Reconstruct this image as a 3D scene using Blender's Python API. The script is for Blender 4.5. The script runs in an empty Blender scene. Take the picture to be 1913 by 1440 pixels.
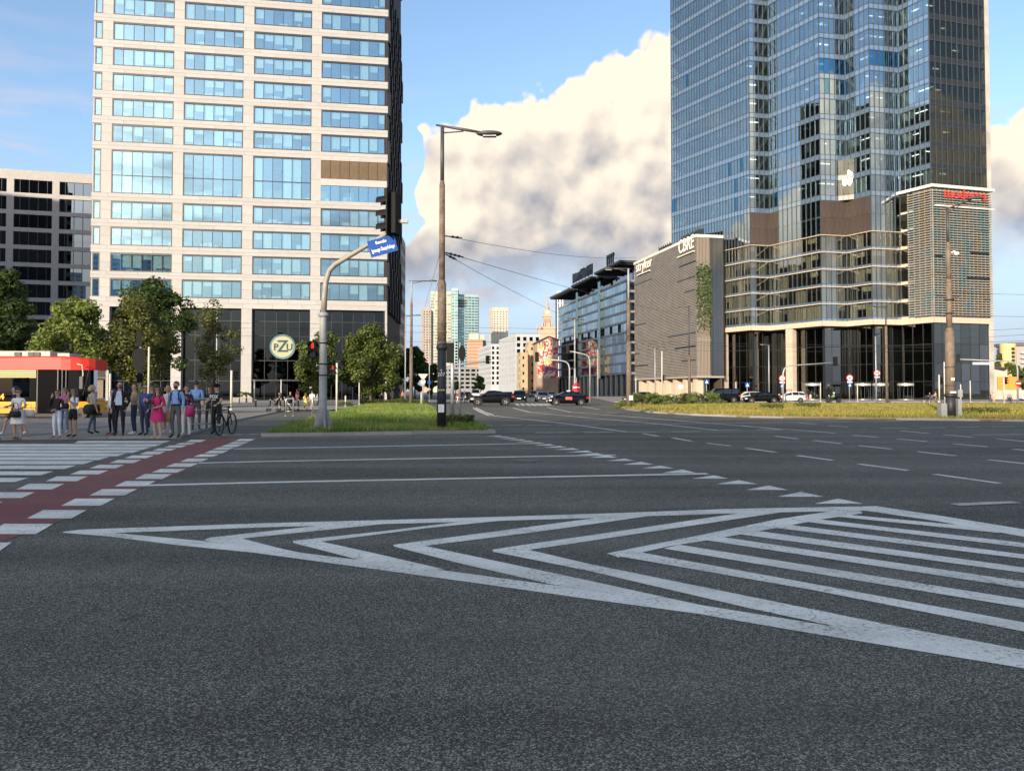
import bpy, bmesh, math, random
import numpy as np
from mathutils import Vector, Matrix
random.seed(7); NP = np.random.RandomState(11)
RAD = math.radians
sc = bpy.context.scene
COL = sc.collection
# ------------------------------------------------------------------ camera
F, W, H = 1400.0, 1913.0, 1440.0          # focal length in photo pixels
CX, HOR, CH, PITCH = 956.5, 731.0, 1.5, RAD(1.5)
PY = HOR - F * math.tan(PITCH)
cam_d = bpy.data.cameras.new('camera'); cam = bpy.data.objects.new('camera', cam_d); COL.objects.link(cam)
cam_d.sensor_fit = 'HORIZONTAL'; cam_d.sensor_width = 36.0; cam_d.lens = 36.0 * F / W
cam_d.shift_y = (PY - H / 2) / W
cam_d.clip_start = 0.1; cam_d.clip_end = 9000
cam.location = (0, 0, CH); cam.rotation_euler = (math.pi / 2 + PITCH, 0, 0)
sc.camera = cam
sc.render.engine = 'CYCLES'
cy = sc.cycles
cy.use_denoising = True; cy.max_bounces = 7; cy.diffuse_bounces = 3; cy.glossy_bounces = 4
cy.transparent_max_bounces = 14; cy.transmission_bounces = 4; cy.caustics_reflective = False; cy.caustics_refractive = False
cy.sample_clamp_indirect = 6.0
vs = sc.view_settings
sc.display_settings.display_device = 'sRGB'
vs.view_transform = 'Standard'; vs.look = 'None'; vs.gamma = 1.0; vs.use_curve_mapping = False
vs.exposure = 1.8
# ------------------------------------------------------------------ sun + sky
SUN_EL, SUN_AZ = RAD(14.5), math.atan2(-0.461, -0.887)   # low evening sun behind the camera, a little to its left
SD = Vector((math.sin(SUN_AZ) * math.cos(SUN_EL), math.cos(SUN_AZ) * math.cos(SUN_EL), math.sin(SUN_EL)))
sun_d = bpy.data.lights.new('sun', 'SUN'); sun = bpy.data.objects.new('sun', sun_d); COL.objects.link(sun)
sun_d.energy = 2.1; sun_d.angle = RAD(0.55); sun_d.color = (1.0, 0.85, 0.66)
sun.rotation_euler = (-SD).to_track_quat('-Z', 'Y').to_euler()
sun.location = (-40, -60, 120)

wd = bpy.data.worlds.new('World'); sc.world = wd; wd.use_nodes = True
wd.cycles.sampling_method = 'MANUAL'; wd.cycles.sample_map_resolution = 512
wt = wd.node_tree; wt.nodes.clear()
class G:
    """tiny node-graph helper"""
    def __init__(s, t): s.t = t
    def n(s, typ, ins=(), **kw):
        nd = s.t.nodes.new(typ)
        for k, v in kw.items(): setattr(nd, k, v)
        items = ins.items() if isinstance(ins, dict) else enumerate(ins)
        for k, v in items:
            if v is None: continue
            if isinstance(v, bpy.types.NodeSocket): s.t.links.new(v, nd.inputs[k])
            else: nd.inputs[k].default_value = v
        return nd
    def m(s, op, a, b=None, c=None, clamp=False):
        return s.n('ShaderNodeMath', [a, b, c], operation=op, use_clamp=clamp).outputs[0]
    def vm(s, op, a, b=None):
        return s.n('ShaderNodeVectorMath', [a, b], operation=op).outputs[0]
    def ss(s, v, lo, hi, a=0.0, b=1.0):
        nd = s.n('ShaderNodeMapRange', {'Value': v, 'From Min': lo, 'From Max': hi, 'To Min': a, 'To Max': b}, interpolation_type='SMOOTHSTEP')
        return nd.outputs['Result']
    def mr(s, v, lo, hi, a=0.0, b=1.0):
        return s.n('ShaderNodeMapRange', {'Value': v, 'From Min': lo, 'From Max': hi, 'To Min': a, 'To Max': b}).outputs['Result']
    def noise(s, vec, scale, detail=4, rough=0.55, dist=0.0):
        return s.n('ShaderNodeTexNoise', {'Vector': vec, 'Scale': scale, 'Detail': detail, 'Roughness': rough, 'Distortion': dist}).outputs['Fac']
    def vor(s, vec, scale, feature='F1', out='Distance'):
        return s.n('ShaderNodeTexVoronoi', {'Vector': vec, 'Scale': scale}, feature=feature).outputs[out]
    def mix(s, f, a, b, blend='MIX'):
        nd = s.n('ShaderNodeMix', data_type='RGBA', blend_type=blend)
        for i, v in ((0, f), (6, a), (7, b)):
            if isinstance(v, bpy.types.NodeSocket): s.t.links.new(v, nd.inputs[i])
            else: nd.inputs[i].default_value = v if i == 0 else (tuple(v) + (1.0,))[:4]
        return nd.outputs[2]
def build_world():
    g = G(wt)
    sky = g.n('ShaderNodeTexSky', sky_type='NISHITA', sun_disc=False, sun_elevation=SUN_EL, sun_rotation=SUN_AZ,
              altitude=120.0, air_density=1.0, dust_density=1.7, ozone_density=2.0)
    bg = g.n('ShaderNodeBackground', {'Color': sky.outputs[0], 'Strength': 0.086})
    D = g.n('ShaderNodeTexCoord').outputs['Generated']
    sp = g.n('ShaderNodeSeparateXYZ', [D]); x, y, z = sp.outputs
    hl = g.m('SQRT', g.m('ADD', g.m('MULTIPLY', x, x), g.m('MULTIPLY', y, y)))
    el = g.m('DIVIDE', z, g.m('MAXIMUM', hl, 0.02))
    az = g.m('ARCTAN2', x, y)
    wob = g.noise(D, 11.0, 2, 0.6)
    az2 = g.m('ADD', az, g.m('MULTIPLY', g.m('SUBTRACT', wob, 0.5), 0.13))
    fc = g.n('ShaderNodeFloatCurve', {'Value': g.mr(az2, -math.pi, math.pi)})
    pts = [(-180, .12), (-160, .10), (-135, .22), (-110, .40), (-85, .3), (-60, .12), (-30, .03), (-11, .03), (-8.6, .09), (-8.0, .325), (-6.0, .352),
           (-3.5, .385), (0, .40), (3, .425), (5.2, .45), (7.1, .475), (10, .487), (12.3, .48), (20, .45), (28, .39), (32.4, .325), (36, .33),
           (48, .38), (62, .25), (85, .42), (110, .3), (140, .42), (165, .16), (180, .12)]
    cv = fc.mapping.curves[0]
    for i, (a, t) in enumerate(pts):
        px = (a + 180) / 360
        if i == 0: p = cv.points[0]; p.location = (0, t)
        elif i == len(pts) - 1: p = cv.points[-1]; p.location = (1, t)
        else: p = cv.points.new(px, t)
        p.handle_type = 'VECTOR'
    fc.mapping.update()
    T = fc.outputs[0]
    n1 = g.noise(D, 8.0, 5, 0.58)
    v1 = g.vor(D, 17.0, 'F1'); v2 = g.vor(g.vm('ADD', D, (0.3, 0.1, 0.7)), 38.0, 'F1'); v3 = g.vor(D, 90.0, 'F1')
    bump = g.m('ADD', g.m('MULTIPLY', g.m('SUBTRACT', n1, 0.5), 0.12),
               g.m('ADD', g.m('MULTIPLY', g.m('SUBTRACT', 0.45, v1), 0.055), g.m('ADD', g.m('MULTIPLY', g.m('SUBTRACT', 0.45, v2), 0.034), g.m('MULTIPLY', g.m('SUBTRACT', 0.45, v3), 0.016))))
    d = g.m('SUBTRACT', g.m('ADD', T, bump), el)
    a_top = g.ss(d, 0.0, 0.016)
    a_bot = g.ss(g.m('ADD', el, g.m('MULTIPLY', g.m('SUBTRACT', n1, 0.5), 0.16)), 0.085, 0.2)
    alpha = g.m('MULTIPLY', a_top, a_bot)
    # relief: cauliflower bumps lit from the upper left
    off = g.vm('ADD', D, (-0.012, -0.004, 0.017))
    n2 = g.noise(off, 8.0, 5, 0.58); w1 = g.vor(off, 17.0, 'F1'); w2 = g.vor(g.vm('ADD', off, (0.3, 0.1, 0.7)), 38.0, 'F1')
    rel = g.m('ADD', g.m('MULTIPLY', g.m('SUBTRACT', n1, n2), 2.0), g.m('ADD', g.m('MULTIPLY', g.m('SUBTRACT', w1, v1), 0.95), g.m('MULTIPLY', g.m('SUBTRACT', w2, v2), 0.35)))
    big = g.noise(g.vm('MULTIPLY', D, (1.0, 1.0, 2.2)), 4.0, 2, 0.5)
    lit = g.m('ADD', g.m('ADD', g.ss(el, 0.13, 0.31, 0.0, 0.74), g.m('MULTIPLY', g.m('SUBTRACT', 0.5, big), 1.9)), rel)
    lit = g.m('ADD', lit, g.ss(d, 0.0, 0.13, 0.42, 0.0), clamp=True)
    ccol = g.mix(lit, (0.36, 0.365, 0.42), (1.0, 0.88, 0.72))
    # thin streaks and pale haze low over the roofs
    st = g.noise(g.vm('MULTIPLY', D, (1.0, 1.0, 5.5)), 5.0, 3, 0.6)
    thin = g.m('MULTIPLY', g.ss(st, 0.50, 0.72), g.ss(el, 0.0, 0.06, 0.2, 1.0))
    thin = g.m('MULTIPLY', thin, g.ss(el, 0.24, 0.42, 0.75, 0.10))
    hz = g.ss(el, 0.0, 0.36, 0.88, 0.0)
    base = g.n('ShaderNodeBackground', {'Color': (0.43, 0.52, 0.72, 1), 'Strength': 0.32})
    m0 = g.n('ShaderNodeMixShader', [hz, bg.outputs[0], base.outputs[0]])
    bth = g.n('ShaderNodeBackground', {'Color': (0.72, 0.64, 0.68, 1), 'Strength': 0.32})
    m1 = g.n('ShaderNodeMixShader', [thin, m0.outputs[0], bth.outputs[0]])
    bcl = g.n('ShaderNodeBackground', {'Color': ccol, 'Strength': 0.325})
    m2 = g.n('ShaderNodeMixShader', [alpha, m1.outputs[0], bcl.outputs[0]])
    out = g.n('ShaderNodeOutputWorld'); wt.links.new(m2.outputs[0], out.inputs[0])
build_world()
# ------------------------------------------------------------------ projection helpers (a pixel gives a direction only)
CP, SP = math.cos(PITCH), math.sin(PITCH)
def ray(u, v):
    x, y = (u - CX) / F, (PY - v) / F
    return Vector((x, CP - SP * y, SP + CP * y))
def gp(u, v, z=0.0):
    r = ray(u, v); t = (z - CH) / r.z
    return Vector((r.x * t, r.y * t, z))
def at(u, v, Y):
    r = ray(u, v); t = Y / r.y
    return Vector((r.x * t, Y, CH + r.z * t))
def cor(u, Y):
    p = at(u, HOR, Y); return (p.x, p.y)
def zat(u, v, Y): return at(u, v, Y).z
def lin(h):
    h = h.lstrip('#'); c = [int(h[i:i + 2], 16) / 255 for i in (0, 2, 4)]
    return tuple(x / 12.92 if x <= 0.04045 else ((x + 0.055) / 1.055) ** 2.4 for x in c)
# ------------------------------------------------------------------ materials
MATS = {}
def pm(name, col, rough=0.6, var=0.12, scale=6.0, metal=0.0, bump=0.0, bscale=40.0, spec=0.5, rnd=0.0, coat=0.0):
    if name in MATS: return MATS[name]
    m = bpy.data.materials.new(name); m.use_nodes = True; t = m.node_tree; t.nodes.clear(); g = G(t)
    tc = g.n('ShaderNodeTexCoord').outputs['Object']
    nz = g.noise(tc, scale, 5, 0.6)
    dark = tuple(c * (1 - var) for c in col); light = tuple(min(1, c * (1 + var)) for c in col)
    c = g.mix(g.mr(nz, 0.3, 0.7), dark, light)
    if rnd:
        r = g.n('ShaderNodeObjectInfo').outputs['Random']
        c = g.n('ShaderNodeHueSaturation', {'Value': g.mr(r, 0, 1, 1 - rnd, 1 + rnd), 'Color': c}).outputs[0]
    b = g.n('ShaderNodeBsdfPrincipled', {'Base Color': c, 'Roughness': rough, 'Metallic': metal, 'Specular IOR Level': spec, 'Coat Weight': coat})
    if bump:
        bn = g.n('ShaderNodeBump', {'Strength': bump, 'Distance': 0.02, 'Height': g.noise(tc, bscale, 4, 0.6)})
        t.links.new(bn.outputs[0], b.inputs['Normal'])
    o = g.n('ShaderNodeOutputMaterial'); t.links.new(b.outputs[0], o.inputs[0])
    MATS[name] = m; return m
def mglass(name, refl=0.35, tint=(1, 1, 1), trans=(0.6, 0.7, 0.7), rough=0.0, rnd=0.25, wave=0.0):
    if name in MATS: return MATS[name]
    m = bpy.data.materials.new(name); m.use_nodes = True; t = m.node_tree; t.nodes.clear(); g = G(t)
    r = g.n('ShaderNodeObjectInfo').outputs['Random']
    fz = g.n('ShaderNodeLayerWeight', {'Blend': 0.35}).outputs['Fresnel']
    base = g.m('MULTIPLY', g.mr(r, 0, 1, 1 - rnd, 1 + rnd), refl)
    fac = g.m('ADD', base, g.m('MULTIPLY', fz, 0.5), clamp=True)
    gl = g.n('ShaderNodeBsdfGlossy', {'Color': tint + (1,), 'Roughness': rough})
    if wave:
        tc = g.n('ShaderNodeTexCoord').outputs['Object']
        bn = g.n('ShaderNodeBump', {'Strength': wave, 'Distance': 0.05, 'Height': g.noise(tc, 0.35, 2, 0.5)})
        t.links.new(bn.outputs[0], gl.inputs['Normal'])
    tr = g.n('ShaderNodeBsdfTransparent', {'Color': trans + (1,)})
    mx = g.n('ShaderNodeMixShader', [fac, tr.outputs[0], gl.outputs[0]])
    o = g.n('ShaderNodeOutputMaterial'); t.links.new(mx.outputs[0], o.inputs[0])
    MATS[name] = m; return m
def memit(name, col, s):
    if name in MATS: return MATS[name]
    m = bpy.data.materials.new(name); m.use_nodes = True; t = m.node_tree; t.nodes.clear(); g = G(t)
    e = g.n('ShaderNodeEmission', {'Color': col + (1,), 'Strength': s}); o = g.n('ShaderNodeOutputMaterial'); t.links.new(e.outputs[0], o.inputs[0])
    MATS[name] = m; return m
# ------------------------------------------------------------------ mesh builder
class Facet:
    def __init__(s, A, B):
        s.A = Vector((A[0], A[1])); s.B = Vector((B[0], B[1])); d = s.B - s.A
        s.L = d.length; s.t = d / s.L; s.n = Vector((s.t.y, -s.t.x)); s.rot = math.atan2(s.t.y, s.t.x)
    def p(s, a, n, z): q = s.A + s.t * a + s.n * n; return (q.x, q.y, z)
    def hit(s, u, v):
        r = ray(u, v); d = Vector((r.x, r.y)); k = s.A.dot(s.n) / d.dot(s.n)
        q = d * k - s.A
        return q.dot(s.t), CH + r.z * k
    def s(s, u, v=HOR): return s.hit(u, v)[0]
    def z(s, u, v): return s.hit(u, v)[1]
class MB:
    def __init__(s): s.v = []; s.f = []; s.m = []
    def add(s, vs, fs, m=0):
        o = len(s.v); s.v.extend(tuple(p) for p in vs); s.f.extend(tuple(i + o for i in f) for f in fs); s.m.extend([m] * len(fs)); return s
    BF = [(0, 3, 2, 1), (4, 5, 6, 7), (0, 1, 5, 4), (1, 2, 6, 5), (2, 3, 7, 6), (3, 0, 4, 7)]
    def box(s, x0, x1, y0, y1, z0, z1, m=0):
        return s.add([(x0, y0, z0), (x1, y0, z0), (x1, y1, z0), (x0, y1, z0), (x0, y0, z1), (x1, y0, z1), (x1, y1, z1), (x0, y1, z1)], MB.BF, m)
    def fb(s, fc, s0, s1, z0, z1, n0, n1, m=0):
        return s.add([fc.p(s0, n1, z0), fc.p(s1, n1, z0), fc.p(s1, n0, z0), fc.p(s0, n0, z0), fc.p(s0, n1, z1), fc.p(s1, n1, z1), fc.p(s1, n0, z1), fc.p(s0, n0, z1)], MB.BF, m)
    def prism(s, poly, z0, z1, m=0):
        n = len(poly); a = sum(poly[i][0] * poly[(i + 1) % n][1] - poly[(i + 1) % n][0] * poly[i][1] for i in range(n))
        if a < 0: poly = poly[::-1]
        vs = [(p[0], p[1], z0) for p in poly] + [(p[0], p[1], z1) for p in poly]
        fs = [tuple(range(n))[::-1], tuple(range(n, 2 * n))] + [(i, (i + 1) % n, n + (i + 1) % n, n + i) for i in range(n)]
        return s.add(vs, fs, m)
    def tube(s, pts, rad, n=8, m=0):
        pts = [Vector(p) for p in pts]; k = len(pts)
        if not hasattr(rad, '__len__'): rad = [rad] * k
        vs = []; up = None
        for i, p in enumerate(pts):
            d = (pts[min(i + 1, k - 1)] - pts[max(i - 1, 0)]).normalized()
            if up is None:
                up = Vector((0, 0, 1)) if abs(d.z) < 0.9 else Vector((0, 1, 0))
            a = d.cross(up).normalized(); b = a.cross(d).normalized(); up = b
            for j in range(n):
                w = 2 * math.pi * j / n; vs.append(p + (a * math.cos(w) + b * math.sin(w)) * rad[i])
        fs = [(i * n + j, i * n + (j + 1) % n, (i + 1) * n + (j + 1) % n, (i + 1) * n + j) for i in range(k - 1) for j in range(n)]
        fs += [tuple(range(n))[::-1], tuple(range((k - 1) * n, k * n))]
        return s.add(vs, fs, m)
    def lathe(s, prof, n=16, c=(0, 0, 0), m=0, axis='z', sx=1, sy=1):
        vs = []; k = len(prof)
        for r, z in prof:
            for j in range(n):
                w = 2 * math.pi * j / n; a, b = r * math.cos(w) * sx, r * math.sin(w) * sy
                q = (a, b, z) if axis == 'z' else ((z, a, b) if axis == 'x' else (b, z, a))
                vs.append((c[0] + q[0], c[1] + q[1], c[2] + q[2]))
        fs = [(i * n + j, i * n + (j + 1) % n, (i + 1) * n + (j + 1) % n, (i + 1) * n + j) for i in range(k - 1) for j in range(n)]
        fs += [tuple(range(n))[::-1], tuple(range((k - 1) * n, k * n))]
        return s.add(vs, fs, m)
    def ell(s, c, r, nu=12, nv=8, m=0):
        prof = [(max(1e-4, math.sin(math.pi * i / nv)), -math.cos(math.pi * i / nv)) for i in range(nv + 1)]
        o = len(s.v); s.lathe([(a, b) for a, b in prof], nu, (0, 0, 0), m)
        for i in range(o, len(s.v)):
            q = s.v[i]; s.v[i] = (c[0] + q[0] * r[0], c[1] + q[1] * r[1], c[2] + q[2] * r[2])
        return s
    def quad(s, a, b, c, d, m=0): return s.add([a, b, c, d], [(0, 1, 2, 3)], m)
    def mesh(s, name, mats, smooth=False):
        me = bpy.data.meshes.new(name); me.from_pydata(s.v, [], s.f)
        for m in (mats if isinstance(mats, (list, tuple)) else [mats]): me.materials.append(m)
        if any(s.m): me.polygons.foreach_set('material_index', s.m)
        if smooth: me.polygons.foreach_set('use_smooth', [True] * len(me.polygons))
        me.update(); return me
    def build(s, name, mats, parent=None, smooth=False, **tags):
        return link(name, s.mesh(name, mats, smooth), parent, **tags)
def link(name, data, parent=None, loc=None, rz=None, **tags):
    o = bpy.data.objects.new(name, data); COL.objects.link(o)
    if parent is not None: o.parent = parent
    if loc is not None: o.location = loc
    if rz is not None: o.rotation_euler = (0, 0, rz)
    for k, v in tags.items():
        if v: o[k] = v
    return o
def root(name, label, category, loc=(0, 0, 0), rz=0, group=None):
    return link(name, None, None, loc, rz, label=label, category=category, group=group)
def copy_tree(o, parent=None):
    c = o.copy(); COL.objects.link(c); c.parent = parent
    for ch in list(o.children): copy_tree(ch, c)
    return c
UC = {}
def ucube(mat):
    if mat.name not in UC: UC[mat.name] = MB().box(0, 1, 0, 1, 0, 1).mesh('piece_' + mat.name, mat)
    return UC[mat.name]
def piece(name, fc, s0, s1, z0, z1, n0, n1, mat, parent, tilt=0.0, base=0.0, **tags):
    p = fc.p(s0, n1, z0 - base)
    o = link(name, ucube(mat), parent, p, **tags)
    o.rotation_euler = (random.uniform(-tilt, tilt), 0, fc.rot + random.uniform(-tilt, tilt)); o.scale = (s1 - s0, n1 - n0, z1 - z0)
    return o
def pieces(name, lst, parent, limit=300, tilt=0.0, rest=None):
    """lst: (fc,s0,s1,z0,z1,n0,n1,mat). The largest in view become objects, the rest one stuff part."""
    def key(q):
        fc = q[0]; m = fc.A + fc.t * (q[1] + q[2]) / 2
        return -(q[2] - q[1]) * (q[4] - q[3]) / max(1.0, m.length_squared)
    srt = sorted(lst, key=key) if len(lst) > limit else lst
    for q in srt[:limit]: piece(name, *q[:7], q[7], parent, tilt)
    if len(srt) > limit:
        mats = []; mb = MB()
        for q in srt[limit:]:
            if q[7] not in mats: mats.append(q[7])
            mb.fb(q[0], q[1], q[2], q[3], q[4], q[5], q[6], mats.index(q[7]))
        mb.build(rest or (name + '_rows'), mats, parent, kind='stuff')
SC2 = bpy.data.scenes.new('workbench')
def baked(o):
    """evaluate a temporary object in its own small scene"""
    SC2.collection.objects.link(o); vl = SC2.view_layers[0]; vl.update(); me = bpy.data.meshes.new_from_object(o.evaluated_get(vl.depsgraph)); bpy.data.objects.remove(o); return me
def text_mesh(body, size, mat, extrude=0.02, bold=0.0):
    cu = bpy.data.curves.new('lettering', 'FONT'); cu.body = body; cu.size = size; cu.extrude = extrude; cu.offset = bold
    cu.align_x = 'CENTER'; cu.align_y = 'CENTER'; cu.resolution_u = 3
    me = baked(bpy.data.objects.new('tmp', cu)); bpy.data.curves.remove(cu)
    me.materials.clear(); me.materials.append(mat); return me
def text(name, body, size, mat, parent, loc, rot, extrude=0.02, bold=0.0, sx=1.0):
    o = link(name, text_mesh(body, size, mat, extrude, bold), parent, loc); o.rotation_euler = rot; o.scale = (sx, 1, 1); return o
def struct(name, mb, mats, smooth=False, **tags): return mb.build(name, mats, None, smooth, kind='structure', **tags)
# ------------------------------------------------------------------ ground materials
def m_asphalt():
    m = bpy.data.materials.new('asphalt'); m.use_nodes = True; t = m.node_tree; t.nodes.clear(); g = G(t)
    P = g.n('ShaderNodeTexCoord').outputs['Object']
    cell = g.n('ShaderNodeTexVoronoi', {'Vector': P, 'Scale': 125.0})
    cr = g.n('ShaderNodeSeparateColor', [cell.outputs['Color']]).outputs[0]
    fine = g.noise(P, 70.0, 3, 0.75)
    grain = g.m('ADD', g.m('MULTIPLY', g.m('POWER', cr, 4.5), 1.25), g.m('MULTIPLY', g.ss(fine, 0.4, 0.72), 0.42))
    big = g.noise(P, 0.16, 4, 0.6)
    lanes = g.noise(g.vm('MULTIPLY', P, (0.03, 0.62, 1.0)), 1.0, 2, 0.5)
    k = g.m('MULTIPLY', g.mr(big, 0.3, 0.7, 0.86, 1.16), g.mr(lanes, 0.35, 0.65, 0.74, 1.2))
    mid = g.noise(P, 3.2, 4, 0.65)
    k = g.m('MULTIPLY', k, g.mr(mid, 0.3, 0.7, 0.9, 1.1))
    c = g.mix(grain, (0.037, 0.0345, 0.028), (0.37, 0.345, 0.275))
    oil = g.ss(g.noise(P, 1.7, 3, 0.6), 0.66, 0.74, 0.0, 0.55)
    c = g.mix(oil, c, (0.045, 0.044, 0.042))
    # dust swept towards the middle of the junction
    dust = g.m('MULTIPLY', g.ss(g.noise(g.vm('MULTIPLY', P, (0.09, 0.2, 1)), 1.0, 3, 0.6), 0.45, 0.62), 0.3)
    c = g.mix(dust, c, (0.17, 0.155, 0.13))
    c = g.n('ShaderNodeHueSaturation', {'Value': k, 'Color': c}).outputs[0]
    b = g.n('ShaderNodeBsdfPrincipled', {'Base Color': c, 'Roughness': g.mr(grain, 0, 1, 0.95, 0.7), 'Specular IOR Level': 0.2})
    bn = g.n('ShaderNodeBump', {'Strength': 0.75, 'Distance': 0.006, 'Height': grain}); t.links.new(bn.outputs[0], b.inputs['Normal'])
    o = g.n('ShaderNodeOutputMaterial'); t.links.new(b.outputs[0], o.inputs[0]); MATS['asphalt'] = m; return m
def m_paint(name, col, wear=0.6):
    m = bpy.data.materials.new(name); m.use_nodes = True; t = m.node_tree; t.nodes.clear(); g = G(t)
    P = g.n('ShaderNodeTexCoord').outputs['Object']
    n1 = g.noise(P, 26.0, 5, 0.75); n2 = g.noise(P, 1.3, 3, 0.6)
    worn = g.m('MULTIPLY', g.ss(g.m('ADD', n1, g.m('MULTIPLY', n2, 0.35)), 0.70, 0.86), wear)
    dirt = g.m('MULTIPLY', g.mr(g.noise(P, 2.4, 5, 0.65), 0.3, 0.7, 0.8, 1.05), g.mr(g.noise(g.vm('MULTIPLY', P, (0.05, 0.9, 1)), 1.0, 3, 0.6), 0.35, 0.65, 0.84, 1.04))
    crk = g.n('ShaderNodeTexVoronoi', {'Vector': g.vm('ADD', P, g.vm('MULTIPLY', g.n('ShaderNodeTexNoise', {'Vector': P, 'Scale': 3.0}).outputs['Color'], (0.5, 0.5, 0))), 'Scale': 1.6}, feature='DISTANCE_TO_EDGE').outputs['Distance']
    gr = g.n('ShaderNodeSeparateColor', [g.n('ShaderNodeTexVoronoi', {'Vector': P, 'Scale': 95.0}).outputs['Color']]).outputs[0]
    worn = g.m('MAXIMUM', worn, g.m('MULTIPLY', g.ss(crk, 0.014, 0.004), g.ss(g.noise(P, 0.8, 2, 0.5), 0.52, 0.6, 0.0, 0.4)))
    c = g.mix(worn, col, (0.085, 0.082, 0.077))
    c = g.n('ShaderNodeHueSaturation', {'Value': g.m('MULTIPLY', dirt, g.mr(gr, 0, 1, 0.88, 1.06)), 'Color': c}).outputs[0]
    b = g.n('ShaderNodeBsdfPrincipled', {'Base Color': c, 'Roughness': 0.7, 'Specular IOR Level': 0.3})
    o = g.n('ShaderNodeOutputMaterial'); t.links.new(b.outputs[0], o.inputs[0]); MATS[name] = m; return m
def m_paving(name, c1, c2, sw, sh):
    m = bpy.data.materials.new(name); m.use_nodes = True; t = m.node_tree; t.nodes.clear(); g = G(t)
    P = g.n('ShaderNodeTexCoord').outputs['Object']
    br = g.n('ShaderNodeTexBrick', {'Vector': P, 'Color1': c1 + (1,), 'Color2': c2 + (1,), 'Mortar': tuple(x * 0.35 for x in c1) + (1,), 'Scale': 1.0,
                                   'Mortar Size': 0.012, 'Brick Width': sw, 'Row Height': sh})
    k = g.mr(g.noise(P, 0.7, 5, 0.65), 0.3, 0.7, 0.75, 1.15)
    c = g.n('ShaderNodeHueSaturation', {'Value': k, 'Color': br.outputs['Color']}).outputs[0]
    b = g.n('ShaderNodeBsdfPrincipled', {'Base Color': c, 'Roughness': 0.8, 'Specular IOR Level': 0.3})
    bn = g.n('ShaderNodeBump', {'Strength': 0.5, 'Distance': 0.01, 'Height': br.outputs['Fac']}, invert=True); t.links.new(bn.outputs[0], b.inputs['Normal'])
    o = g.n('ShaderNodeOutputMaterial'); t.links.new(b.outputs[0], o.inputs[0]); MATS[name] = m; return m
ASPH = m_asphalt()
WHITE = m_paint('road_paint_white', (0.88, 0.83, 0.71), 0.8)
REDP = m_paint('road_paint_red', (0.23, 0.062, 0.055), 0.8)
PAVE = m_paving('paving_slabs', (0.23, 0.205, 0.17), (0.28, 0.25, 0.205), 0.8, 0.8)
PAVE2 = m_paving('pale_paving', (0.30, 0.275, 0.24), (0.34, 0.31, 0.27), 0.5, 0.5)
KERB = pm('kerb_stone', (0.27, 0.255, 0.235), 0.85, 0.2, 9, bump=0.3, rnd=0.12)
SOIL = pm('dry_soil', (0.17, 0.12, 0.062), 0.95, 0.35, 1.2, bump=0.5)

def sheet(name, pts, z, mat, parent=None, **tags):
    mb = MB(); vs = [(p[0], p[1], z) for p in pts]; n = len(vs)
    a = sum(vs[i][0] * vs[(i + 1) % n][1] - vs[(i + 1) % n][0] * vs[i][1] for i in range(n))
    if a < 0: vs = vs[::-1]
    mb.add(vs, [tuple(range(n))]); return mb.build(name, mat, parent, **tags)
# ------------------------------------------------------------------ ground, road, pavements
ground = sheet('ground', [(4500 * math.cos(i * math.pi / 24), 4500 * math.sin(i * math.pi / 24)) for i in range(48)], -0.03, pm('far_ground', (0.12, 0.115, 0.105), 0.9, 0.3, 0.02), kind='structure')
road = sheet('road', [(-140, -45), (140, -45), (140, 104), (45, 108), (16, 330), (-12, 900), (-60, 900), (-19, 240), (-3, 110), (-140, 26)], 0.0, ASPH, kind='structure')
def pg(lst, z=0.0): return [gp(u, v, z) for u, v in lst]
# left pavement and plaza
pl = [gp(-700, 824), gp(60, 821), gp(338, 818.5), gp(430, 789), gp(530, 768), gp(640, 757), gp(690, 752.5)]
plaza_pts = [(p.x, p.y) for p in pl] + [(-5.5, 108), (-4, 128), (-160, 128), (-160, pl[0].y)]
plaza = MB().prism(plaza_pts, -0.02, 0.075).build('plaza_pavement', PAVE, None, kind='structure')
sheet('pale_paving_band', [(-85, 33.5), (-16.6, 33.5), (-15.2, 37.5), (-85, 37.5)], 0.079, PAVE2, plaza)
sheet('pale_paving_band', [(-90, 58), (-14, 58), (-12, 108), (-90, 108)], 0.079, PAVE2, plaza)
# dark joints of the tram stop edge in the pavement
for (a, b, c, d) in (((0, 819.5), (215, 795), (215, 797), (0, 822)),):
    sheet('slot_drain', [gp(*q, 0.083) for q in ((0, 819), (215, 794.6), (215, 795.6), (0, 820.4))], 0.083, pm('drain_iron', (0.03, 0.03, 0.03), 0.6), plaza)
# island with grass
isl_px = [(487, 815.3), (926, 808.8), (905, 802), (850, 788), (818, 777), (813, 766), (797, 757.5), (690, 756), (612, 776), (560, 790)]
isl = [(p.x, p.y) for p in pg(isl_px)]
island = MB().prism(isl, -0.02, 0.09).build('grass_island', SOIL, None, kind='structure')
# verge on the right
ver_px = [(1145, 757.5), (1165, 765), (1210, 771), (1290, 776), (1400, 780.2), (1600, 783.5), (1913, 787.5), (2500, 794)]
vf = pg(ver_px)
ver = [(p.x, p.y) for p in vf] + [(125, 84), (60, 84.5), (12.2, 85)]
verge = MB().prism(ver, -0.02, 0.09).build('grass_verge', SOIL, None, kind='structure')
# tram rails crossing the verge
for k in (0, 1.435, 4.4, 5.835):
    MB().tube([(18, 50 + k, 0.10), (60, 52.5 + k, 0.10), (125, 56 + k, 0.10)], 0.035, 5).build('tram_rail', pm('rail_steel', (0.18, 0.14, 0.10), 0.45, metal=0.8), verge)
# right pavement in front of the glass tower
rp = [(14, 104), (45, 102), (125, 99), (140, 135), (85, 165), (30, 215), (22, 215)]
rpave = MB().prism(rp, -0.02, 0.08).build('right_pavement', PAVE2, None, kind='structure')
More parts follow.
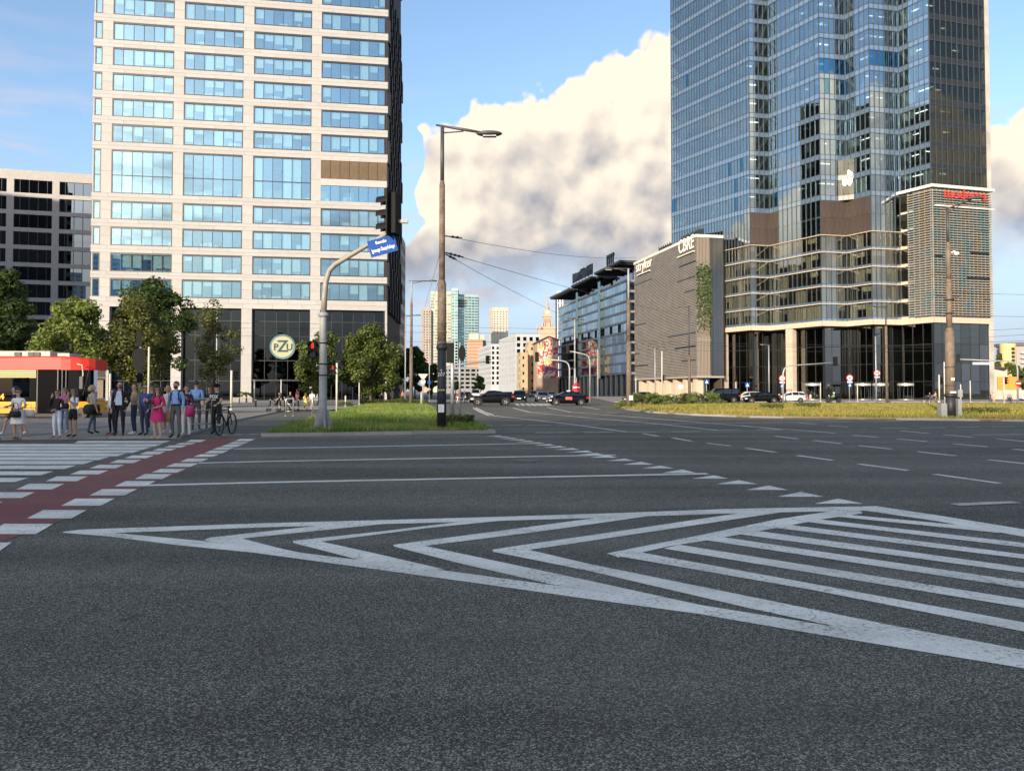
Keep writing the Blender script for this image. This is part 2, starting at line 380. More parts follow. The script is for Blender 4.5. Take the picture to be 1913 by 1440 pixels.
# kerb stones
def kerb_row(pts, parent, w=0.16, h=0.115, L=1.0, maxn=60):
    n = 0
    for i in range(len(pts) - 1):
        a, b = Vector(pts[i][:2]), Vector(pts[i + 1][:2]); d = b - a
        if d.length < 0.3: continue
        t = d.normalized(); q = max(1, int(round(d.length / L)))
        for k in range(q):
            if n >= maxn: return
            fc = Facet(a + d * (k / q), a + d * ((k + 1) / q))
            piece('kerb_stone', fc, 0.006, fc.L - 0.006, -0.02, h + random.uniform(-0.006, 0.006), -w, random.uniform(-0.004, 0.006), KERB, parent); n += 1
kerb_row([gp(487, 815.9), gp(926, 809.4)], island, maxn=40)
kerb_row([gp(926, 809.2), gp(818, 777.3), gp(813, 766), gp(797, 757.5)], island, maxn=60)
kerb_row([gp(-60, 821.9), gp(60, 821.2), gp(338, 818.8)], plaza, h=0.085)
kerb_row([(p.x, p.y) for p in vf[1:]], verge, maxn=120, w=0.3, L=1.0)
kerb_row([gp(338, 818.8), gp(430, 789.2), gp(530, 768.2)], plaza, h=0.085)
# ------------------------------------------------------------------ road markings (children of the road)
PZ = [0.004]
def paint(name, px, mat=None, z=None):
    if z is None: PZ[0] += 0.00008; z = PZ[0]
    return sheet(name, [gp(u, v) for u, v in px], z, mat or WHITE, road)
def ext(a, b, u):  # extend the pixel line a-b to column u
    return (u, a[1] + (b[1] - a[1]) * (u - a[0]) / (b[0] - a[0]))
def band(name, top, bot, E=None):
    if E: top = top + [ext(top[-2], top[-1], E)]; bot = bot + [ext(bot[-2], bot[-1], E)]
    paint(name, top + bot[::-1])
# hatched splitter area in the foreground
band('hatch_border', [(118, 993.5), (150, 989.5), (500, 977.4), (868, 967.4), (1140, 959), (1355, 951), (1638, 945.5)], [(118, 995.5), (215, 995.8), (500, 985), (868, 975), (1140, 967), (1355, 959.5), (1612, 954)])
band('hatch_border', [(1600, 946.5), (1638, 945.7), (1750, 962.5), (1913, 989)], [(1600, 953.5), (1620, 954.5), (1750, 973.5), (1913, 1003)], 3600)
band('hatch_border', [(118, 993.5), (214, 996), (381, 1011), (530, 1029), (800, 1062), (1000, 1089), (1302, 1129.5), (1525, 1165.6), (1700, 1189), (1913, 1222)],
     [(118, 995.5), (200, 1002), (335, 1019), (468, 1032), (700, 1063.5), (900, 1091), (1100, 1119.5), (1304, 1147), (1453, 1173), (1652, 1206), (1913, 1249)], 3600)
for up_t, up_b, lo_t, lo_b, E in (
    ([(384, 1008), (392, 1004.5), (609, 980.6), (690, 973)], [(381, 1009.5), (455, 1006), (714, 979.3), (760, 974)], [(450, 1005.6), (529, 1026), (600, 1041)], [(381, 1009.5), (430, 1019), (560, 1043)], None),
    ([(547, 1010.5), (717, 992.4), (885, 971.7), (930, 967)], [(548, 1014.5), (604, 1011.5), (801, 986.4), (968, 969.7)], [(598, 1011.5), (700, 1034), (830, 1064)], [(548, 1014.5), (600, 1028), (740, 1064)], None),
    ([(734, 1018), (918, 994), (1119, 967), (1180, 959.5)], [(737, 1021.5), (798, 1019.5), (1002, 994), (1140, 974.5), (1221, 963)], [(790, 1019.3), (1100, 1085), (1310, 1131)], [(737, 1021.5), (860, 1053), (1040, 1094)], None),
    ([(920, 1027), (965, 1020), (1140, 995), (1393, 957), (1420, 953)], [(921, 1031), (990, 1027.5), (1140, 1005), (1465, 956.5)], [(982, 1026), (1100, 1053.8), (1682, 1172), (1913, 1215)], [(921, 1031), (1100, 1067), (1397, 1136), (1546, 1167.7), (1913, 1238)], 3300),
    ([(1134, 1034), (1308, 1000), (1453, 970), (1567, 953), (1600, 949)], [(1155, 1041.5), (1168, 1039.5), (1249, 1021), (1321, 1009.6), (1448, 987), (1538, 970), (1612, 959)], None, None, None)):
    band('chevron_stripe', up_t, up_b)
    if lo_t: band('chevron_stripe', lo_t, lo_b, E)
for top, bot in (([(1196, 1032), (1913, 1163.5)], [(1162, 1040.5), (1525, 1104), (1913, 1180.5)]), ([(1270, 1018), (1913, 1121)], [(1240, 1025), (1913, 1136)]),
                 ([(1345, 1003), (1913, 1087)], [(1315, 1009), (1913, 1099.7)]), ([(1407, 991), (1913, 1060.6)], [(1376, 997.6), (1913, 1070.8)]),
                 ([(1468, 979.8), (1913, 1036)], [(1440, 985.4), (1913, 1044.5)]), ([(1528, 970.3), (1913, 1014.7)], [(1503, 974.8), (1913, 1023)])):
    band('hatch_stripe', top, bot, 3300)
band('hatch_stripe', [(1583, 961.8), (1850, 986.5)], [(1563, 965.4), (1868, 996)])
# lane lines
def pline(name, pts, w, mat=None):
    P = [gp(u, v) for u, v in pts]
    L, Rr = [], []
    for i, p in enumerate(P):
        d = (P[min(i + 1, len(P) - 1)] - P[max(i - 1, 0)]); d.normalize(); n = Vector((-d.y, d.x, 0)) * w / 2
        L.append(p + n); Rr.append(p - n)
    PZ[0] += 0.00008
    return sheet(name, [(q.x, q.y) for q in L + Rr[::-1]], PZ[0], mat or WHITE, road)
pline('lane_line', [(437, 838.7), (968, 829), (1010, 828.3)], 0.2)
pline('lane_line', [(371, 865), (500, 862), (1150, 850)], 0.2)
pline('lane_line', [(268, 907), (500, 901.3), (1322, 885)], 0.2)
PZ[0] = 0.004
tri = [(1522, 1613, 941, 1566, 931.5), (1452, 1539.5, 928, 1496, 919), (1393, 1472, 915.3, 1436.5, 907), (1339, 1415, 904.3, 1380, 897), (1291, 1362, 894.2, 1334, 888),
       (1237, 1300.6, 883.6, 1275, 877), (1199.6, 1260, 875, 1233, 870), (1163.5, 1221, 868, 1197, 862.6), (1132, 1186, 861, 1168, 856.6), (1102, 1154, 855, 1134, 850.3),
       (1078, 1129, 849.8, 1114, 846), (1058, 1108, 845, 1096, 841.5), (1035, 1083, 840.3, 1070, 837), (1014, 1059, 836, 1046, 833), (996, 1038, 832.2, 1026, 829.5),
       (978, 1018, 828.8, 1007, 826.3), (962, 1000, 825.6, 990, 823.3), (947, 984, 822.6, 974, 820.6), (933, 968, 819.9, 958, 818), (920, 954, 817.4, 945, 815.6), (908, 940, 815, 931, 813.4)]
for a, b, y, cxx, ty in tri: paint('give_way_tooth', [(a, y), (b, y), (cxx, ty)])
dashes = [((1201, 810), (1230, 815)), ((1256, 818), (1292, 824)), ((1321, 828), (1364, 833)), ((1394, 837.4), (1449, 845)), ((1490, 851), (1555.5, 860)), ((1605, 867), (1696, 879)), ((1746, 886), (1867, 903)),
          ((1448, 815), (1491, 820)), ((1521, 823), (1572, 829)), ((1605, 832.5), (1665, 839)), ((1715, 844), (1785, 851.5)), ((1846, 859), (1940, 869)),
          ((1521, 806), (1561, 809.5)), ((1593, 813), (1640, 817)), ((1676, 820), (1732, 825)), ((1781, 829), (1844, 834.7)), ((1893, 839), (1970, 847)),
          ((1492, 790), (1525, 793)), ((1547, 795), (1585, 798)), ((1683, 805), (1736, 810)), ((1763, 812), (1818, 817)), ((1862, 820), (1940, 827)),
          ((1645, 800.2), (1698, 799.8)), ((1719, 799.5), (1767, 798.9)), ((1787, 798.7), (1830, 798)), ((1853, 797.5), (1896, 797)), ((1818, 812.6), (1913, 811.5)),
          ((1044, 794), (1075, 793.6)), ((1087, 793.5), (1120, 793.2)), ((1130, 793.4), (1195, 793)), ((1204, 792.6), (1238, 792.2)), ((1254, 806.5), (1308, 806)), ((1000, 808.5), (1072, 808)), ((1090, 808), (1145, 807.5)),
          ((890, 795.5), (920, 795)), ((938, 794.8), (975, 794.4)), ((985, 794.6), (1030, 794.2)), ((1335, 804), (1384, 803.8)), ((1385, 795), (1460, 803)), ((1414, 803.6), (1462, 803))]
for a, b in dashes: pline('lane_dash', [a, b], 0.14)
for pts in ([(884, 762), (896, 769), (913, 776), (985, 783.5), (1066, 792.5), (1170, 807), (1225, 807.5)], [(889, 761.5), (903, 769), (922, 775.5)], [(958, 762), (991, 770.5), (1060, 777), (1220, 791), (1340, 804)],
            [(1022, 761), (1066, 770), (1220, 782), (1400, 797), (1520, 806)], [(1090, 760), (1120, 765)], [(1238, 792.2), (1400, 790), (1690, 787.3)], [(1130, 771), (1200, 774)],
            [(870, 772), (1040, 769)], [(1258, 778.5), (1300, 779.5)], [(1360, 782), (1560, 786)]): pline('lane_line', pts, 0.16)
paint('lane_dash', [(1773, 941.5), (1888, 937), (1909, 940.3), (1795, 946)], m_paint('road_paint_cream', (0.52, 0.50, 0.43), 0.5))
# far zebra across the street
for k in range(8): paint('crossing_stripe', [(962 + k * 9, 754.5), (968 + k * 9, 754.5), (972 + k * 11, 757.8), (965 + k * 11, 757.8)])
# zebra crossing on the left
PZ[0] = 0.004
zs = [(139, 319, 823.4, 827.8), (-60, 304, 829.3, 833.8), (-75, 284, 835, 839.9), (-90, 264, 840.9, 846), (-110, 236, 847, 852.2), (-130, 204, 853.6, 859.4), (-150, 176, 861, 867.2),
      (-170, 142, 869.6, 876.2), (-200, 100, 880.6, 887.8), (-240, 53.5, 892.8, 900.6), (-280, -4, 906, 915)]
for a, b, y0, y1 in zs:
    sk = (y1 - y0) * 3.3; paint('crossing_stripe', [(a + 8, y0), (b, y0), (b - sk, y1), (a, y1)])
# red cycle crossing with white blocks
PZ[0] = 0.0045
RC = lambda q: (q[0] / 2.989, 800 + q[1] / 2.989)
paint('cycle_crossing', [RC(q) for q in ((1150, 56), (1355, 56), (1010, 250), (520, 440), (345, 515), (0, 640), (-260, 740), (-800, 740), (-300, 470), (0, 360), (300, 300), (560, 195), (900, 130))], REDP)
lb = [(1035, 1150, 65, 77), (975, 1095, 82, 92), (915, 1045, 96, 108), (850, 985, 113, 126), (780, 925, 130, 146), (695, 860, 152, 168), (610, 790, 177, 195), (500, 695, 204, 224), (390, 605, 236, 258),
      (255, 490, 269, 296), (90, 360, 310, 342), (-95, 195, 358, 390), (-330, 15, 412, 448), (1310, 1425, 60, 72), (1270, 1390, 77, 88), (1230, 1355, 92, 104), (1185, 1310, 107, 120), (1140, 1275, 125, 140),
      (1080, 1225, 146, 160), (1005, 1165, 170, 188), (925, 1110, 196, 216), (845, 1035, 228, 248), (752, 960, 257, 284), (640, 870, 296, 325), (500, 765, 341, 376), (340, 640, 394, 434), (150, 485, 458, 505), (-80, 298, 535, 593), (-330, 65, 640, 712)]
for a, b, y0, y1 in lb:
    sk = (b - a) * 0.27; paint('cycle_crossing_block', [RC((a + sk, y0)), RC((b, y0)), RC((b - sk * 0.95, y1)), RC((a, y1))])
# bicycle symbol on the cycle path
def ring(c, r, w, n=16):
    vs = [(c[0] + math.cos(i * 2 * math.pi / n) * (r + s), c[1] + math.sin(i * 2 * math.pi / n) * (r + s)) for i in range(n) for s in (-w / 2, w / 2)]
    return [(x, y, 0.012) for x, y in vs], [(2 * i, 2 * i + 1, (2 * i + 3) % (2 * n), (2 * i + 2) % (2 * n)) for i in range(n)]
mb = MB(); c0 = gp(458, 812)
for dx in (-0.42, 0.42): vs_, fs_ = ring((c0.x + dx, c0.y + (0.25 if dx > 0 else -0.1)), 0.3, 0.09); mb.add(vs_, fs_)
mb.box(c0.x - 0.4, c0.x + 0.4, c0.y + 0.1, c0.y + 0.2, 0.0095, 0.0115)
mb.build('cycle_symbol', WHITE, road)
# manhole cover
mb = MB(); c = gp(985, 860)
mb.lathe([(0.001, 0.006), (0.33, 0.0065), (0.33, 0.003)], 20, (c.x, c.y, 0)); mb.build('manhole_cover', pm('cast_iron', (0.04, 0.04, 0.042), 0.55, metal=0.5), road)
# ------------------------------------------------------------------ building materials
STONE = pm('pale_stone_cladding', (0.36, 0.352, 0.342), 0.62, 0.06, 2.0, rnd=0.06)
STONE_S = pm('joint_dark', (0.16, 0.145, 0.125), 0.8)
FRAME = pm('window_frame_dark', (0.018, 0.02, 0.024), 0.4, spec=0.5)
GL_A = mglass('glass_left_tower', 0.25, (0.58, 0.84, 1.0), (0.78, 0.88, 0.90), 0.0, 0.15)
GL_D = mglass('glass_dark', 0.03, (0.8, 0.9, 0.95), (0.12, 0.14, 0.14), 0.0, 0.3)
BLIND = pm('roller_blind', (0.72, 0.74, 0.64), 0.8, 0.05, 1.0, rnd=0.08)
ROOMC = pm('room_surfaces', (0.30, 0.30, 0.29), 0.85, 0.15, 0.5)
DESK = pm('office_things', (0.7, 0.7, 0.68), 0.6, 0.2, 2.0)
BRONZE = pm('bronze_panel', (0.105, 0.068, 0.036), 0.5, 0.2, 3.0, metal=0.3, rnd=0.1)
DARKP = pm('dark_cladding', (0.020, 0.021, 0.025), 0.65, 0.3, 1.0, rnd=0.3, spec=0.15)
def window_mesh(fc, bays_s, h, transom=None):
    """frame of one window: bars and mullions, built at z=0"""
    s0, s1, n = bays_s; mb = MB(); t = 0.16
    mb.fb(fc, s0, s1, 0, t, -0.22, -0.03); mb.fb(fc, s0, s1, h - t * 1.7, h, -0.22, -0.03)
    mb.fb(fc, s0, s0 + t, t, h - t, -0.22, -0.033); mb.fb(fc, s1 - t, s1, t, h - t, -0.22, -0.033)
    for k in range(1, n): x = s0 + (s1 - s0) * k / n; mb.fb(fc, x - 0.035, x + 0.035, t, h - t * 1.5, -0.22, -0.06)
    if transom: mb.fb(fc, s0 + t, s1 - t, transom - 0.06, transom + 0.06, -0.22, -0.063)
    return mb.mesh('window_frame', FRAME)
def left_tower():
    A, B = cor(165, 117.0), cor(722.5, 124.0)
    fc = Facet(A, B)
    R = root('office_tower', 'tall pale stone office tower with wide blue window bands and round logo over its lobby', 'office building', (A[0], A[1], 0))
    off = Vector((A[0], A[1]))
    fc = Facet((0, 0), (B[0] - A[0], B[1] - A[1])); W0 = Facet(A, B)   # local facet + world facet for measuring
    S = lambda u, v=290: W0.s(u, v)
    Z = lambda v, u=209: W0.z(u, v)
    # structural columns (pillars) and window bays, measured at the row v=290
    cols = [(S(170.4), S(189), 1), (S(208.3), S(323.3), 6), (S(342.2), S(453.6), 6), (S(473), S(581.4), 6), (S(599.8), S(722.4), 7)]
    cols[0] = (0.25, cols[0][1], 1)
    L = fc.L; cols[-1] = (cols[-1][0], L - 0.12, 7)
    zb = [(Z(554), Z(519)), (Z(506.7), Z(471.5)), (Z(458), Z(423)), (Z(409.4), Z(374.7)), (Z(360.6), Z(278.75))]
    tr = Z(326.6)
    z = Z(265); p = Z(217.2) - Z(265); wh = Z(230.8) - Z(265)
    for k in range(10): zb.append((z + k * p, z + k * p + wh))
    ztop = zb[-1][1] + 1.1; zl = Z(572.5)
    # wall panels: spandrels (two courses of staggered panels) and pillar panels
    pan = []
    edges = [zl] + [q for b in zb for q in b] + [ztop]
    for i in range(0, len(edges), 2):
        a, b = edges[i], edges[i + 1]
        nrow = 2 if b - a > 0.9 else 1
        for r in range(nrow):
            ra, rb = a + (b - a) * r / nrow, a + (b - a) * (r + 1) / nrow
            x = 0.0 if r == 0 else -2.2
            while x < L:
                x1 = min(L, x + 4.6)
                if x1 > 0.1: pan.append((fc, max(0, x) + 0.012, x1 - 0.012, ra + 0.012, rb - 0.012, -0.24, 0.0, STONE))
                x = x1
    gaps = [(cols[i][1], cols[i + 1][0]) for i in range(4)]
    for (a, b) in zb:
        for (g0, g1) in gaps:
            m = (a + b) / 2
            for q0, q1 in ((a, m), (m, b)): pan.append((fc, g0 + 0.004, g1 - 0.004, q0 + 0.012, q1 - 0.012, -0.24, -0.01, STONE))
    vis = [q for q in pan if q[3] < 64]
    pieces('wall_panel', vis, R)
    mb = MB()
    for q in pan:
        if q[3] >= 64: mb.fb(*q[:7])
    mb.build('upper_wall', STONE, R)
    # backing behind the panel joints
    mb = MB()
    for i in range(0, len(edges), 2): mb.fb(fc, 0.05, L - 0.05, edges[i] + 0.05, edges[i + 1] - 0.05, -0.5, -0.2)
    for (g0, g1) in gaps: mb.fb(fc, g0 + 0.1, g1 - 0.1, zl, ztop - 0.1, -0.45, -0.21)
    mb.build('backing_wall', STONE_S, R)
    # windows with panes and blinds
    meshes = {}
    bron = (4, 4)
    for fi, (a, b) in enumerate(zb):
        if a > 66: continue
        for ci, (s0, s1, n) in enumerate(cols):
            h = b - a
            if fi == 4 and ci == 4:      # bronze ventilation panel above, ordinary window below
                zs = [(Z(336.5, 600) , Z(299, 600)), ]
                for q in range(7):
                    x0 = s0 + (s1 - s0) * q / 7; piece('bronze_panel', fc, x0 + 0.03, s0 + (s1 - s0) * (q + 1) / 7 - 0.03, W0.z(600, 333), W0.z(600, 299.5), -0.2, -0.05, BRONZE, R)
                    pan2 = piece('pane', fc, x0 + 0.03, s0 + (s1 - s0) * (q + 1) / 7 - 0.03, W0.z(600, 379), W0.z(600, 346.5), -0.16, -0.12, GL_A, R, 0.002)
                MB().fb(fc, s0, s1, W0.z(600, 346), W0.z(600, 333.5), -0.24, 0.003).build('wall_panel', STONE, R)
                MB().fb(fc, s0, s1, W0.z(600, 299), b, -0.24, -0.004).build('wall_panel', STONE, R)
                MB().fb(fc, s0, s1, a, W0.z(600, 379.5), -0.24, -0.004).build('wall_panel', STONE, R)
                continue
            key = (ci, round(h, 2))
            if key not in meshes: meshes[key] = window_mesh(fc, (s0, s1, n), h, (tr - a) if fi == 4 else None)
            w = link('window', meshes[key], R, (0, 0, a))
            for k in range(n):
                x0 = s0 + 0.06 + (s1 - s0 - 0.12) * k / n; x1 = s0 + 0.06 + (s1 - s0 - 0.12) * (k + 1) / n
                piece('pane', fc, x0, x1, 0.1, h - 0.12, -0.16, -0.12, GL_A, w, 0.0022)
                dr = random.choice((0, 0, 0, 0.3, 0.45, 0.6, 0.8, 1.0)) if fi != 4 else random.choice((0, 0, 0, 1.0))
                if ci == 4 and k in (4, 5) and random.random() < 0.6: dr = 1.0
                if dr: piece('blind', fc, x0 + 0.08, x1 - 0.04, h - 0.15 - (h - 0.25) * dr, h - 0.15, -0.36, -0.33, BLIND, w)
    # rooms behind the glass: slabs, ceilings and a back wall
    mb = MB(); mb2 = MB()
    for i in range(0, len(edges) - 1, 2): mb.fb(fc, 0.2, L - 0.2, edges[i] + 0.06, edges[i + 1] - 0.06, -9, -0.5)
    mb.fb(fc, 0.2, L - 0.2, zl, ztop - 0.3, -9.4, -9)
    for (a, b) in zb:
        for k in range(14):
            x = random.uniform(1, L - 2); hh = random.uniform(0.7, 1.3); mb2.fb(fc, x, x + random.uniform(0.5, 1.4), a + 0.07, a + hh * 0.8, -1.6, -0.9)
    mb.build('floor_slabs', ROOMC, R); mb2.build('office_furniture', DESK, R, kind='stuff')
    # building core, roof, rear
    Cb = Facet(cor(722.5, 124.0), cor(748.5, 152.0))
    C = Vector(cor(748.5, 152.0)) - off; Dd = C + Vector((-0.149, 0.989)) * 12 + Vector((-46, -5)); 
    poly = [tuple(fc.p(0.3, -9.5, 0)[:2]), tuple(fc.p(L - 0.4, -9.5, 0)[:2]), (C.x - 0.6, C.y), (C.x - 9, C.y + 0.5), (-1.6, 19)]
    MB().prism(poly, 0, ztop + 0.5).build('core', DARKP, R)
    MB().prism([fc.p(0.0, -0.3, 0)[:2], fc.p(L, -0.3, 0)[:2], (C.x, C.y), (C.x - 9, C.y + 0.8), (-1.8, 19.2)], ztop, ztop + 0.45).build('roof', pm('roof_grey', (0.2, 0.2, 0.2)), R)
    # the left return wall and dark faceted side towards the street
    fl = Facet((-1.8, 19.2), fc.p(0.0, -0.25, 0)[:2])
    MB().fb(fl, 0, fl.L - 0.05, zl, ztop, -0.3, 0).build('end_wall', STONE, R)
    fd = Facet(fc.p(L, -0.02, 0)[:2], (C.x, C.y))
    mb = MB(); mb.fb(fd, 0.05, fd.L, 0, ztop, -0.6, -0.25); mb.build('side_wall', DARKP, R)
    lst = []; glass = []
    zz = zl; k = 0
    while zz < 68:
        nb = 9
        for j in range(nb):
            a, b = fd.L * j / nb, fd.L * (j + 1) / nb
            o = ((j * 7 + k * 3) % 5) * 0.09
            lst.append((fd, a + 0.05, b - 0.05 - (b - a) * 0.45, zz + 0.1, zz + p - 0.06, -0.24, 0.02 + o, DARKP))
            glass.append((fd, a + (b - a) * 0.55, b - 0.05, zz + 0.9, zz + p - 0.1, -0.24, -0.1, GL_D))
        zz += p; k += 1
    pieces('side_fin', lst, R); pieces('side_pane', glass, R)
    # lobby: stone pillars, recessed dark glass
    for (g0, g1) in gaps + [(0.0, 0.3), (L - 0.35, L)]:
        hh = zl / 4
        for q in range(4): piece('pillar_panel', fc, g0, g1, q * hh + 0.012, (q + 1) * hh - 0.012, -1.2, -0.02, STONE, R)
        MB().fb(fc, g0 + 0.05, g1 - 0.05, 0, zl, -1.1, -0.06).build('pillar', STONE_S, R)
    lob = []
    rows = [0, 3.2, 6.5, zl - 4.3, zl - 1.9, zl]
    mbf = MB()
    bays = [(0.3, gaps[0][0])] + [(gaps[i][1], gaps[i + 1][0]) for i in range(3)] + [(gaps[3][1], L - 0.35)]
    for bi, (b0, b1) in enumerate(bays):
        n = max(1, int(round((b1 - b0) / 1.85)))
        for k in range(n):
            x0, x1 = b0 + (b1 - b0) * k / n, b0 + (b1 - b0) * (k + 1) / n
            for r in range(5): lob.append((fc, x0 + 0.04, x1 - 0.04, rows[r] + 0.05, rows[r + 1] - 0.05, -1.35, -1.3, GL_D))
            mbf.fb(fc, x0 - 0.04, x0 + 0.04, 0, zl, -1.5, -1.24)
        for r in rows[1:-1]: mbf.fb(fc, b0, b1, r - 0.05, r + 0.05, -1.5, -1.243)
    pieces('lobby_pane', lob, R, tilt=0.001)
    mbf.build('lobby_frame', FRAME, R)
    MB().fb(fc, 0.3, L - 0.4, 0.02, zl - 0.1, -9.4, -9.2).build('lobby_wall', pm('lobby_inner', (0.05, 0.035, 0.03), 0.6), R)
    gm = MB()
    for i in range(900):   # living green wall behind the lobby glass
        x = random.uniform(bays[3][0] + 0.2, bays[3][1]); zz = random.uniform(3.4, zl - 4.6); a = random.uniform(0.1, 0.28)
        q = [fc.p(x, -6 + random.uniform(-.2, .3), zz), fc.p(x + a, -5.8 + random.uniform(-.2, .2), zz + .02), fc.p(x + a, -5.9, zz + a), fc.p(x, -6, zz + a)]
        gm.add(q, [(0, 1, 2, 3)])
    gm.build('green_wall', pm('green_wall_leaf', (0.05, 0.10, 0.025), 0.6, 0.4, 3.0), R, kind='stuff')
    # round logo on the lobby glass
    s0, z0 = W0.hit(526, 647); rr = 23.5 * 121 / F
    lg = link('logo_disc', None, R); bpy.data.objects.remove(lg)
    def disc(rad, n0, mat, name):
        mb = MB(); n = 40
        vs = [fc.p(s0 + math.cos(i * 2 * math.pi / n) * rad, n0, z0 + math.sin(i * 2 * math.pi / n) * rad) for i in range(n)] + [fc.p(s0 + math.cos(i * 2 * math.pi / n) * rad, n0 - 0.1, z0 + math.sin(i * 2 * math.pi / n) * rad) for i in range(n)]
        mb.add(vs, [tuple(range(n)), tuple(range(n, 2 * n))[::-1]] + [(i, n + i, n + (i + 1) % n, (i + 1) % n) for i in range(n)]); return mb.build(name, mat, R)
    dk = pm('logo_navy', (0.012, 0.035, 0.045), 0.5); cr = pm('logo_cream', (0.34, 0.35, 0.23), 0.5); tq = pm('logo_teal', (0.07, 0.15, 0.16), 0.5)
    disc(rr, -1.1, tq, 'logo_ring'); ld = disc(rr * 0.86, -1.05, cr, 'logo_disc')
    for ch, ds, sz in (('P', -1.05, 1.5), ('Z', 0.0, 2.7), ('U', 1.1, 1.5)):
        text('logo_letter', ch, sz, dk, ld, fc.p(s0 + ds, -1.02, z0 - (0 if ch == 'Z' else 0.1)), (math.pi / 2, 0, fc.rot), 0.03, 0.03)
    # revolving door canopy
    mb = MB(); d0 = W0.s(470, 745); d1 = W0.s(560, 745)
    mb.fb(fc, d0, d1, 3.15, 3.4, -1.2, 0.6); mb.build('entrance_canopy', FRAME, R)
    return R, fc, off
left_tower()
# ------------------------------------------------------------------ generic gridded building
def grid_building(name, label, cat, facets, z0, z1, floors, wallm, glassm, bays=3.0, wfr=0.7, hfr=0.6, poly=None, limit=300, mull=True, group=None, pfloor=None, depth=0.25, roofh=1.0):
    """facets: list of ((ax,ay),(bx,by)); windows recessed between piers and spandrels, every window one part"""
    ox, oy = facets[0][0]
    R = root(name, label, cat, (ox, oy, 0), group=group)
    wall = MB(); wins = []
    fh = (z1 - z0) / floors
    for (A, B) in facets:
        fc = Facet((A[0] - ox, A[1] - oy), (B[0] - ox, B[1] - oy))
        wfc = Facet(A, B)
        nb = max(1, int(round(fc.L / bays))); bw = fc.L / nb
        for k in range(floors + 1):
            zz = z0 + k * fh; h = fh * (1 - hfr)
            wall.fb(fc, 0, fc.L, max(zz - h / 2, 0), min(zz + h / 2, z1 + roofh), -depth - 0.1, 0)
        for j in range(nb + 1):
            w = bw * (1 - wfr); s0, s1 = max(0, j * bw - w / 2), min(fc.L, j * bw + w / 2)
            wall.fb(fc, s0, s1, z0, z1, -depth - 0.1, -0.004)
        if z0 > 0.1: wall.fb(fc, 0, fc.L, 0, z0, -depth - 0.1, -0.002)
        wall.fb(fc, 0, fc.L, z1, z1 + roofh, -depth - 0.1, -0.003)
        for k in range(floors):
            for j in range(nb):
                a = (fc, j * bw + bw * (1 - wfr) / 2 + 0.01, (j + 1) * bw - bw * (1 - wfr) / 2 - 0.01, z0 + k * fh + fh * (1 - hfr) / 2 + 0.01, z0 + (k + 1) * fh - fh * (1 - hfr) / 2 - 0.01, -depth - 0.06, -depth, glassm)
                wins.append(a)
    wall.build('wall', wallm, R)
    pieces('window', wins, R, limit, tilt=0.002, rest='upper_windows')
    if poly:
        pl_ = [(p[0] - ox, p[1] - oy) for p in poly]
        cx_ = sum(p[0] for p in pl_) / len(pl_); cy_ = sum(p[1] for p in pl_) / len(pl_)
        ins = [(p[0] + (cx_ - p[0]) * 0.03, p[1] + (cy_ - p[1]) * 0.03) for p in pl_]
        MB().prism(ins, 0, z1 + roofh * 0.5).build('core', pm('core_dark', (0.03, 0.032, 0.035), 0.5), R)
    return R
# white gridded office block left of the tower
WSTONE = pm('white_cladding', (0.37, 0.35, 0.33), 0.6, 0.08, 1.5)
GL_L = mglass('glass_left_block', 0.2, (0.9, 0.95, 1), (0.10, 0.11, 0.12), 0.0, 0.5)
Al, Bl = cor(-260, 152), cor(182, 163)
grid_building('office_block', 'white gridded low office block with dark windows behind the trees at far left', 'office building',
              [(Al, Bl)], zat(80, 690, 159), zat(80, 331, 159), 11, WSTONE, GL_L, bays=8.7, wfr=0.84, hfr=0.76, poly=[Al, Bl, (Bl[0] - 6, 190), (Al[0] - 6, 185)], roofh=1.6)
LB = bpy.data.objects['office_block']; fq_ = Facet((0, 0), (Bl[0] - Al[0], Bl[1] - Al[1])); mb = MB(); k_ = 0.0
while k_ < fq_.L: mb.fb(fq_, k_, k_ + 0.09, 5, zat(80, 331, 159), -0.3, -0.16); k_ += fq_.L / round(fq_.L / 8.7) / 5
mb.build('mullions', FRAME, LB, kind='stuff')
# dark block behind the tower, towards the street
DK2 = pm('dark_metal_cladding', (0.035, 0.037, 0.042), 0.4, 0.25, 0.6)
GL_K = mglass('glass_rear_block', 0.25, (0.9, 0.95, 1), (0.1, 0.12, 0.13), 0.0, 0.4)
P0 = cor(738, 166); P1 = cor(756.5, 190); P2_ = cor(752, 205)
grid_building('rear_office_block', 'dark metal office block peeping out behind the pale tower beside the street', 'office building', [(P0, P1), (P1, P2_)], 9, zat(750, 448, 180), 9, DK2, GL_K, bays=3.2, wfr=0.6, hfr=0.55,
              poly=[P0, P1, P2_, (P0[0] - 10, 205)])
# ------------------------------------------------------------------ right glass tower
def mspan(name, col, refl):
    m = bpy.data.materials.new(name); m.use_nodes = True; t = m.node_tree; t.nodes.clear(); g = G(t)
    d = g.n('ShaderNodeBsdfDiffuse', {'Color': col + (1,)}); gl = g.n('ShaderNodeBsdfGlossy', {'Color': (0.8, 0.9, 1, 1), 'Roughness': 0.02}); mx = g.n('ShaderNodeMixShader', [refl, d.outputs[0], gl.outputs[0]])
    o = g.n('ShaderNodeOutputMaterial'); t.links.new(mx.outputs[0], o.inputs[0]); MATS[name] = m; return m
GL_T = mglass('glass_right_tower', 0.42, (0.84, 0.95, 1.0), (0.78, 0.86, 0.88), 0.0, 0.22)
GL_P = mglass('glass_podium', 0.2, (1.0, 0.98, 0.93), (0.80, 0.80, 0.75), 0.0, 0.25)
GL_R = mglass('glass_right_dark', 0.03, (0.9, 0.95, 1.0), (0.34, 0.33, 0.27), 0.0, 0.3)
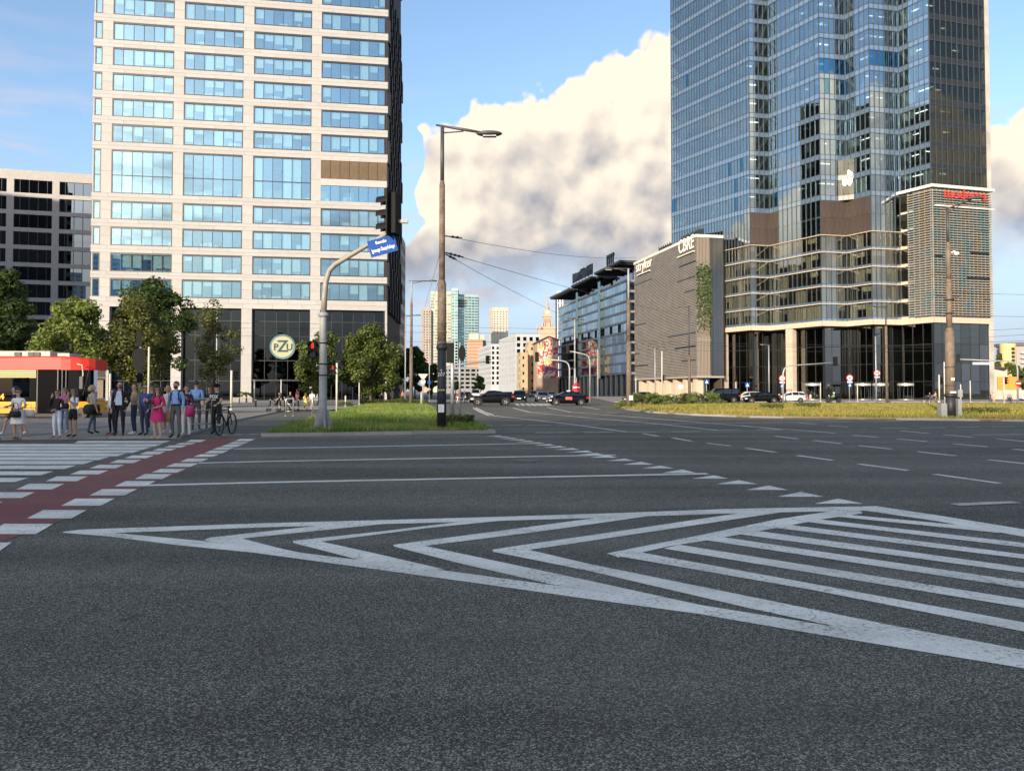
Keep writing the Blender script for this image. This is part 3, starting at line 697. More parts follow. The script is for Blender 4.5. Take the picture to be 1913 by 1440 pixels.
GL_B = mglass('glass_bright_blue', 0.35, (0.35, 0.78, 1.0), (0.2, 0.5, 0.65), 0.0, 0.2)
SPAN = mspan('spandrel_glass', (0.12, 0.18, 0.26), 0.34)
MULL = pm('mullion_grey', (0.055, 0.07, 0.085), 0.6, spec=0.2)
BEIGE = pm('beige_stone', (0.52, 0.42, 0.32), 0.65, 0.08, 2.0)
BROWN = pm('brown_louvre', (0.075, 0.052, 0.04), 0.5, 0.2, 2.0, metal=0.2, rnd=0.1)
def right_tower():
    pts = {'P7': (34.9, 162.8), 'P6': (45.8, 143.4), 'C1': (49.8, 144.2), 'P4': (55.5, 134.0), 'C2': (60.6, 135.0), 'P2': (62.99, 130.7), 'C3': (68.75, 131.9), 'P1': (71.5, 127.0), 'P0': (82.9, 130.0)}
    O = Vector(pts['P4'])
    R = root('glass_tower', 'tall blue glass office tower with zigzag facade, brown panels and stone columns', 'office building', (O.x, O.y, 0))
    loc = {k: (v[0] - O.x, v[1] - O.y) for k, v in pts.items()}
    seq = ['P7', 'P6', 'C1', 'P4', 'C2', 'P2', 'C3', 'P1', 'P0']
    nm = [28, 4, 11, 5, 5, 6, 6, 10]
    fcs = [Facet(loc[seq[i]], loc[seq[i + 1]]) for i in range(8)]
    zb0, zb1 = 13.2, 14.1
    pod = [zb1 + i * 3.1 for i in range(6)]          # podium storeys
    zp = pod[-1]                                      # 29.6
    zt = 35.9; fh = 3.7; nfl = 15
    pane_t, pane_p, spn = [], [], []
    mull = MB(); ledge = MB()
    for i, fc in enumerate(fcs):
        n = nm[i]; w = fc.L / n
        mod = i in (6, 7)    # podium part covered by the louvred block
        for k in range(nfl):
            a = zt + k * fh
            for j in range(n):
                mt = GL_B if (k in (5, 6) and i == 3 and random.random() < .6) or (k == 6 and i in (5,) and random.random() < .7) or (k in (1, 2) and i == 0 and random.random() < .1) or random.random() < 0.006 else (GL_R if i == 7 else GL_T)
                pane_t.append((fc, j * w + 0.03, (j + 1) * w - 0.03, a + 0.95, a + fh - 0.04, -0.1, -0.06, mt))
            spn.append((fc, 0.02, fc.L - 0.02, a + 0.04, a + 0.92, -0.1, -0.05, FRAME if i == 7 else SPAN))
            mull.fb(fc, 0, fc.L, a + 0.90, a + 0.965, -0.12, 0.0); mull.fb(fc, 0, fc.L, a - 0.035, a + 0.035, -0.12, 0.002)
        for j in range(n + 1):
            mull.fb(fc, j * w - 0.03, j * w + 0.03, zt, zt + nfl * fh, -0.12, 0.06)
            if not mod: mull.fb(fc, j * w - 0.03, j * w + 0.03, zb1, zt, -0.12, 0.05)
        if mod: continue
        for k in range(5):
            a = pod[k]
            for j in range(n):
                pane_p.append((fc, j * w + 0.03, (j + 1) * w - 0.03, a + 0.5, a + 3.0, -0.1, -0.06, GL_P))
            spn.append((fc, 0.02, fc.L - 0.02, a + 0.05, a + 0.48, -0.1, -0.05, SPAN))
            mull.fb(fc, 0, fc.L, a + 0.46, a + 0.52, -0.12, 0.0)
            if k: ledge.fb(fc, -0.15, fc.L + 0.1, a - 0.09, a + 0.05, -0.1, 0.22 if i % 2 == 0 else 0.225)
        brown = i in (1, 3) or (i == 2) or (i == 4)
        nb = max(2, n)
        for j in range(nb):
            q0, q1 = fc.L * j / nb + 0.02, fc.L * (j + 1) / nb - 0.02
            isb = (i == 1) or (i == 2 and j < 2) or (i == 3) or (i == 4)
            for zz in (zp, (zp + zt) / 2):
                if isb: pane_p.append((fc, q0, q1, zz + 0.02, zz + (zt - zp) / 2 - 0.02, -0.12, -0.04, BROWN))
                else: pane_p.append((fc, q0, q1, zz + 0.05, zz + (zt - zp) / 2 - 0.02, -0.1, -0.06, GL_T))
        ledge.fb(fc, -0.1, fc.L + 0.1, zp - 0.09, zp + 0.03, -0.1, 0.2)
    # added glass strip, splayed in the inner corner to throw a sun glint
    nrm = Vector((-0.4356, -0.9)).normalized(); tv = Vector((-nrm.y, nrm.x)); c2 = Vector(loc['C2']) + nrm * 1.0; fs_ = Facet(c2 - tv * 1.3, c2 + tv * 1.3)
    for k in range(2):
        for j in range(3): piece('glint_pane', fs_, j * 0.87 + 0.03, j * 0.87 + 0.84, zt + k * fh + 0.95, zt + (k + 1) * fh - 0.04, -0.06, 0, GL_S, R, 0.006)
        piece('glint_spandrel', fs_, 0.0, 2.6, zt + k * fh + 0.04, zt + k * fh + 0.92, -0.06, 0, FRAME, R); mull.fb(fs_, 0, 2.6, zt + k * fh + 0.9, zt + k * fh + 0.96, -0.05, 0.03)
    for j in range(4): mull.fb(fs_, j * 0.87 - 0.03, j * 0.87 + 0.03, zt, zt + 2 * fh, -0.05, 0.06)
    # split: which panes are objects
    pieces('pane', pane_t, R, 300, tilt=0.0035, rest='smaller_panes')
    pieces('podium_pane', pane_p, R, 300, tilt=0.003, rest='smaller_podium_panes')
    pieces('spandrel_glass', spn, R, 300, tilt=0.002)
    mull.build('mullions', MULL, R, kind='stuff'); ledge.build('ledge', BEIGE, R)
    # inside: slabs with ceilings, core, roof
    ring_ = [loc[s] for s in seq]; back = [(loc['P0'][0] + 6, loc['P0'][1] + 38), (loc['P7'][0] + 22, loc['P7'][1] + 34)]
    def inset(d): return [(p[0] + n_[0] * d, p[1] + n_[1] * d) for p, n_ in zip(ring_, [(0.62, 0.78)] * 9)]
    mb = MB(); fl = inset(0.45) + back
    for z in pod + [zt + k * fh for k in range(nfl + 1)] + [32.7]: mb.prism(fl, z + 0.06, z + (0.85 if z >= zt else 0.42))
    mb.build('floor_slabs', pm('slab_ceiling', (0.55, 0.53, 0.48), 0.8), R)
    core = inset(7.0) + [(back[0][0] - 1, back[0][1] - 1), (back[1][0], back[1][1] - 1)]
    MB().prism(core, 0, zt + nfl * fh).build('core', pm('core_wall', (0.45, 0.42, 0.37), 0.8, 0.3, 0.25), R)
    MB().prism(inset(0.1) + back, zt + nfl * fh + 0.05, zt + nfl * fh + 30).build('upper_storeys', SPAN, R)
    mb = MB()
    for fc in fcs:                        # pale blinds and desks behind the glass
        for k in range(nfl):
            a = zt + k * fh + 0.95
            s = 0.3
            while s < fc.L - 1.5:
                w = random.uniform(0.9, 2.6)
                if random.random() < 0.34: dz = random.choice((0.8, 1.4, 2.6)); mb.fb(fc, s, min(fc.L - 0.2, s + w), a + 2.65 - dz, a + 2.65, -0.42, -0.4)
                s += w + 0.2
        if fc in fcs[6:]: continue
        for k in range(5):
            a = pod[k] + 0.5; s = 0.3
            while s < fc.L - 1.2:
                w = random.uniform(0.8, 2.2)
                if random.random() < 0.62: dz = random.choice((1.0, 2.4, 2.4)); mb.fb(fc, s, min(fc.L - 0.2, s + w), a + 2.45 - dz, a + 2.45, -0.42, -0.4)
                s += w + 0.15
    mb.build('blinds', BLIND, R, kind='stuff')
    lp = MB()
    for k in range(nfl):
        for q in range(10):
            fc = random.choice(fcs[1:]); s = random.uniform(0.5, max(0.6, fc.L - 2)); lp.fb(fc, s, s + 1.3, zt + k * fh + fh - 0.02, zt + k * fh + fh + 0.04, -2.5, -2.3)
    lp.build('ceiling_lights', memit('office_tube_light', (1.0, 0.95, 0.85), 2.0), R, kind='stuff')
    # belt of stone under the podium + columns + lobby
    mb = MB()
    for i, fc in enumerate(fcs): mb.fb(fc, -0.2 if i == 0 else 0.0, fc.L + (0.28 if i % 2 == 0 else 0.0), zb0 - (0.004 * i), zb1 + 0.003 * i, -1.0, 0.3 + (0.002 * i))
    mb.build('stone_belt', BEIGE, R)
    sf = inset(0.4) + back
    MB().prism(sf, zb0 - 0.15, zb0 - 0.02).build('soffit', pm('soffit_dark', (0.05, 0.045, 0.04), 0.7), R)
    lf = []; fr = MB()
    rows = [0.08, 3.2, 6.3, 9.6, 13.1]
    l2 = [(p[0] + 0.55 * 1.6, p[1] + 0.83 * 1.6) for p in ring_]
    for i in range(8):
        fc = Facet(l2[i], l2[i + 1]) if i not in (6, 7) else fcs[i]
        n = max(2, int(round(fc.L / 1.9))); w = fc.L / n
        for j in range(n):
            for r in range(4): lf.append((fc, j * w + 0.03, (j + 1) * w - 0.03, rows[r] + 0.03, rows[r + 1] - 0.03, -0.2, -0.16, GL_Q))
        for j in range(n + 1): fr.fb(fc, j * w - 0.04, j * w + 0.04, 0, 13.1, -0.3, -0.1)
        for r in rows[1:-1]: fr.fb(fc, 0, fc.L, r - 0.05, r + 0.05, -0.3, -0.103)
    pieces('lobby_pane', lf, R, 300, tilt=0.003); fr.build('lobby_frame', FRAME, R)
    # stone columns in front of the lobby
    for (u, w) in ((1350, 1.45), (1476, 1.55)):
        fc = fcs[0] if u < 1400 else fcs[2]
        A_ = Facet((fc.A.x + O.x, fc.A.y + O.y), (fc.B.x + O.x, fc.B.y + O.y)); s = A_.s(u)
        hh = zb0 / 5
        col = MB().fb(fc, s - w / 2 + 0.02, s + w / 2 - 0.02, 0, zb0, -0.9, 0.14).build('column', STONE_S, R)
        for q in range(5): piece('stone_block', fc, s - w / 2, s + w / 2, q * hh + 0.012, (q + 1) * hh - 0.012, -0.95, 0.16, BEIGE, col)
    # pale lobby interior wall, trusses and door drums
    tr_ = MB(); fcx = Facet(l2[3], l2[6]); zc = 8.2
    for q in range(16):
        a, b = fcx.L * q / 16, fcx.L * (q + 1) / 16
        tr_.tube([fcx.p(a, -2.5, zc), fcx.p((a + b) / 2, -2.5, zc + 1.1)], 0.05, 5); tr_.tube([fcx.p((a + b) / 2, -2.5, zc + 1.1), fcx.p(b, -2.5, zc)], 0.05, 5)
    for z in (zc, zc + 1.1): tr_.tube([fcx.p(0, -2.5, z), fcx.p(fcx.L, -2.5, z)], 0.07, 6)
    tr_.build('lobby_truss', pm('white_steel', (0.7, 0.7, 0.68), 0.5), R)
    for u in (1519, 1612, 1645, 1692):
        p_ = at(u, HOR, 127.5); dr = MB()
        dr.lathe([(1.25, 2.35), (1.3, 2.4), (1.3, 2.75), (1.2, 2.8)], 20, (p_.x - O.x, p_.y - O.y, 0.08)); dr.lathe([(1.3, 0.0), (1.3, 0.08)], 20, (p_.x - O.x, p_.y - O.y, 0.08))
        d = dr.build('door_drum', pm('door_steel', (0.55, 0.54, 0.5), 0.35, metal=0.5), R)
        for q in range(6):
            w = q * math.pi / 3 + 0.3
            MB().tube([(p_.x - O.x + 1.22 * math.cos(w), p_.y - O.y + 1.22 * math.sin(w), 0.1), (p_.x - O.x + 1.22 * math.cos(w), p_.y - O.y + 1.22 * math.sin(w), 2.45)], 0.04, 6).build('door_post', MULL, d)
    # louvred block with red lettering
    f6, f7 = fcs[6], fcs[7]
    zt2 = zat(1745, 345.5, 127)
    lv = MB(); z = zb1 + 0.35
    SL = pm('louvre_slat', (0.42, 0.40, 0.36), 0.45, 0.25, 1.2, metal=0.35)
    slm = bpy.data.materials.new('coloured_slats'); slm.use_nodes = True; t = slm.node_tree; t.nodes.clear(); g = G(t)
    Pq = g.n('ShaderNodeTexCoord').outputs['Object']
    dg_ = g.noise(g.vm('MULTIPLY', Pq, (0.55, 0.55, 0.20)), 1.0, 2, 0.5, 0.4)
    c = g.mix(g.ss(dg_, 0.52, 0.62), (0.33, 0.32, 0.29), (0.20, 0.31, 0.31)); c = g.mix(g.ss(dg_, 0.46, 0.38), c, (0.36, 0.29, 0.20))
    b_ = g.n('ShaderNodeBsdfPrincipled', {'Base Color': c, 'Roughness': 0.45, 'Metallic': 0.3}); o_ = g.n('ShaderNodeOutputMaterial'); t.links.new(b_.outputs[0], o_.inputs[0])
    while z < zt2 - 0.9:
        lv.fb(f7, 0.0, f7.L + 0.3, z, z + 0.17, 0.28, 0.62); lv.fb(f6, 1.6, f6.L + 0.3, z + 0.002, z + 0.172, 0.25, 0.55); z += 0.43
    lv.build('louvre_screen', slm, R, kind='stuff')
    bk = MB(); bk.fb(f7, 0.0, f7.L + 0.2, zb1, zt2 - 0.6, -0.3, 0.12); bk.fb(f6, 2.6, f6.L + 0.05, zb1, zt2 - 0.6, -0.3, 0.1); bk.build('screen_wall', pm('screen_back', (0.17, 0.165, 0.15), 0.6, 0.2, 0.7), R)
    sup = MB()
    for q in range(15): s = f7.L * q / 14; sup.fb(f7, s - 0.05, s + 0.05, zb1 + 0.2, zt2 - 0.7, 0.12, 0.34)
    for q in range(5): s = 1.6 + (f6.L - 1.6) * q / 4; sup.fb(f6, s - 0.05, s + 0.05, zb1 + 0.2, zt2 - 0.7, 0.1, 0.3)
    sup.build('screen_posts', SL, R)
    CAP = pm('white_coping', (0.66, 0.63, 0.56), 0.5)
    mb = MB(); mb.fb(f7, -0.1, f7.L + 0.9, zt2 - 0.5, zt2, -0.4, 0.75); mb.fb(f6, -0.3, f6.L + 0.7, zt2 - 0.495, zt2 + 0.004, -0.4, 0.7); mb.build('coping', CAP, R)
    mb = MB(); mb.fb(f7, 0.1, f7.L + 0.8, zt2 - 3.75, zt2 - 3.5, 0.5, 0.72); mb.build('sign_rail', CAP, R)
    for (a, b, z) in ((0.0, 1.6, 24.3), (0.0, 2.3, 21.5), (7.4, 11.4, 25.2), (0.1, 4.8, 17.6), (9.0, 11.4, 29.2), (6.6, 11.5, 20.8), (10.3, 11.5, 17.2)):
        MB().fb(f7, a, b, z, z + 0.3, 0.5, 0.65).build('dark_slot', FRAME, R)
    text('lettering', 'moderna', 2.55, pm('sign_red', (0.72, 0.045, 0.025), 0.4), R, f7.p(f7.L * 0.53, 0.9, zt2 - 1.5), (math.pi / 2, 0, f7.rot), 0.06, 0.0, 0.98)
    # glazed podium storeys left of the louvres
    lst = []
    for k in range(5):
        for j in range(2): lst.append((f6, 0.05 + j * 1.25, 1.2 + j * 1.25, pod[k] + 0.5, pod[k] + 3.0, -0.1, -0.06, GL_P))
        MB().fb(f6, 0, 2.6, pod[k] - 0.08, pod[k] + 0.46, -0.1, 0.1).build('ledge', BEIGE, R)
    pieces('podium_pane', lst, R)
GL_S = mglass('glass_glint', 0.004, (1, 0.95, 0.85), (0.7, 0.74, 0.72), 0.0, 0.5)  # for the added glint strip, angled to mirror the sun
GL_Q = mglass('glass_lobby', 0.16, (1.0, 0.97, 0.88), (0.26, 0.28, 0.25), 0.0, 0.4)
right_tower()
# ------------------------------------------------------------------ louvred block beside the tower (white lettering)
def louvre_block():
    A, B = (29.3, 178.3), (36.1, 146.0)
    C = (41.6, 147.1)
    R = root('louvred_block', 'brown grey louvred block with white lettering and planted strip at the street corner', 'office building', (B[0], B[1], 0))
    L_ = lambda p: (p[0] - B[0], p[1] - B[1])
    fc = Facet(L_(A), L_(B)); f2 = Facet(L_(B), L_(C)); W0 = Facet(A, B)
    z0, z1 = 4.5, 32.2
    SLT = pm('brown_slat', (0.235, 0.215, 0.19), 0.55, 0.16, 0.5)
    BK = pm('slat_backing', (0.07, 0.06, 0.05), 0.7)
    mb = MB(); z = z0
    while z < z1 - 0.6:
        mb.fb(fc, 0.05, fc.L + 0.05, z, z + 0.2, -0.05, 0.14); z += 0.32
    mb.build('slats', SLT, R, kind='stuff')
    mb = MB(); mb.fb(fc, 0, fc.L, z0, z1 - 0.3, -0.5, 0.0); mb.fb(f2, 0.02, f2.L, z0, z1 - 0.3, -0.5, -0.05); mb.build('wall', BK, R)
    MB().prism([L_(p) for p in (A, (B[0] + .1, B[1] + .3), (C[0], C[1] + .3), (44, 152), (36, 176))], z0 + 0.1, z1 - 0.35).build('core', BK, R)
    CAP = pm('white_coping', (0.66, 0.63, 0.56), 0.5)
    mb = MB(); mb.fb(fc, -0.1, fc.L + 0.3, z1 - 0.55, z1, -0.6, 0.25); mb.fb(f2, 0.0, f2.L, z1 - 0.547, z1 + 0.004, -0.6, 0.2); mb.build('coping', CAP, R)
    mb = MB(); mb.fb(fc, 0, fc.L + 0.1, z0 - 0.35, z0 - 0.02, -3, 0.2); mb.fb(f2, 0.1, f2.L, z0 - 0.347, z0 - 0.017, -3, 0.18); mb.build('soffit_edge', pm('soffit_stone', (0.33, 0.29, 0.24)), R)
    for (u0, v0, u1, v1) in ((1187, 532, 1219, 521), (1266, 528, 1300, 516), (1279, 548, 1300, 540), (1187, 608, 1208, 603), (1249, 630, 1301, 620), (1262, 652, 1301, 646), (1186, 662, 1195, 661), (1187, 684, 1211, 681), (1274, 675, 1301, 672), (1270, 500, 1302, 487)):
        s0, za = W0.hit(u0, v0); s1, zb = W0.hit(u1, v1); z = (za + zb) / 2
        MB().fb(fc, max(0.05, s0), min(fc.L, s1), z - 0.14, z + 0.14, 0.0, 0.16).build('dark_slot', FRAME, R)
    WT = pm('sign_white', (0.80, 0.76, 0.68), 0.45)
    for txt, u, v, sz, sx in (('stryker', 1205, 495, 3.3, 1.0), ('CBRE', 1284.5, 458, 3.9, 0.78)):
        s, z = W0.hit(u, v); text('lettering', txt, sz, WT, R, fc.p(s, 0.35, z), (math.pi / 2, 0, fc.rot), 0.05, 0.02, sx)
        MB().fb(fc, s - 4, s + 3.5, z - 1.95, z - 1.75, 0.15, 0.5).build('sign_rail', WT, R)
    # vertical fins and climbing plants on the narrow side
    mb = MB(); n = 9
    for k in range(n): mb.fb(f2, 0.1 + k * 0.3, 0.22 + k * 0.3, z0, z1 - 0.6, -0.05, 0.2)
    for k in range(4): mb.fb(f2, 0.05, 2.9, z0 + 7 * k, z0 + 7 * k + 0.12, -0.05, 0.24)
    mb.build('vertical_fins', pm('fin_grey', (0.30, 0.26, 0.21), 0.5), R)
    for k in range(5): MB().fb(f2, 3.0 + k * 0.5, 3.46 + k * 0.5, z0 + 0.1, z1 - 0.6, -0.05, 0.0).build('side_pane', GL_Q, R)
    lf = MB()
    for i in range(1900):
        zz = random.choice((14.5, 17, 18.5, 20.5, 21, 23, 24.2, 25)) + random.gauss(0, 0.9)
        if zz < 12 or zz > 27: continue
        s = random.uniform(-0.2, 3.0) ; nn = random.uniform(0.15, 0.55); a = random.uniform(0.1, 0.24)
        c = Vector(f2.p(s, nn, zz)); d1 = Vector((random.gauss(0, 1), random.gauss(0, 1), random.gauss(0, 1))).normalized() * a; d2 = Vector((random.gauss(0, 1), random.gauss(0, 1), random.gauss(0, 1))).normalized() * a
        lf.add([c - d1, c + d2, c + d1, c - d2], [(0, 1, 2, 3)])
    lf.build('climbing_plants', pm('climber_leaf', (0.06, 0.095, 0.028), 0.6, 0.4, 2.0), R, kind='stuff')
    # columns and dark glazing at street level
    for k in range(7):
        s = 2.0 + k * (fc.L - 4) / 6
        MB().fb(fc, s - 0.75, s + 0.75, 0, z0 - 0.3, -1.9, -0.4).build('column', BEIGE, R)
    lst = []
    for k in range(14): lst.append((fc, fc.L * k / 14 + 0.05, fc.L * (k + 1) / 14 - 0.05, 0.1, z0 - 0.4, -2.6, -2.5, GL_Q))
    pieces('shop_pane', lst, R); MB().fb(fc, 0, fc.L, 0, z0 - 0.4, -5.2, -5).build('inner_wall', BK, R)
    # plant room on the roof and chimney
    f_ = Facet(L_((33, 165)), L_((38.5, 150))); 
    mb = MB(); mb.fb(fc, 7, fc.L - 4, z1 - 0.3, z1 + 2.2, -3.6, -3.3); 
    for k in range(18): mb.fb(fc, 7 + k * 1.2, 7.15 + k * 1.2, z1 - 0.3, z1 + 2.5, -3.3, -3.15)
    mb.build('roof_screen', FRAME, R)
    MB().fb(fc, 17, 20, z1 + 2.0, z1 + 5.2, -5.5, -3.5).build('roof_chimney', pm('pink_render', (0.45, 0.30, 0.22)), R)
louvre_block()
# ------------------------------------------------------------------ dark glass office further up the street
def dark_office():
    A, B = (19.4, 313.9), (35.9, 235.0); C = (41.0, 236.0)
    R = root('dark_glass_office', 'dark glass office building with horizontal bands, overhanging roof and black rooftop lettering', 'office building', (B[0], B[1], 0))
    L_ = lambda p: (p[0] - B[0], p[1] - B[1]); fc = Facet(L_(A), L_(B)); f2 = Facet(L_(B), L_(C)); L = fc.L
    z1 = 36.3; nf = 9; z0 = 7.2; fh = (z1 - z0) / nf
    GD = mglass('glass_dark_office', 0.42, (0.85, 0.95, 0.98), (0.10, 0.13, 0.14), 0.0, 0.3)
    BND = pm('grey_band', (0.24, 0.24, 0.23), 0.5); BAND = MB(); wins = []
    for k in range(nf + 1):
        zz = z0 + k * fh; BAND.fb(fc, 0, L, zz - 0.35, zz + 0.35, -0.4, 0.1 + 0.002 * k); BAND.fb(f2, 0, f2.L, zz - 0.348, zz + 0.352, -0.4, 0.08)
    BAND.build('floor_bands', BND, R)
    for k in range(nf):
        n = 30
        for j in range(n):
            s0, s1 = L * j / n, L * (j + 1) / n
            if k in (4,) and j % 3 == 0:
                continue
            wins.append((fc, s0 + 0.06, s1 - 0.06, z0 + k * fh + 0.38, z0 + (k + 1) * fh - 0.38, -0.2, -0.15 if k >= 5 else -0.18, GD if k >= 4 else GL_K))
        for j in range(2): wins.append((f2, f2.L * j / 2 + 0.06, f2.L * (j + 1) / 2 - 0.06, z0 + k * fh + 0.38, z0 + (k + 1) * fh - 0.38, -0.2, -0.15, GL_K))
    pieces('window', wins, R, 300, tilt=0.003)
    MB().prism([L_(p) for p in ((A[0] + .6, A[1]), (B[0] + .6, B[1] + .6), (C[0], C[1] + .6), (60, 250), (45, 320))], 0, z1 - 0.2).build('core', pm('core_dark', (0.03, 0.032, 0.035), 0.5), R)
    # glazed stair shafts
    for s in (L * 0.36, L * 0.69):
        MB().fb(fc, s - 1.3, s + 1.3, 6, z1 + 4.5, -0.3, 0.6).build('stair_shaft', mglass('glass_shaft', 0.3, (0.8, 0.95, 0.93), (0.12, 0.18, 0.18), 0.0, 0.1), R)
        MB().fb(fc, s - 1.5, s + 1.5, z1 + 4.5, z1 + 5.2, -6, 1.2).build('shaft_cap', BND, R)
    # overhanging roof canopies
    for a, b, zz in ((-2, L * 0.33, 4.2), (L * 0.37, L * 0.67, 4.6), (L * 0.72, L + 3, 5.2)):
        mb = MB(); mb.fb(fc, a, b, z1 + zz, z1 + zz + 0.7, -8, 3.2)
        k = a + 1
        while k < b: mb.fb(fc, k, k + 0.35, z1 + zz - 0.45, z1 + zz, -6, 3.0); k += 2.6
        mb.build('roof_canopy', pm('canopy_dark', (0.045, 0.045, 0.05), 0.5), R)
    mb = MB(); mb.fb(fc, 0, L, z1 + 0.3, z1 + 3.6, -2.6, -2.2); mb.build('attic_wall', GL_K, R)
    sb = MB(); SBK = pm('sign_black', (0.012, 0.012, 0.015), 0.5); x = L * 0.37   # rooftop sign: strokes too small to read
    rs = random.Random(3)
    while x < L * 0.66:
        w = rs.choice((0.9, 1.3, 1.7)); zt_ = z1 + 9.6 + rs.uniform(-0.4, 0.5)
        sb.fb(fc, x, x + 0.55, z1 + 6.2, zt_, 2.2, 2.6); sb.fb(fc, x + w, x + w + 0.5, z1 + 6.2, zt_, 2.2, 2.61)
        sb.fb(fc, x + 0.5, x + w, rs.choice((z1 + 6.3, z1 + 7.8, z1 + 9.0)), rs.choice((z1 + 9.1, z1 + 9.4)), 2.25, 2.58); x += w + 0.95
    sb.build('rooftop_lettering', SBK, R)
    sb = MB(); x = L * 0.86
    for k in range(4): sb.fb(fc, x, x + 0.6, z1 + 6.4, z1 + 9.8, 2.2, 2.6); sb.fb(fc, x + 0.55, x + 1.3, z1 + 8.6, z1 + 9.5, 2.2, 2.58); x += 1.9
    sb.build('rooftop_lettering', SBK, R)
    mb = MB()
    for k in range(7): mb.fb(fc, L * 0.36 + k * 3.9, L * 0.36 + k * 3.9 + 0.2, z1 + 5.2, z1 + 8, 2.0, 2.2)
    mb.build('sign_posts', FRAME, R)
    # street level colonnade
    for k in range(17): MB().fb(fc, L * k / 16 - 0.35, L * k / 16 + 0.35, 0, z0 - 0.4, -0.8, 0.0).build('column', pm('column_grey', (0.36, 0.35, 0.32), 0.6), R)
    lst = [(fc, L * j / 26 + 0.05, L * (j + 1) / 26 - 0.05, 0.1, z0 - 0.4, -1.9, -1.8, GL_K) for j in range(26)]
    pieces('shop_pane', lst, R)
dark_office()
# ------------------------------------------------------------------ buildings further down the street
GLF = mglass('glass_far', 0.35, (0.85, 0.95, 1.0), (0.10, 0.13, 0.15), 0.0, 0.35)
WREND = pm('white_render', (0.44, 0.45, 0.46), 0.7, 0.05, 0.3)
Ba, Bb, Bc = (-7.0, 401.5), cor(963, 360), cor(1010, 362.5)
grid_building('white_apartment_block', 'white apartment block with rows of windows and grey base beside the mural house', 'apartment block', [(Ba, Bb), (Bb, Bc)], 4.5, zat(963, 627, 360), 8, WREND, GLF,
              bays=3.4, wfr=0.55, hfr=0.62, poly=[Ba, Bb, Bc, (14, 405)], roofh=0.8)
Aa, Ab, Ac = (-22.07, 494.7), cor(917, 450), cor(934, 451)
grid_building('white_apartment_block', 'smaller white apartment block further up the street, left of its larger neighbour', 'apartment block', [(Aa, Ab), (Ab, Ac)], 5, zat(917, 645, 450), 8, WREND, GLF,
              bays=3.6, wfr=0.5, hfr=0.6, poly=[Aa, Ab, Ac, (-9, 500)], roofh=0.8)
OCH = pm('ochre_render', (0.46, 0.37, 0.24), 0.85, 0.12, 0.25)
GLW = mglass('glass_small', 0.2, (1, 1, 1), (0.1, 0.1, 0.1), 0.0, 0.4)
p0, p1, p2 = cor(965, 322), cor(970, 300), cor(986, 301)
grid_building('ochre_house', 'low sunlit ochre house in front of the white apartment block', 'house', [(p0, p1), (p1, p2)], 1.0, zat(970, 661, 300), 5, OCH, GLW, bays=3.8, wfr=0.22, hfr=0.35, poly=[p0, p1, p2, cor(984, 322)], roofh=0.6)
p0, p1, p2 = cor(981, 330), cor(985, 306), cor(1003, 307)
grid_building('ochre_house', 'taller sunlit ochre tenement touching the mural house', 'house', [(p0, p1), (p1, p2)], 1.0, zat(985, 644, 306), 6, OCH, GLW, bays=3.2, wfr=0.2, hfr=0.4, poly=[p0, p1, p2, cor(1000, 330)], roofh=1.2)
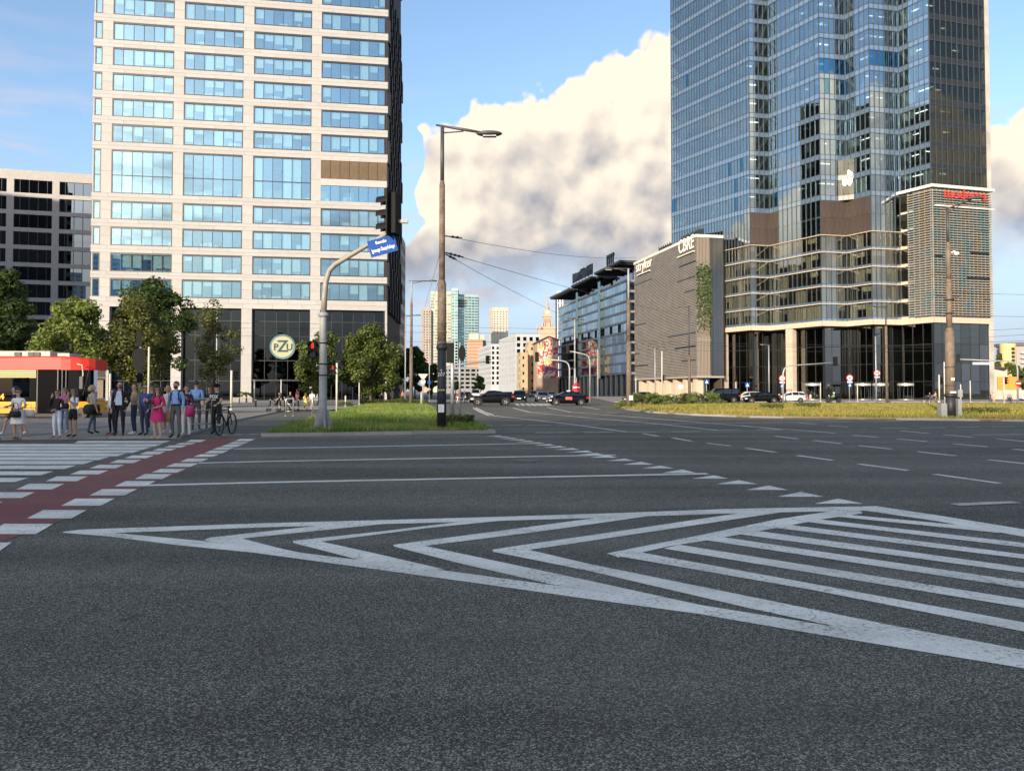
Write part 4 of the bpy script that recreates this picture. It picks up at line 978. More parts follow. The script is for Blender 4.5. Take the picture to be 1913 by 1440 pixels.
def mural_house():
    A, B = cor(1003, 296), cor(1043, 297); R = root('mural_house', 'gabled tenement with a large red, pink and yellow mural on its end wall', 'house', (A[0], A[1], 0))
    fc = Facet((0, 0), (B[0] - A[0], B[1] - A[1])); L = fc.L; Wf = Facet(A, B)
    zl, zp, zr = Wf.z(1003, 641), Wf.z(1025, 629), Wf.z(1043, 636); sp = Wf.s(1025)
    m = bpy.data.materials.new('mural_paint'); m.use_nodes = True; t = m.node_tree; t.nodes.clear(); g = G(t)
    P = g.n('ShaderNodeTexCoord').outputs['Object']; n = g.noise(P, 0.2, 3, 0.55, 0.8); n2 = g.noise(g.vm('ADD', P, (9, 4, 3)), 0.16, 2, 0.55, 0.8)
    cr = g.n('ShaderNodeValToRGB', [n]); e = cr.color_ramp; e.interpolation = 'CONSTANT'
    e.elements[0].position = 0; e.elements[0].color = (0.45, 0.05, 0.16, 1); e.elements[1].position = 0.40; e.elements[1].color = (0.62, 0.57, 0.46, 1)
    for pos, col in ((0.49, (0.66, 0.06, 0.05, 1)), (0.545, (0.65, 0.60, 0.50, 1)), (0.60, (0.60, 0.40, 0.10, 1)), (0.66, (0.20, 0.38, 0.38, 1))):
        q = e.elements.new(pos); q.color = col
    c = g.mix(g.ss(n2, 0.58, 0.62), cr.outputs[0], (0.30, 0.07, 0.20)); c = g.mix(g.ss(n2, 0.36, 0.33), c, (0.64, 0.60, 0.52))
    b = g.n('ShaderNodeBsdfPrincipled', {'Base Color': c, 'Roughness': 0.8}); o = g.n('ShaderNodeOutputMaterial'); t.links.new(b.outputs[0], o.inputs[0])
    def gable(n0, n1, zb, mat, name, s0=0, s1=None, drop=0.0):
        s1 = L if s1 is None else s1
        prof = [(s0, zb), (s1, zb), (s1, zr - drop), (sp, zp - drop), (s0, zl - drop)]
        mb = MB(); k = len(prof); mb.add([fc.p(s, n1, z) for s, z in prof] + [fc.p(s, n0, z) for s, z in prof], [tuple(range(k)), tuple(range(k, 2 * k))[::-1]] + [(i, k + i, k + (i + 1) % k, (i + 1) % k) for i in range(k)]); return mb.build(name, mat, R)
    gable(-22, 0, 0, pm('old_brick_render', (0.36, 0.26, 0.20), 0.9, 0.2, 0.3), 'wall'); gable(0.0, 0.12, Wf.z(1010, 706), m, 'mural', 0.3, L - 0.3, 0.7)
    mb = MB()
    for a, za, b_, zb in ((-0.4, zl, sp, zp), (sp, zp, L + 0.4, zr)):
        mb.add([fc.p(a, 0.5, za), fc.p(b_, 0.5, zb), fc.p(b_, -22, zb), fc.p(a, -22, za), fc.p(a, 0.5, za + .35), fc.p(b_, 0.5, zb + .35), fc.p(b_, -22, zb + .35), fc.p(a, -22, za + .35)], MB.BF)
    mb.build('roof', pm('roof_dark', (0.07, 0.06, 0.06), 0.7), R)
    text('mural_numerals', '100', 2.9, pm('mural_black', (0.03, 0.03, 0.03)), R, fc.p(L * 0.3, 0.16, zl - 0.3), (math.pi / 2, 0, fc.rot), 0.02)
mural_house()
# distant towers
TEAL = mglass('glass_teal', 0.42, (0.62, 0.95, 0.92), (0.10, 0.22, 0.21), 0.0, 0.3); CRM = mglass('glass_cream_green', 0.4, (0.95, 1.0, 0.85), (0.3, 0.34, 0.26), 0.0, 0.3)
PTL = pm('teal_panel', (0.34, 0.46, 0.44), 0.5, 0.08, 0.05); PCR = pm('cream_panel', (0.42, 0.39, 0.30), 0.6, 0.05, 0.05)
a, b, c = cor(804, 1205), cor(843, 1205), cor(893, 1225)
grid_building('skyscraper', 'cream and green glass skyscraper with brown top bands behind the concrete lamp pole', 'skyscraper', [(a, b)], 20, zat(820, 549, 1205), 28, PCR, CRM, bays=7, wfr=0.86, hfr=0.62, poly=[a, b, (b[0], 1240), (a[0], 1240)], roofh=4)
a2, b2 = cor(843.5, 1200), cor(855, 1200)
T3 = grid_building('skyscraper', 'narrow teal glass shaft rising highest between two glass skyscrapers', 'skyscraper', [(a2, b2)], 20, zat(850, 542, 1200), 30, PTL, TEAL, bays=5, wfr=0.8, hfr=0.7, poly=[a2, b2, (b2[0], 1225), (a2[0], 1225)], roofh=3)
a3 = cor(855.3, 1215)
T4 = grid_building('skyscraper', 'wide teal glass skyscraper with dark louvres near its top', 'skyscraper', [(a3, c)], 20, zat(870, 553, 1215), 30, PTL, TEAL, bays=5.5, wfr=0.88, hfr=0.6, poly=[a3, c, (c[0], 1260), (a3[0], 1260)], roofh=3)
fq = Facet((0, 0), (c[0] - a3[0], c[1] - a3[1]))
for k in range(3): MB().fb(fq, 0.5, 14, zat(860, 560 + k * 5, 1215) - 2.9, zat(860, 560 + k * 5, 1215), 0, 0.4).build('louvre', pm('dark_louvre', (0.09, 0.08, 0.075)), T4)
CRT = pm('cream_tower_cladding', (0.46, 0.43, 0.35), 0.6, 0.05, 0.05)
a, b = cor(921, 1400), cor(949, 1405); a0 = cor(913.5, 1430)
T5 = grid_building('skyscraper', 'cream tower block with a grey plant box on its roof, standing alone against the sky', 'skyscraper', [(a0, a), (a, b)], 15, zat(930, 580, 1400), 30, CRT, GLF, bays=5.6, wfr=0.42, hfr=0.4, poly=[a0, a, b, (b[0], 1440)], roofh=6)
MB().box(8, 27, 4, 20, zat(930, 578, 1400), zat(930, 570, 1400)).build('plant_box', pm('plant_grey', (0.33, 0.31, 0.29)), T5)
PNK = pm('pink_concrete', (0.44, 0.35, 0.28), 0.8, 0.06, 0.05)
a, b = cor(790, 900), cor(805, 903); a0 = cor(787, 925)
grid_building('apartment_tower', 'slim pinkish apartment tower with paired dark windows, leftmost on the skyline', 'skyscraper', [(a0, a), (a, b)], 6, zat(795, 580, 900), 30, PNK, GLF, bays=3.2, wfr=0.55, hfr=0.5, poly=[a0, a, b, (b[0], 930)], roofh=3)
ORB = pm('orange_brick', (0.37, 0.22, 0.14), 0.85, 0.08, 0.05)
a, b, c = cor(872, 700), cor(902, 702), cor(908, 725)
T6 = grid_building('brick_office', 'orange brick slab with white bands and a pale box on its roof', 'office building', [(a, b), (b, c)], 8, zat(880, 637, 700), 13, ORB, pm('pale_window_band', (0.52, 0.38, 0.27), 0.6), bays=4.0, wfr=0.9, hfr=0.3, poly=[a, b, c, (c[0] - 14, 730)], roofh=1.5)
MB().box(2, 11, 2, 12, zat(880, 635, 700), zat(880, 623, 700)).build('roof_box', pm('cream_box', (0.46, 0.41, 0.32)), T6)
MB().box(12.5, 16.5, 3, 12, zat(880, 635, 700), zat(880, 625.5, 700)).build('roof_box', pm('orange_box', (0.55, 0.40, 0.28)), T6)
WF = pm('white_fin', (0.62, 0.63, 0.64), 0.5)
a, b = cor(1041, 620), cor(1090, 610)
T7 = grid_building('white_finned_tower', 'white finned tower top showing above the dark glass office', 'skyscraper', [(a, b)], 30, zat(1060, 545, 615), 12, WF, GLF, bays=2.6, wfr=0.5, hfr=0.9, poly=[a, b, (b[0], 650), (a[0], 650)], roofh=1)
a, b = cor(826, 560), cor(900, 560)
grid_building('grey_office_row', 'dark grey low office at the far end of the street under the towers', 'office building', [(a, b)], 3, zat(860, 688, 560), 5, pm('street_end_grey', (0.20, 0.20, 0.21), 0.7), GLF, bays=4, wfr=0.7, hfr=0.5, poly=[a, b, (b[0], 580), (a[0], 580)], roofh=1)
def palace():
    Y = 1700.0; O = at(1022.5, HOR, Y); R = root('palace_tower', 'stepped sandstone palace tower with a tall spire on the skyline', 'tower', (O.x, O.y, 0))
    S = pm('sandstone', (0.43, 0.32, 0.23), 0.8, 0.08, 0.03); k = Y / F; z = lambda v: zat(1022, v, Y)
    def tier(u0, u1, v0, v1, name):
        w0, w1 = (u0 - 1022.5) * k, (u1 - 1022.5) * k; return MB().box(w0, w1, w0, w1, z(v1), z(v0)).build(name, S, R)
    tier(1002, 1043, 640, 731, 'lower_block'); tier(1004, 1041, 617, 640, 'middle_block'); tier(1012, 1033, 611, 617.5, 'terrace')
    sh = tier(1015, 1030, 592, 611.5, 'shaft'); tier(1013.6, 1031.4, 590, 592.5, 'gallery'); tier(1016.3, 1028.7, 578.5, 590.2, 'clock_storey')
    mb = MB(); mb.lathe([(5.6, z(578.6)), (5.2, z(575)), (2.6, z(572)), (2.4, z(566)), (1.5, z(564)), (1.2, z(556)), (0.7, z(550)), (0.35, z(537))], 10); mb.build('spire', pm('spire_metal', (0.42, 0.33, 0.24), 0.5), R)
    for u in (1003, 1008.5, 1036.5, 1042): mb = MB(); mb.lathe([(2.6, z(617)), (2.4, z(613)), (0.2, z(609.5))], 8, ((u - 1022.5) * k, -22.5, 0)); mb.build('turret', S, R)
    for u in (1014, 1018, 1027, 1031): mb = MB(); mb.lathe([(1.6, z(611)), (1.5, z(606)), (0.2, z(602.5))], 8, ((u - 1022.5) * k, -11.5, 0)); mb.build('turret', S, R)
    n = 24; mb = MB(); mb.add([(3.8 * math.cos(i * 2 * math.pi / n), -7.7, z(584.3) + 3.8 * math.sin(i * 2 * math.pi / n)) for i in range(n)], [tuple(range(n))]); mb.build('clock_face', pm('clock_white', (0.75, 0.68, 0.55)), R)
    dk = pm('palace_window', (0.16, 0.10, 0.07), 0.5)
    for u in np.linspace(1005.5, 1039.5, 12): piece('window', Facet(((u - 1022.5) * k - 0.9, -22.3), ((u - 1022.5) * k + 0.9, -22.3)), 0, 1.8, z(636), z(625), -0.3, 0.12, dk, R)
    for u in np.linspace(1016.6, 1028.4, 6): piece('window', Facet(((u - 1022.5) * k - 0.7, -9.1), ((u - 1022.5) * k + 0.7, -9.1)), 0, 1.4, z(604), z(596), -0.3, 0.15, dk, R)
palace()
def round_building():
    O = at(1884, HOR, 380); R = root('apartment_block', 'yellow round-cornered apartment block with grey balconied wing behind trees at far right', 'apartment block', (O.x, O.y, 0)); z = lambda v: zat(1884, v, 380)
    mb = MB(); mb.lathe([(3.6, 0), (3.6, z(642))], 24); mb.build('corner_drum', pm('yellow_render', (0.62, 0.44, 0.20), 0.8, 0.06, 0.3), R)
    MB().box(2.0, 26, -1.5, 12, 0, z(646)).build('wing', pm('grey_render', (0.33, 0.32, 0.31), 0.8), R); MB().box(1, 27, -2.5, 13, z(646), z(640)).build('roof', pm('roof_slate', (0.12, 0.12, 0.13)), R)
    for k in range(4):
        w = MB().box(-0.5, 1.0, -3.75, -3.4, z(655 + 7.2 * k), z(650 + 7.2 * k)).build('window', FRAME, R)
        MB().box(5, 11, -3.0, -1.4, z(661 + 9 * k), z(658 + 9 * k)).build('balcony', WREND, R)
round_building()
def billboard_corner():
    O = at(1882, HOR, 150); R = root('orange_billboard', 'orange billboard panel behind the signals at far right', 'billboard', (O.x, O.y, 0)); z = lambda v: zat(1882, v, 150)
    MB().box(-2.0, 2.2, -0.1, 0.1, z(728), z(704)).build('panel', pm('billboard_orange', (0.75, 0.26, 0.05), 0.6, 0.03), R)
    for x in (-1.5, 1.6): MB().tube([(x, 0.15, 0), (x, 0.15, z(728))], 0.08, 6).build('post', FRAME, R)
    O = at(1885, HOR, 135); R = root('concrete_fence', 'pale concrete panel fence below the orange billboard', 'fence', (O.x, O.y, 0))
    for k in range(9): MB().box(-3.0 + k * 1.9, -3.0 + k * 1.9 + 1.86, -0.06, 0.06, 0.05, 1.75).build('panel', pm('fence_concrete', (0.42, 0.38, 0.32), 0.85, rnd=0.1), R)
    O = at(1862, HOR, 170); R = root('small_kiosk', 'small pale hut with dark pitched roof at the right edge of the glass tower', 'kiosk', (O.x, O.y, 0)); z = lambda v: zat(1862, v, 170)
    MB().box(-1.5, 1.5, -1.5, 1.5, 0, z(690)).build('wall', pm('hut_wall', (0.5, 0.44, 0.34)), R); MB().box(-0.5, 0.4, -1.53, -1.4, 1.2, 2.4).build('window', FRAME, R)
    mb = MB(); mb.lathe([(3.0, z(690)), (0.3, z(683))], 4); mb.build('roof', pm('roof_dark', (0.07, 0.06, 0.06)), R)
billboard_corner()
# ------------------------------------------------------------------ buildings behind and beside the camera: they cast the shade on the junction and show in the glass
def plain_block(name, label, A, B, depth, z1, floors, wallm, bays):
    fc0 = Facet(A, B); q = fc0.p(fc0.L, -depth, 0)[:2]; r = fc0.p(0, -depth, 0)[:2]
    return grid_building(name, label, 'apartment block', [(A, B)], 4.5, z1, floors, wallm, GLF, bays=bays, wfr=0.5, hfr=0.5, poly=[A, B, q, r], limit=0)
plain_block('glass_slab', 'tall glass slab across the junction behind the viewpoint', (-96, -250), (-192, -250), 22, 83.5, 24, mspan('slab_glass', (0.16, 0.23, 0.30), 0.45), 4.5)
plain_block('side_tower', 'tall office slab standing left of the tram stop outside the picture', (-175, 60), (-97.5, 60), 18, 66.5, 18, pm('side_render', (0.44, 0.41, 0.38), 0.8), 5)
# ------------------------------------------------------------------ vegetation
def m_leaf(name, c1, c2, trans=0.35):
    m = bpy.data.materials.new(name); m.use_nodes = True; t = m.node_tree; t.nodes.clear(); g = G(t)
    r = g.n('ShaderNodeNewGeometry').outputs['Random Per Island']
    c = g.mix(r, c1, c2)
    d = g.n('ShaderNodeBsdfPrincipled', {'Base Color': c, 'Roughness': 0.55, 'Specular IOR Level': 0.35})
    tl = g.n('ShaderNodeBsdfTranslucent', {'Color': g.n('ShaderNodeHueSaturation', {'Saturation': 1.15, 'Value': 1.3, 'Color': c}).outputs[0]})
    mx = g.n('ShaderNodeMixShader', [trans, d.outputs[0], tl.outputs[0]]); o = g.n('ShaderNodeOutputMaterial'); t.links.new(mx.outputs[0], o.inputs[0]); MATS[name] = m; return m
LF_DARK = m_leaf('leaf_dark', (0.03, 0.055, 0.013), (0.085, 0.125, 0.03)); LF_MID = m_leaf('leaf_mid', (0.055, 0.085, 0.018), (0.15, 0.18, 0.04)); LF_LIGHT = m_leaf('leaf_light', (0.10, 0.15, 0.028), (0.25, 0.28, 0.075))
LF_OLIVE = m_leaf('leaf_olive', (0.06, 0.075, 0.02), (0.17, 0.17, 0.045)); JUN = m_leaf('juniper_needle', (0.06, 0.10, 0.02), (0.17, 0.20, 0.05), 0.2)
BARK = pm('bark', (0.085, 0.065, 0.048), 0.9, 0.3, 6.0, bump=0.6)
def quads_mesh(name, P, U, V, mat):
    """diamond leaves: centres P, half axes U,V (n,3)"""
    n = len(P); co = np.empty((n, 4, 3)); co[:, 0] = P - U; co[:, 1] = P + V * 0.6 - U * 0.1; co[:, 2] = P + U; co[:, 3] = P - V * 0.6 - U * 0.1
    me = bpy.data.meshes.new(name); me.vertices.add(n * 4); me.vertices.foreach_set('co', co.astype(np.float32).ravel())
    me.loops.add(n * 4); me.loops.foreach_set('vertex_index', np.arange(n * 4, dtype=np.int32)); me.polygons.add(n)
    me.polygons.foreach_set('loop_start', np.arange(0, n * 4, 4, dtype=np.int32)); me.polygons.foreach_set('loop_total', np.full(n, 4, dtype=np.int32))
    me.materials.append(mat); me.update(); me.validate(); return me
def unit(n):
    v = NP.normal(size=(n, 3)); return v / np.linalg.norm(v, axis=1)[:, None]
def foliage(name, rx, ry, z0, z1, n, leaf, mat, clumps=40, sparse=0.0, shape=1.0):
    """leaf clumps through an egg-shaped crown with an uneven outline"""
    C = []
    zc, rz = (z0 + z1) / 2, (z1 - z0) / 2
    while len(C) < clumps:
        v = unit(1)[0]; r = NP.uniform(0.35, 1.0) ** 0.5 * NP.uniform(0.78, 1.08)
        w = 1.0 - 0.35 * shape * max(0, v[2])
        C.append((v[0] * rx * r * w, v[1] * ry * r * w, zc + v[2] * rz * r * 0.92))
    C = np.array(C); k = NP.randint(0, clumps, n)
    cr = NP.uniform(0.55, 1.1, clumps) * (rx * ry * rz) ** (1 / 3) * 0.33
    d = unit(n); rr = NP.uniform(0.25, 1.0, n) ** 0.5
    P = C[k] + d * (cr[k] * rr)[:, None] * np.array([1, 1, 0.8])
    out = d * 0.6 + np.array([0, 0, 0.5]) + NP.normal(size=(n, 3)) * 0.55
    out /= np.linalg.norm(out, axis=1)[:, None]
    U = np.cross(out, unit(n)); U /= np.linalg.norm(U, axis=1)[:, None]; V = np.cross(out, U)
    s = leaf * NP.uniform(0.6, 1.3, n)
    return quads_mesh(name, P, U * s[:, None], V * s[:, None], mat), C
def tree(label, u, Y, vtop, vbot, wpx, mat, n=5200, leaf=0.16, clumps=46, name='broadleaf_tree', trunk_r=0.16, group=None, lean=0.0):
    O = at(u, HOR, Y); R = root(name, label, 'tree', (O.x, Y, 0.05), group=group)
    zt, zb, rx = zat(u, vtop, Y), zat(u, vbot, Y), wpx / 2 * Y / F
    me, C = foliage('crown', rx * 0.93, rx * 0.88, zb - 0.3, zt + 0.25, int(n * 1.7), leaf, mat, clumps); link('crown', me, R)
    mb = MB(); top = (lean, 0, zb + (zt - zb) * 0.62)
    mb.tube([(0, 0, 0), (lean * 0.2 + 0.03, 0.02, zb * 0.5), (lean * 0.5, 0, zb + 0.3), top], [trunk_r * 1.25, trunk_r, trunk_r * 0.85, trunk_r * 0.3], 9)
    for c in C[:16]:
        h = zb * 0.75 + (c[2] - zb) * 0.35; h = max(zb * 0.6, h)
        mb.tube([(lean * 0.4, 0, h), (c[0] * 0.45, c[1] * 0.45, h + (c[2] - h) * 0.55), tuple(c)], [trunk_r * 0.42, trunk_r * 0.26, trunk_r * 0.08], 6)
    mb.build('trunk', BARK, R, smooth=True); return R
tree('dark leafy tree at the left picture edge behind the tram', 5, 62, 494, 715, 105, LF_DARK, 6500, 0.15, 50)
tree('bright yellow-green maple behind the front of the tram', 140, 58, 560, 728, 158, LF_LIGHT, 7500, 0.145, 60)
tree('tall dark tree rising behind the maple, against the pale tower', 280, 74, 508, 718, 158, LF_DARK, 8000, 0.17, 60, trunk_r=0.2)
tree('olive tree in front of the tall dark tree, above the waiting people', 258, 60, 548, 735, 140, LF_OLIVE, 7000, 0.13, 55)
tree('slender sparse young tree before the dark lobby glass', 400, 66, 553, 725, 100, LF_OLIVE, 2400, 0.13, 30, trunk_r=0.08)
tree('round tree left of the signal pole before the lobby', 596, 80, 612, 742, 96, LF_MID, 6500, 0.17, 50)
tree('round olive-green tree right of the signal pole before the lobby', 692, 82, 602, 736, 124, LF_MID, 7500, 0.17, 56)
tree('dark street tree behind the thin lamp post', 775, 150, 645, 735, 60, LF_DARK, 4500, 0.3, 40)
tree('small dark conical tree beside the big concrete pole', 806, 160, 672, 735, 30, LF_DARK, 2200, 0.3, 24)
tree('dark street tree half hidden behind the right edge of the pale tower', 742, 170, 655, 730, 40, LF_DARK, 2500, 0.3, 26)
tree('sunlit small street tree far up the street under the brick slab', 894, 240, 698, 733, 26, LF_LIGHT, 1500, 0.4, 20)
tree('distant sunlit tree left of the small far street tree', 851, 300, 704, 733, 18, LF_LIGHT, 1000, 0.45, 16)
for u, Y, vt, w, lb in ((1868, 200, 655, 16, 'thin tree just right of the glass tower'), (1888, 230, 676, 44, 'bushy tree behind the orange billboard'), (1912, 210, 680, 40, 'bushy tree at the right picture edge behind the no-entry sign'), (1862, 240, 690, 24, 'low tree behind the small hut')):
    tree(lb, u, Y, vt, 735, w, LF_MID, 2600, 0.33, 30)
# planted hedge and juniper bushes
def hedge(label, pts, h, w, mat, n, leaf, name='hedge', cat='hedge'):
    a, b = Vector(pts[0]), Vector(pts[1]); O = (a + b) / 2; R = root(name, label, cat, (O.x, O.y, 0.07)); d = (b - a); L = d.length; t = d / L; nn = Vector((-t.y, t.x))
    s = NP.uniform(-L / 2, L / 2, n); o = NP.uniform(-w / 2, w / 2, n); z = NP.uniform(0.05, 1, n) ** 0.6 * h * (0.85 + 0.2 * np.sin(s * 1.9) * np.sin(s * 0.7 + 1))
    P = np.stack([t.x * s + nn.x * o, t.y * s + nn.y * o, z], 1); q = unit(n); U = np.cross(q, unit(n)); U /= np.linalg.norm(U, axis=1)[:, None]; V = np.cross(q, U); sz = leaf * NP.uniform(0.6, 1.3, n)[:, None]
    link('foliage', quads_mesh('foliage', P, U * sz, V * sz, mat), R)
    mb = MB()
    for k in range(max(3, int(L / 1.2))): x = -L / 2 + (k + 0.5) * L / max(3, int(L / 1.2)); mb.tube([(t.x * x, t.y * x, 0), (t.x * x + random.uniform(-.15, .15), t.y * x, h * 0.8)], [0.03, 0.012], 5)
    mb.build('stems', BARK, R); return R
g0, g1 = at(672, HOR, 82), at(800, HOR, 82)
hedge('low clipped hedge at the back of the grass island', [(g0.x, 82), (g1.x, 82)], 0.62, 1.0, LF_MID, 5200, 0.07)
def juniper(u, v, rx, h, label, n=3000):
    O = gp(u, v); R = root('juniper_bush', label, 'bush', (O.x, O.y, 0.08), group='juniper bushes on the verge')
    P, U = [], []
    for k in range(n // 40):
        a = NP.uniform(0, 2 * math.pi); r = NP.uniform(0.1, 1) ** 0.6; b = np.array([math.cos(a) * rx * r * 0.75, math.sin(a) * rx * r * 0.5, h * (1 - r ** 2) * NP.uniform(0.5, 0.9)])
        dr = np.array([math.cos(a), math.sin(a) * 0.7, NP.uniform(0.1, 0.55)]); dr /= np.linalg.norm(dr); L = rx * NP.uniform(0.25, 0.42)
        tt = NP.uniform(0, 1, 40); q = b + dr * (tt * L)[:, None] + np.array([0, 0, -1]) * (tt ** 2 * L * 0.25)[:, None] + NP.normal(size=(40, 3)) * 0.05
        P.append(q); U.append(np.repeat(dr[None], 40, 0) + NP.normal(size=(40, 3)) * 0.5)
    P = np.concatenate(P); U = np.concatenate(U); U /= np.linalg.norm(U, axis=1)[:, None]; P[:, 2] = np.maximum(P[:, 2], 0.03)
    V = np.cross(U, unit(len(U))); s = NP.uniform(0.06, 0.13, len(P))[:, None]
    link('foliage', quads_mesh('foliage', P, U * s, V * s * 0.7, JUN), R)
    mb = MB()
    for k in range(5): a = k * 1.26; mb.tube([(0, 0, 0), (math.cos(a) * rx * .3, math.sin(a) * rx * .25, h * .5)], [0.05, 0.02], 5)
    mb.build('stems', BARK, R)
juniper(1203, 758, 2.5, 1.5, 'leftmost juniper bush, beside the weathered lamp pole', 4400)
juniper(1262, 757, 2.5, 1.4, 'middle juniper bush of the row on the verge', 4400)
juniper(1312, 756.5, 2.5, 1.55, 'rightmost juniper bush of the row, before the parked black minivan', 4400)
juniper(1168, 762, 1.0, 0.55, 'small juniper spreading at the tip of the verge', 2000)
# ------------------------------------------------------------------ grass
def in_poly(P, poly):
    x, y = P[:, 0], P[:, 1]; ins = np.zeros(len(P), bool); n = len(poly); j = n - 1
    for i in range(n):
        xi, yi, xj, yj = poly[i][0], poly[i][1], poly[j][0], poly[j][1]
        c = ((yi > y) != (yj > y)) & (x < (xj - xi) * (y - yi) / (yj - yi + 1e-9) + xi); ins ^= c; j = i
    return ins
def m_grass(name, c1, c2, c3):
    m = bpy.data.materials.new(name); m.use_nodes = True; t = m.node_tree; t.nodes.clear(); g = G(t)
    r = g.n('ShaderNodeNewGeometry').outputs['Random Per Island']; P = g.n('ShaderNodeTexCoord').outputs['Object']
    patch = g.noise(P, 0.35, 4, 0.6); c = g.mix(r, c1, c2); c = g.mix(g.ss(g.m('ADD', patch, g.m('MULTIPLY', r, 0.25)), 0.52, 0.74), c, c3)
    d = g.n('ShaderNodeBsdfDiffuse', {'Color': c}); tl = g.n('ShaderNodeBsdfTranslucent', {'Color': c}); mx = g.n('ShaderNodeMixShader', [0.3, d.outputs[0], tl.outputs[0]])
    o = g.n('ShaderNodeOutputMaterial'); t.links.new(mx.outputs[0], o.inputs[0]); return m
def grass(name, label, poly, n, h, w, mat, z=0.09, margin=0.15, bias=None, keep=None):
    xs, ys = [p[0] for p in poly], [p[1] for p in poly]
    P = np.stack([NP.uniform(min(xs), max(xs), n * 2), min(ys) + (max(ys) - min(ys)) * NP.uniform(0, 1, n * 2) ** (bias or 1)], 1)
    P = P[in_poly(P, poly)]
    if keep is not None: P = P[keep(P)]
    P = P[:n]; n = len(P)
    a = NP.uniform(0, 2 * math.pi, n); hh = h * NP.uniform(0.4, 1.25, n) * (0.7 + 0.5 * (np.sin(P[:, 0] * 0.9) * np.sin(P[:, 1] * 0.7 + 2) > -0.1))
    ww = w * NP.uniform(0.6, 1.4, n); ln = NP.normal(size=(n, 2)) * hh[:, None] * 0.35
    co = np.empty((n, 3, 3)); dx, dy = np.cos(a) * ww / 2, np.sin(a) * ww / 2
    co[:, 0] = np.stack([P[:, 0] - dx, P[:, 1] - dy, np.full(n, z - 0.01)], 1); co[:, 1] = np.stack([P[:, 0] + dx, P[:, 1] + dy, np.full(n, z - 0.01)], 1); co[:, 2] = np.stack([P[:, 0] + ln[:, 0], P[:, 1] + ln[:, 1], z + hh], 1)
    me = bpy.data.meshes.new(name); me.vertices.add(n * 3); me.vertices.foreach_set('co', co.astype(np.float32).ravel()); me.loops.add(n * 3); me.loops.foreach_set('vertex_index', np.arange(n * 3, dtype=np.int32)); me.polygons.add(n)
    me.polygons.foreach_set('loop_start', np.arange(0, n * 3, 3, dtype=np.int32)); me.polygons.foreach_set('loop_total', np.full(n, 3, dtype=np.int32)); me.materials.append(mat); me.update(); me.validate()
    return link(name, me, None, label=label, category='grass', kind='stuff')
GI = m_grass('grass_green', (0.07, 0.17, 0.022), (0.16, 0.27, 0.045), (0.30, 0.32, 0.11)); GV = m_grass('grass_dry', (0.15, 0.19, 0.03), (0.28, 0.28, 0.05), (0.38, 0.29, 0.10))
def shrink(poly, d):
    cx_, cy_ = np.mean([p[0] for p in poly]), np.mean([p[1] for p in poly]); return [(p[0] + (cx_ - p[0]) * d, p[1] + (cy_ - p[1]) * d) for p in poly]
grass('grass', 'unmown green grass on the traffic island', shrink(isl, 0.02), 52000, 0.2, 0.035, GI, bias=1.4)
grass('grass', 'dry yellow-green grass on the tram verge', shrink(ver, 0.008), 120000, 0.17, 0.07, GV, bias=1.5, keep=lambda P: ~(((P[:, 1] - 50 - (P[:, 0] - 18) * 0.058) % 4.4 < 1.6) & (P[:, 1] > 49) & (P[:, 1] < 62) & (NP.uniform(0, 1, len(P)) < 0.72)))
def weeds(u, v, r, label, n=700, h=0.4):
    c = gp(u, v); a = NP.uniform(0, 6.28, n); rr = r * NP.uniform(0, 1, n) ** 0.5; z = NP.uniform(0.02, 1, n) * h
    P = np.stack([np.cos(a) * rr, np.sin(a) * rr * 0.6, z], 1); q = unit(n); U = np.cross(q, unit(n)); U /= np.linalg.norm(U, axis=1)[:, None]; V = np.cross(q, U); s = NP.uniform(0.04, 0.09, n)[:, None]
    R = root('weeds', label, 'weeds', (c.x, c.y, 0.09)); link('foliage', quads_mesh('foliage', P, U * s, V * s, LF_MID), R); mb = MB()
    for k in range(8): b = k * 0.8; mb.tube([(0, 0, 0), (math.cos(b) * r * .6, math.sin(b) * r * .4, h * .8)], [0.012, 0.004], 4)
    mb.build('stems', LF_DARK, R)
weeds(852, 799, 0.75, 'leafy weeds at the foot of the big concrete pole', 1400, 0.42); weeds(1442, 766, 1.0, 'dark green weed clump in the verge before the parked black car'); weeds(1508, 763, 1.2, 'dark green weed clump in the verge before the white estate car'); weeds(1838, 776, 1.6, 'weeds growing beside the thick right lamp pole', 900)
weeds(645, 760.5, 0.8, 'small weeds by the two short posts at the back of the island', 500, 0.4)
# ------------------------------------------------------------------ street furniture
GALV = pm('galvanised_steel', (0.36, 0.37, 0.38), 0.5, 0.15, 5.0, metal=0.35); GREYP = pm('grey_pole_paint', (0.30, 0.31, 0.31), 0.55, 0.2, 4.0, bump=0.1)
BROWNP = pm('weathered_pole', (0.14, 0.105, 0.075), 0.8, 0.45, 5.0, bump=0.6, bscale=14); BLKP = pm('black_base_and_shade', (0.022, 0.022, 0.024), 0.55, 0.5, 4.0, bump=0.3, bscale=12)
CONC = pm('concrete', (0.26, 0.24, 0.215), 0.9, 0.25, 6.0, bump=0.5); BLK = pm('signal_black', (0.008, 0.008, 0.009), 0.65, spec=0.15); WPL = pm('white_plate', (0.75, 0.75, 0.73), 0.5); LAMPG = pm('lamp_grey', (0.055, 0.053, 0.05), 0.5)
WPOST = pm('pale_post', (0.50, 0.47, 0.40), 0.55, 0.1); REDL = memit('signal_red', (1.0, 0.02, 0.012), 0.75); OFFL = pm('lens_dark', (0.02, 0.02, 0.02), 0.2); SIGNR = pm('sign_red_film', (0.55, 0.02, 0.02), 0.4); SIGNB = pm('sign_blue_film', (0.004, 0.06, 0.27), 0.55, spec=0.15)
def px2l(R, u, v, Y): p = at(u, v, Y); return (p.x - R.location.x, p.y - R.location.y, p.z - R.location.z)
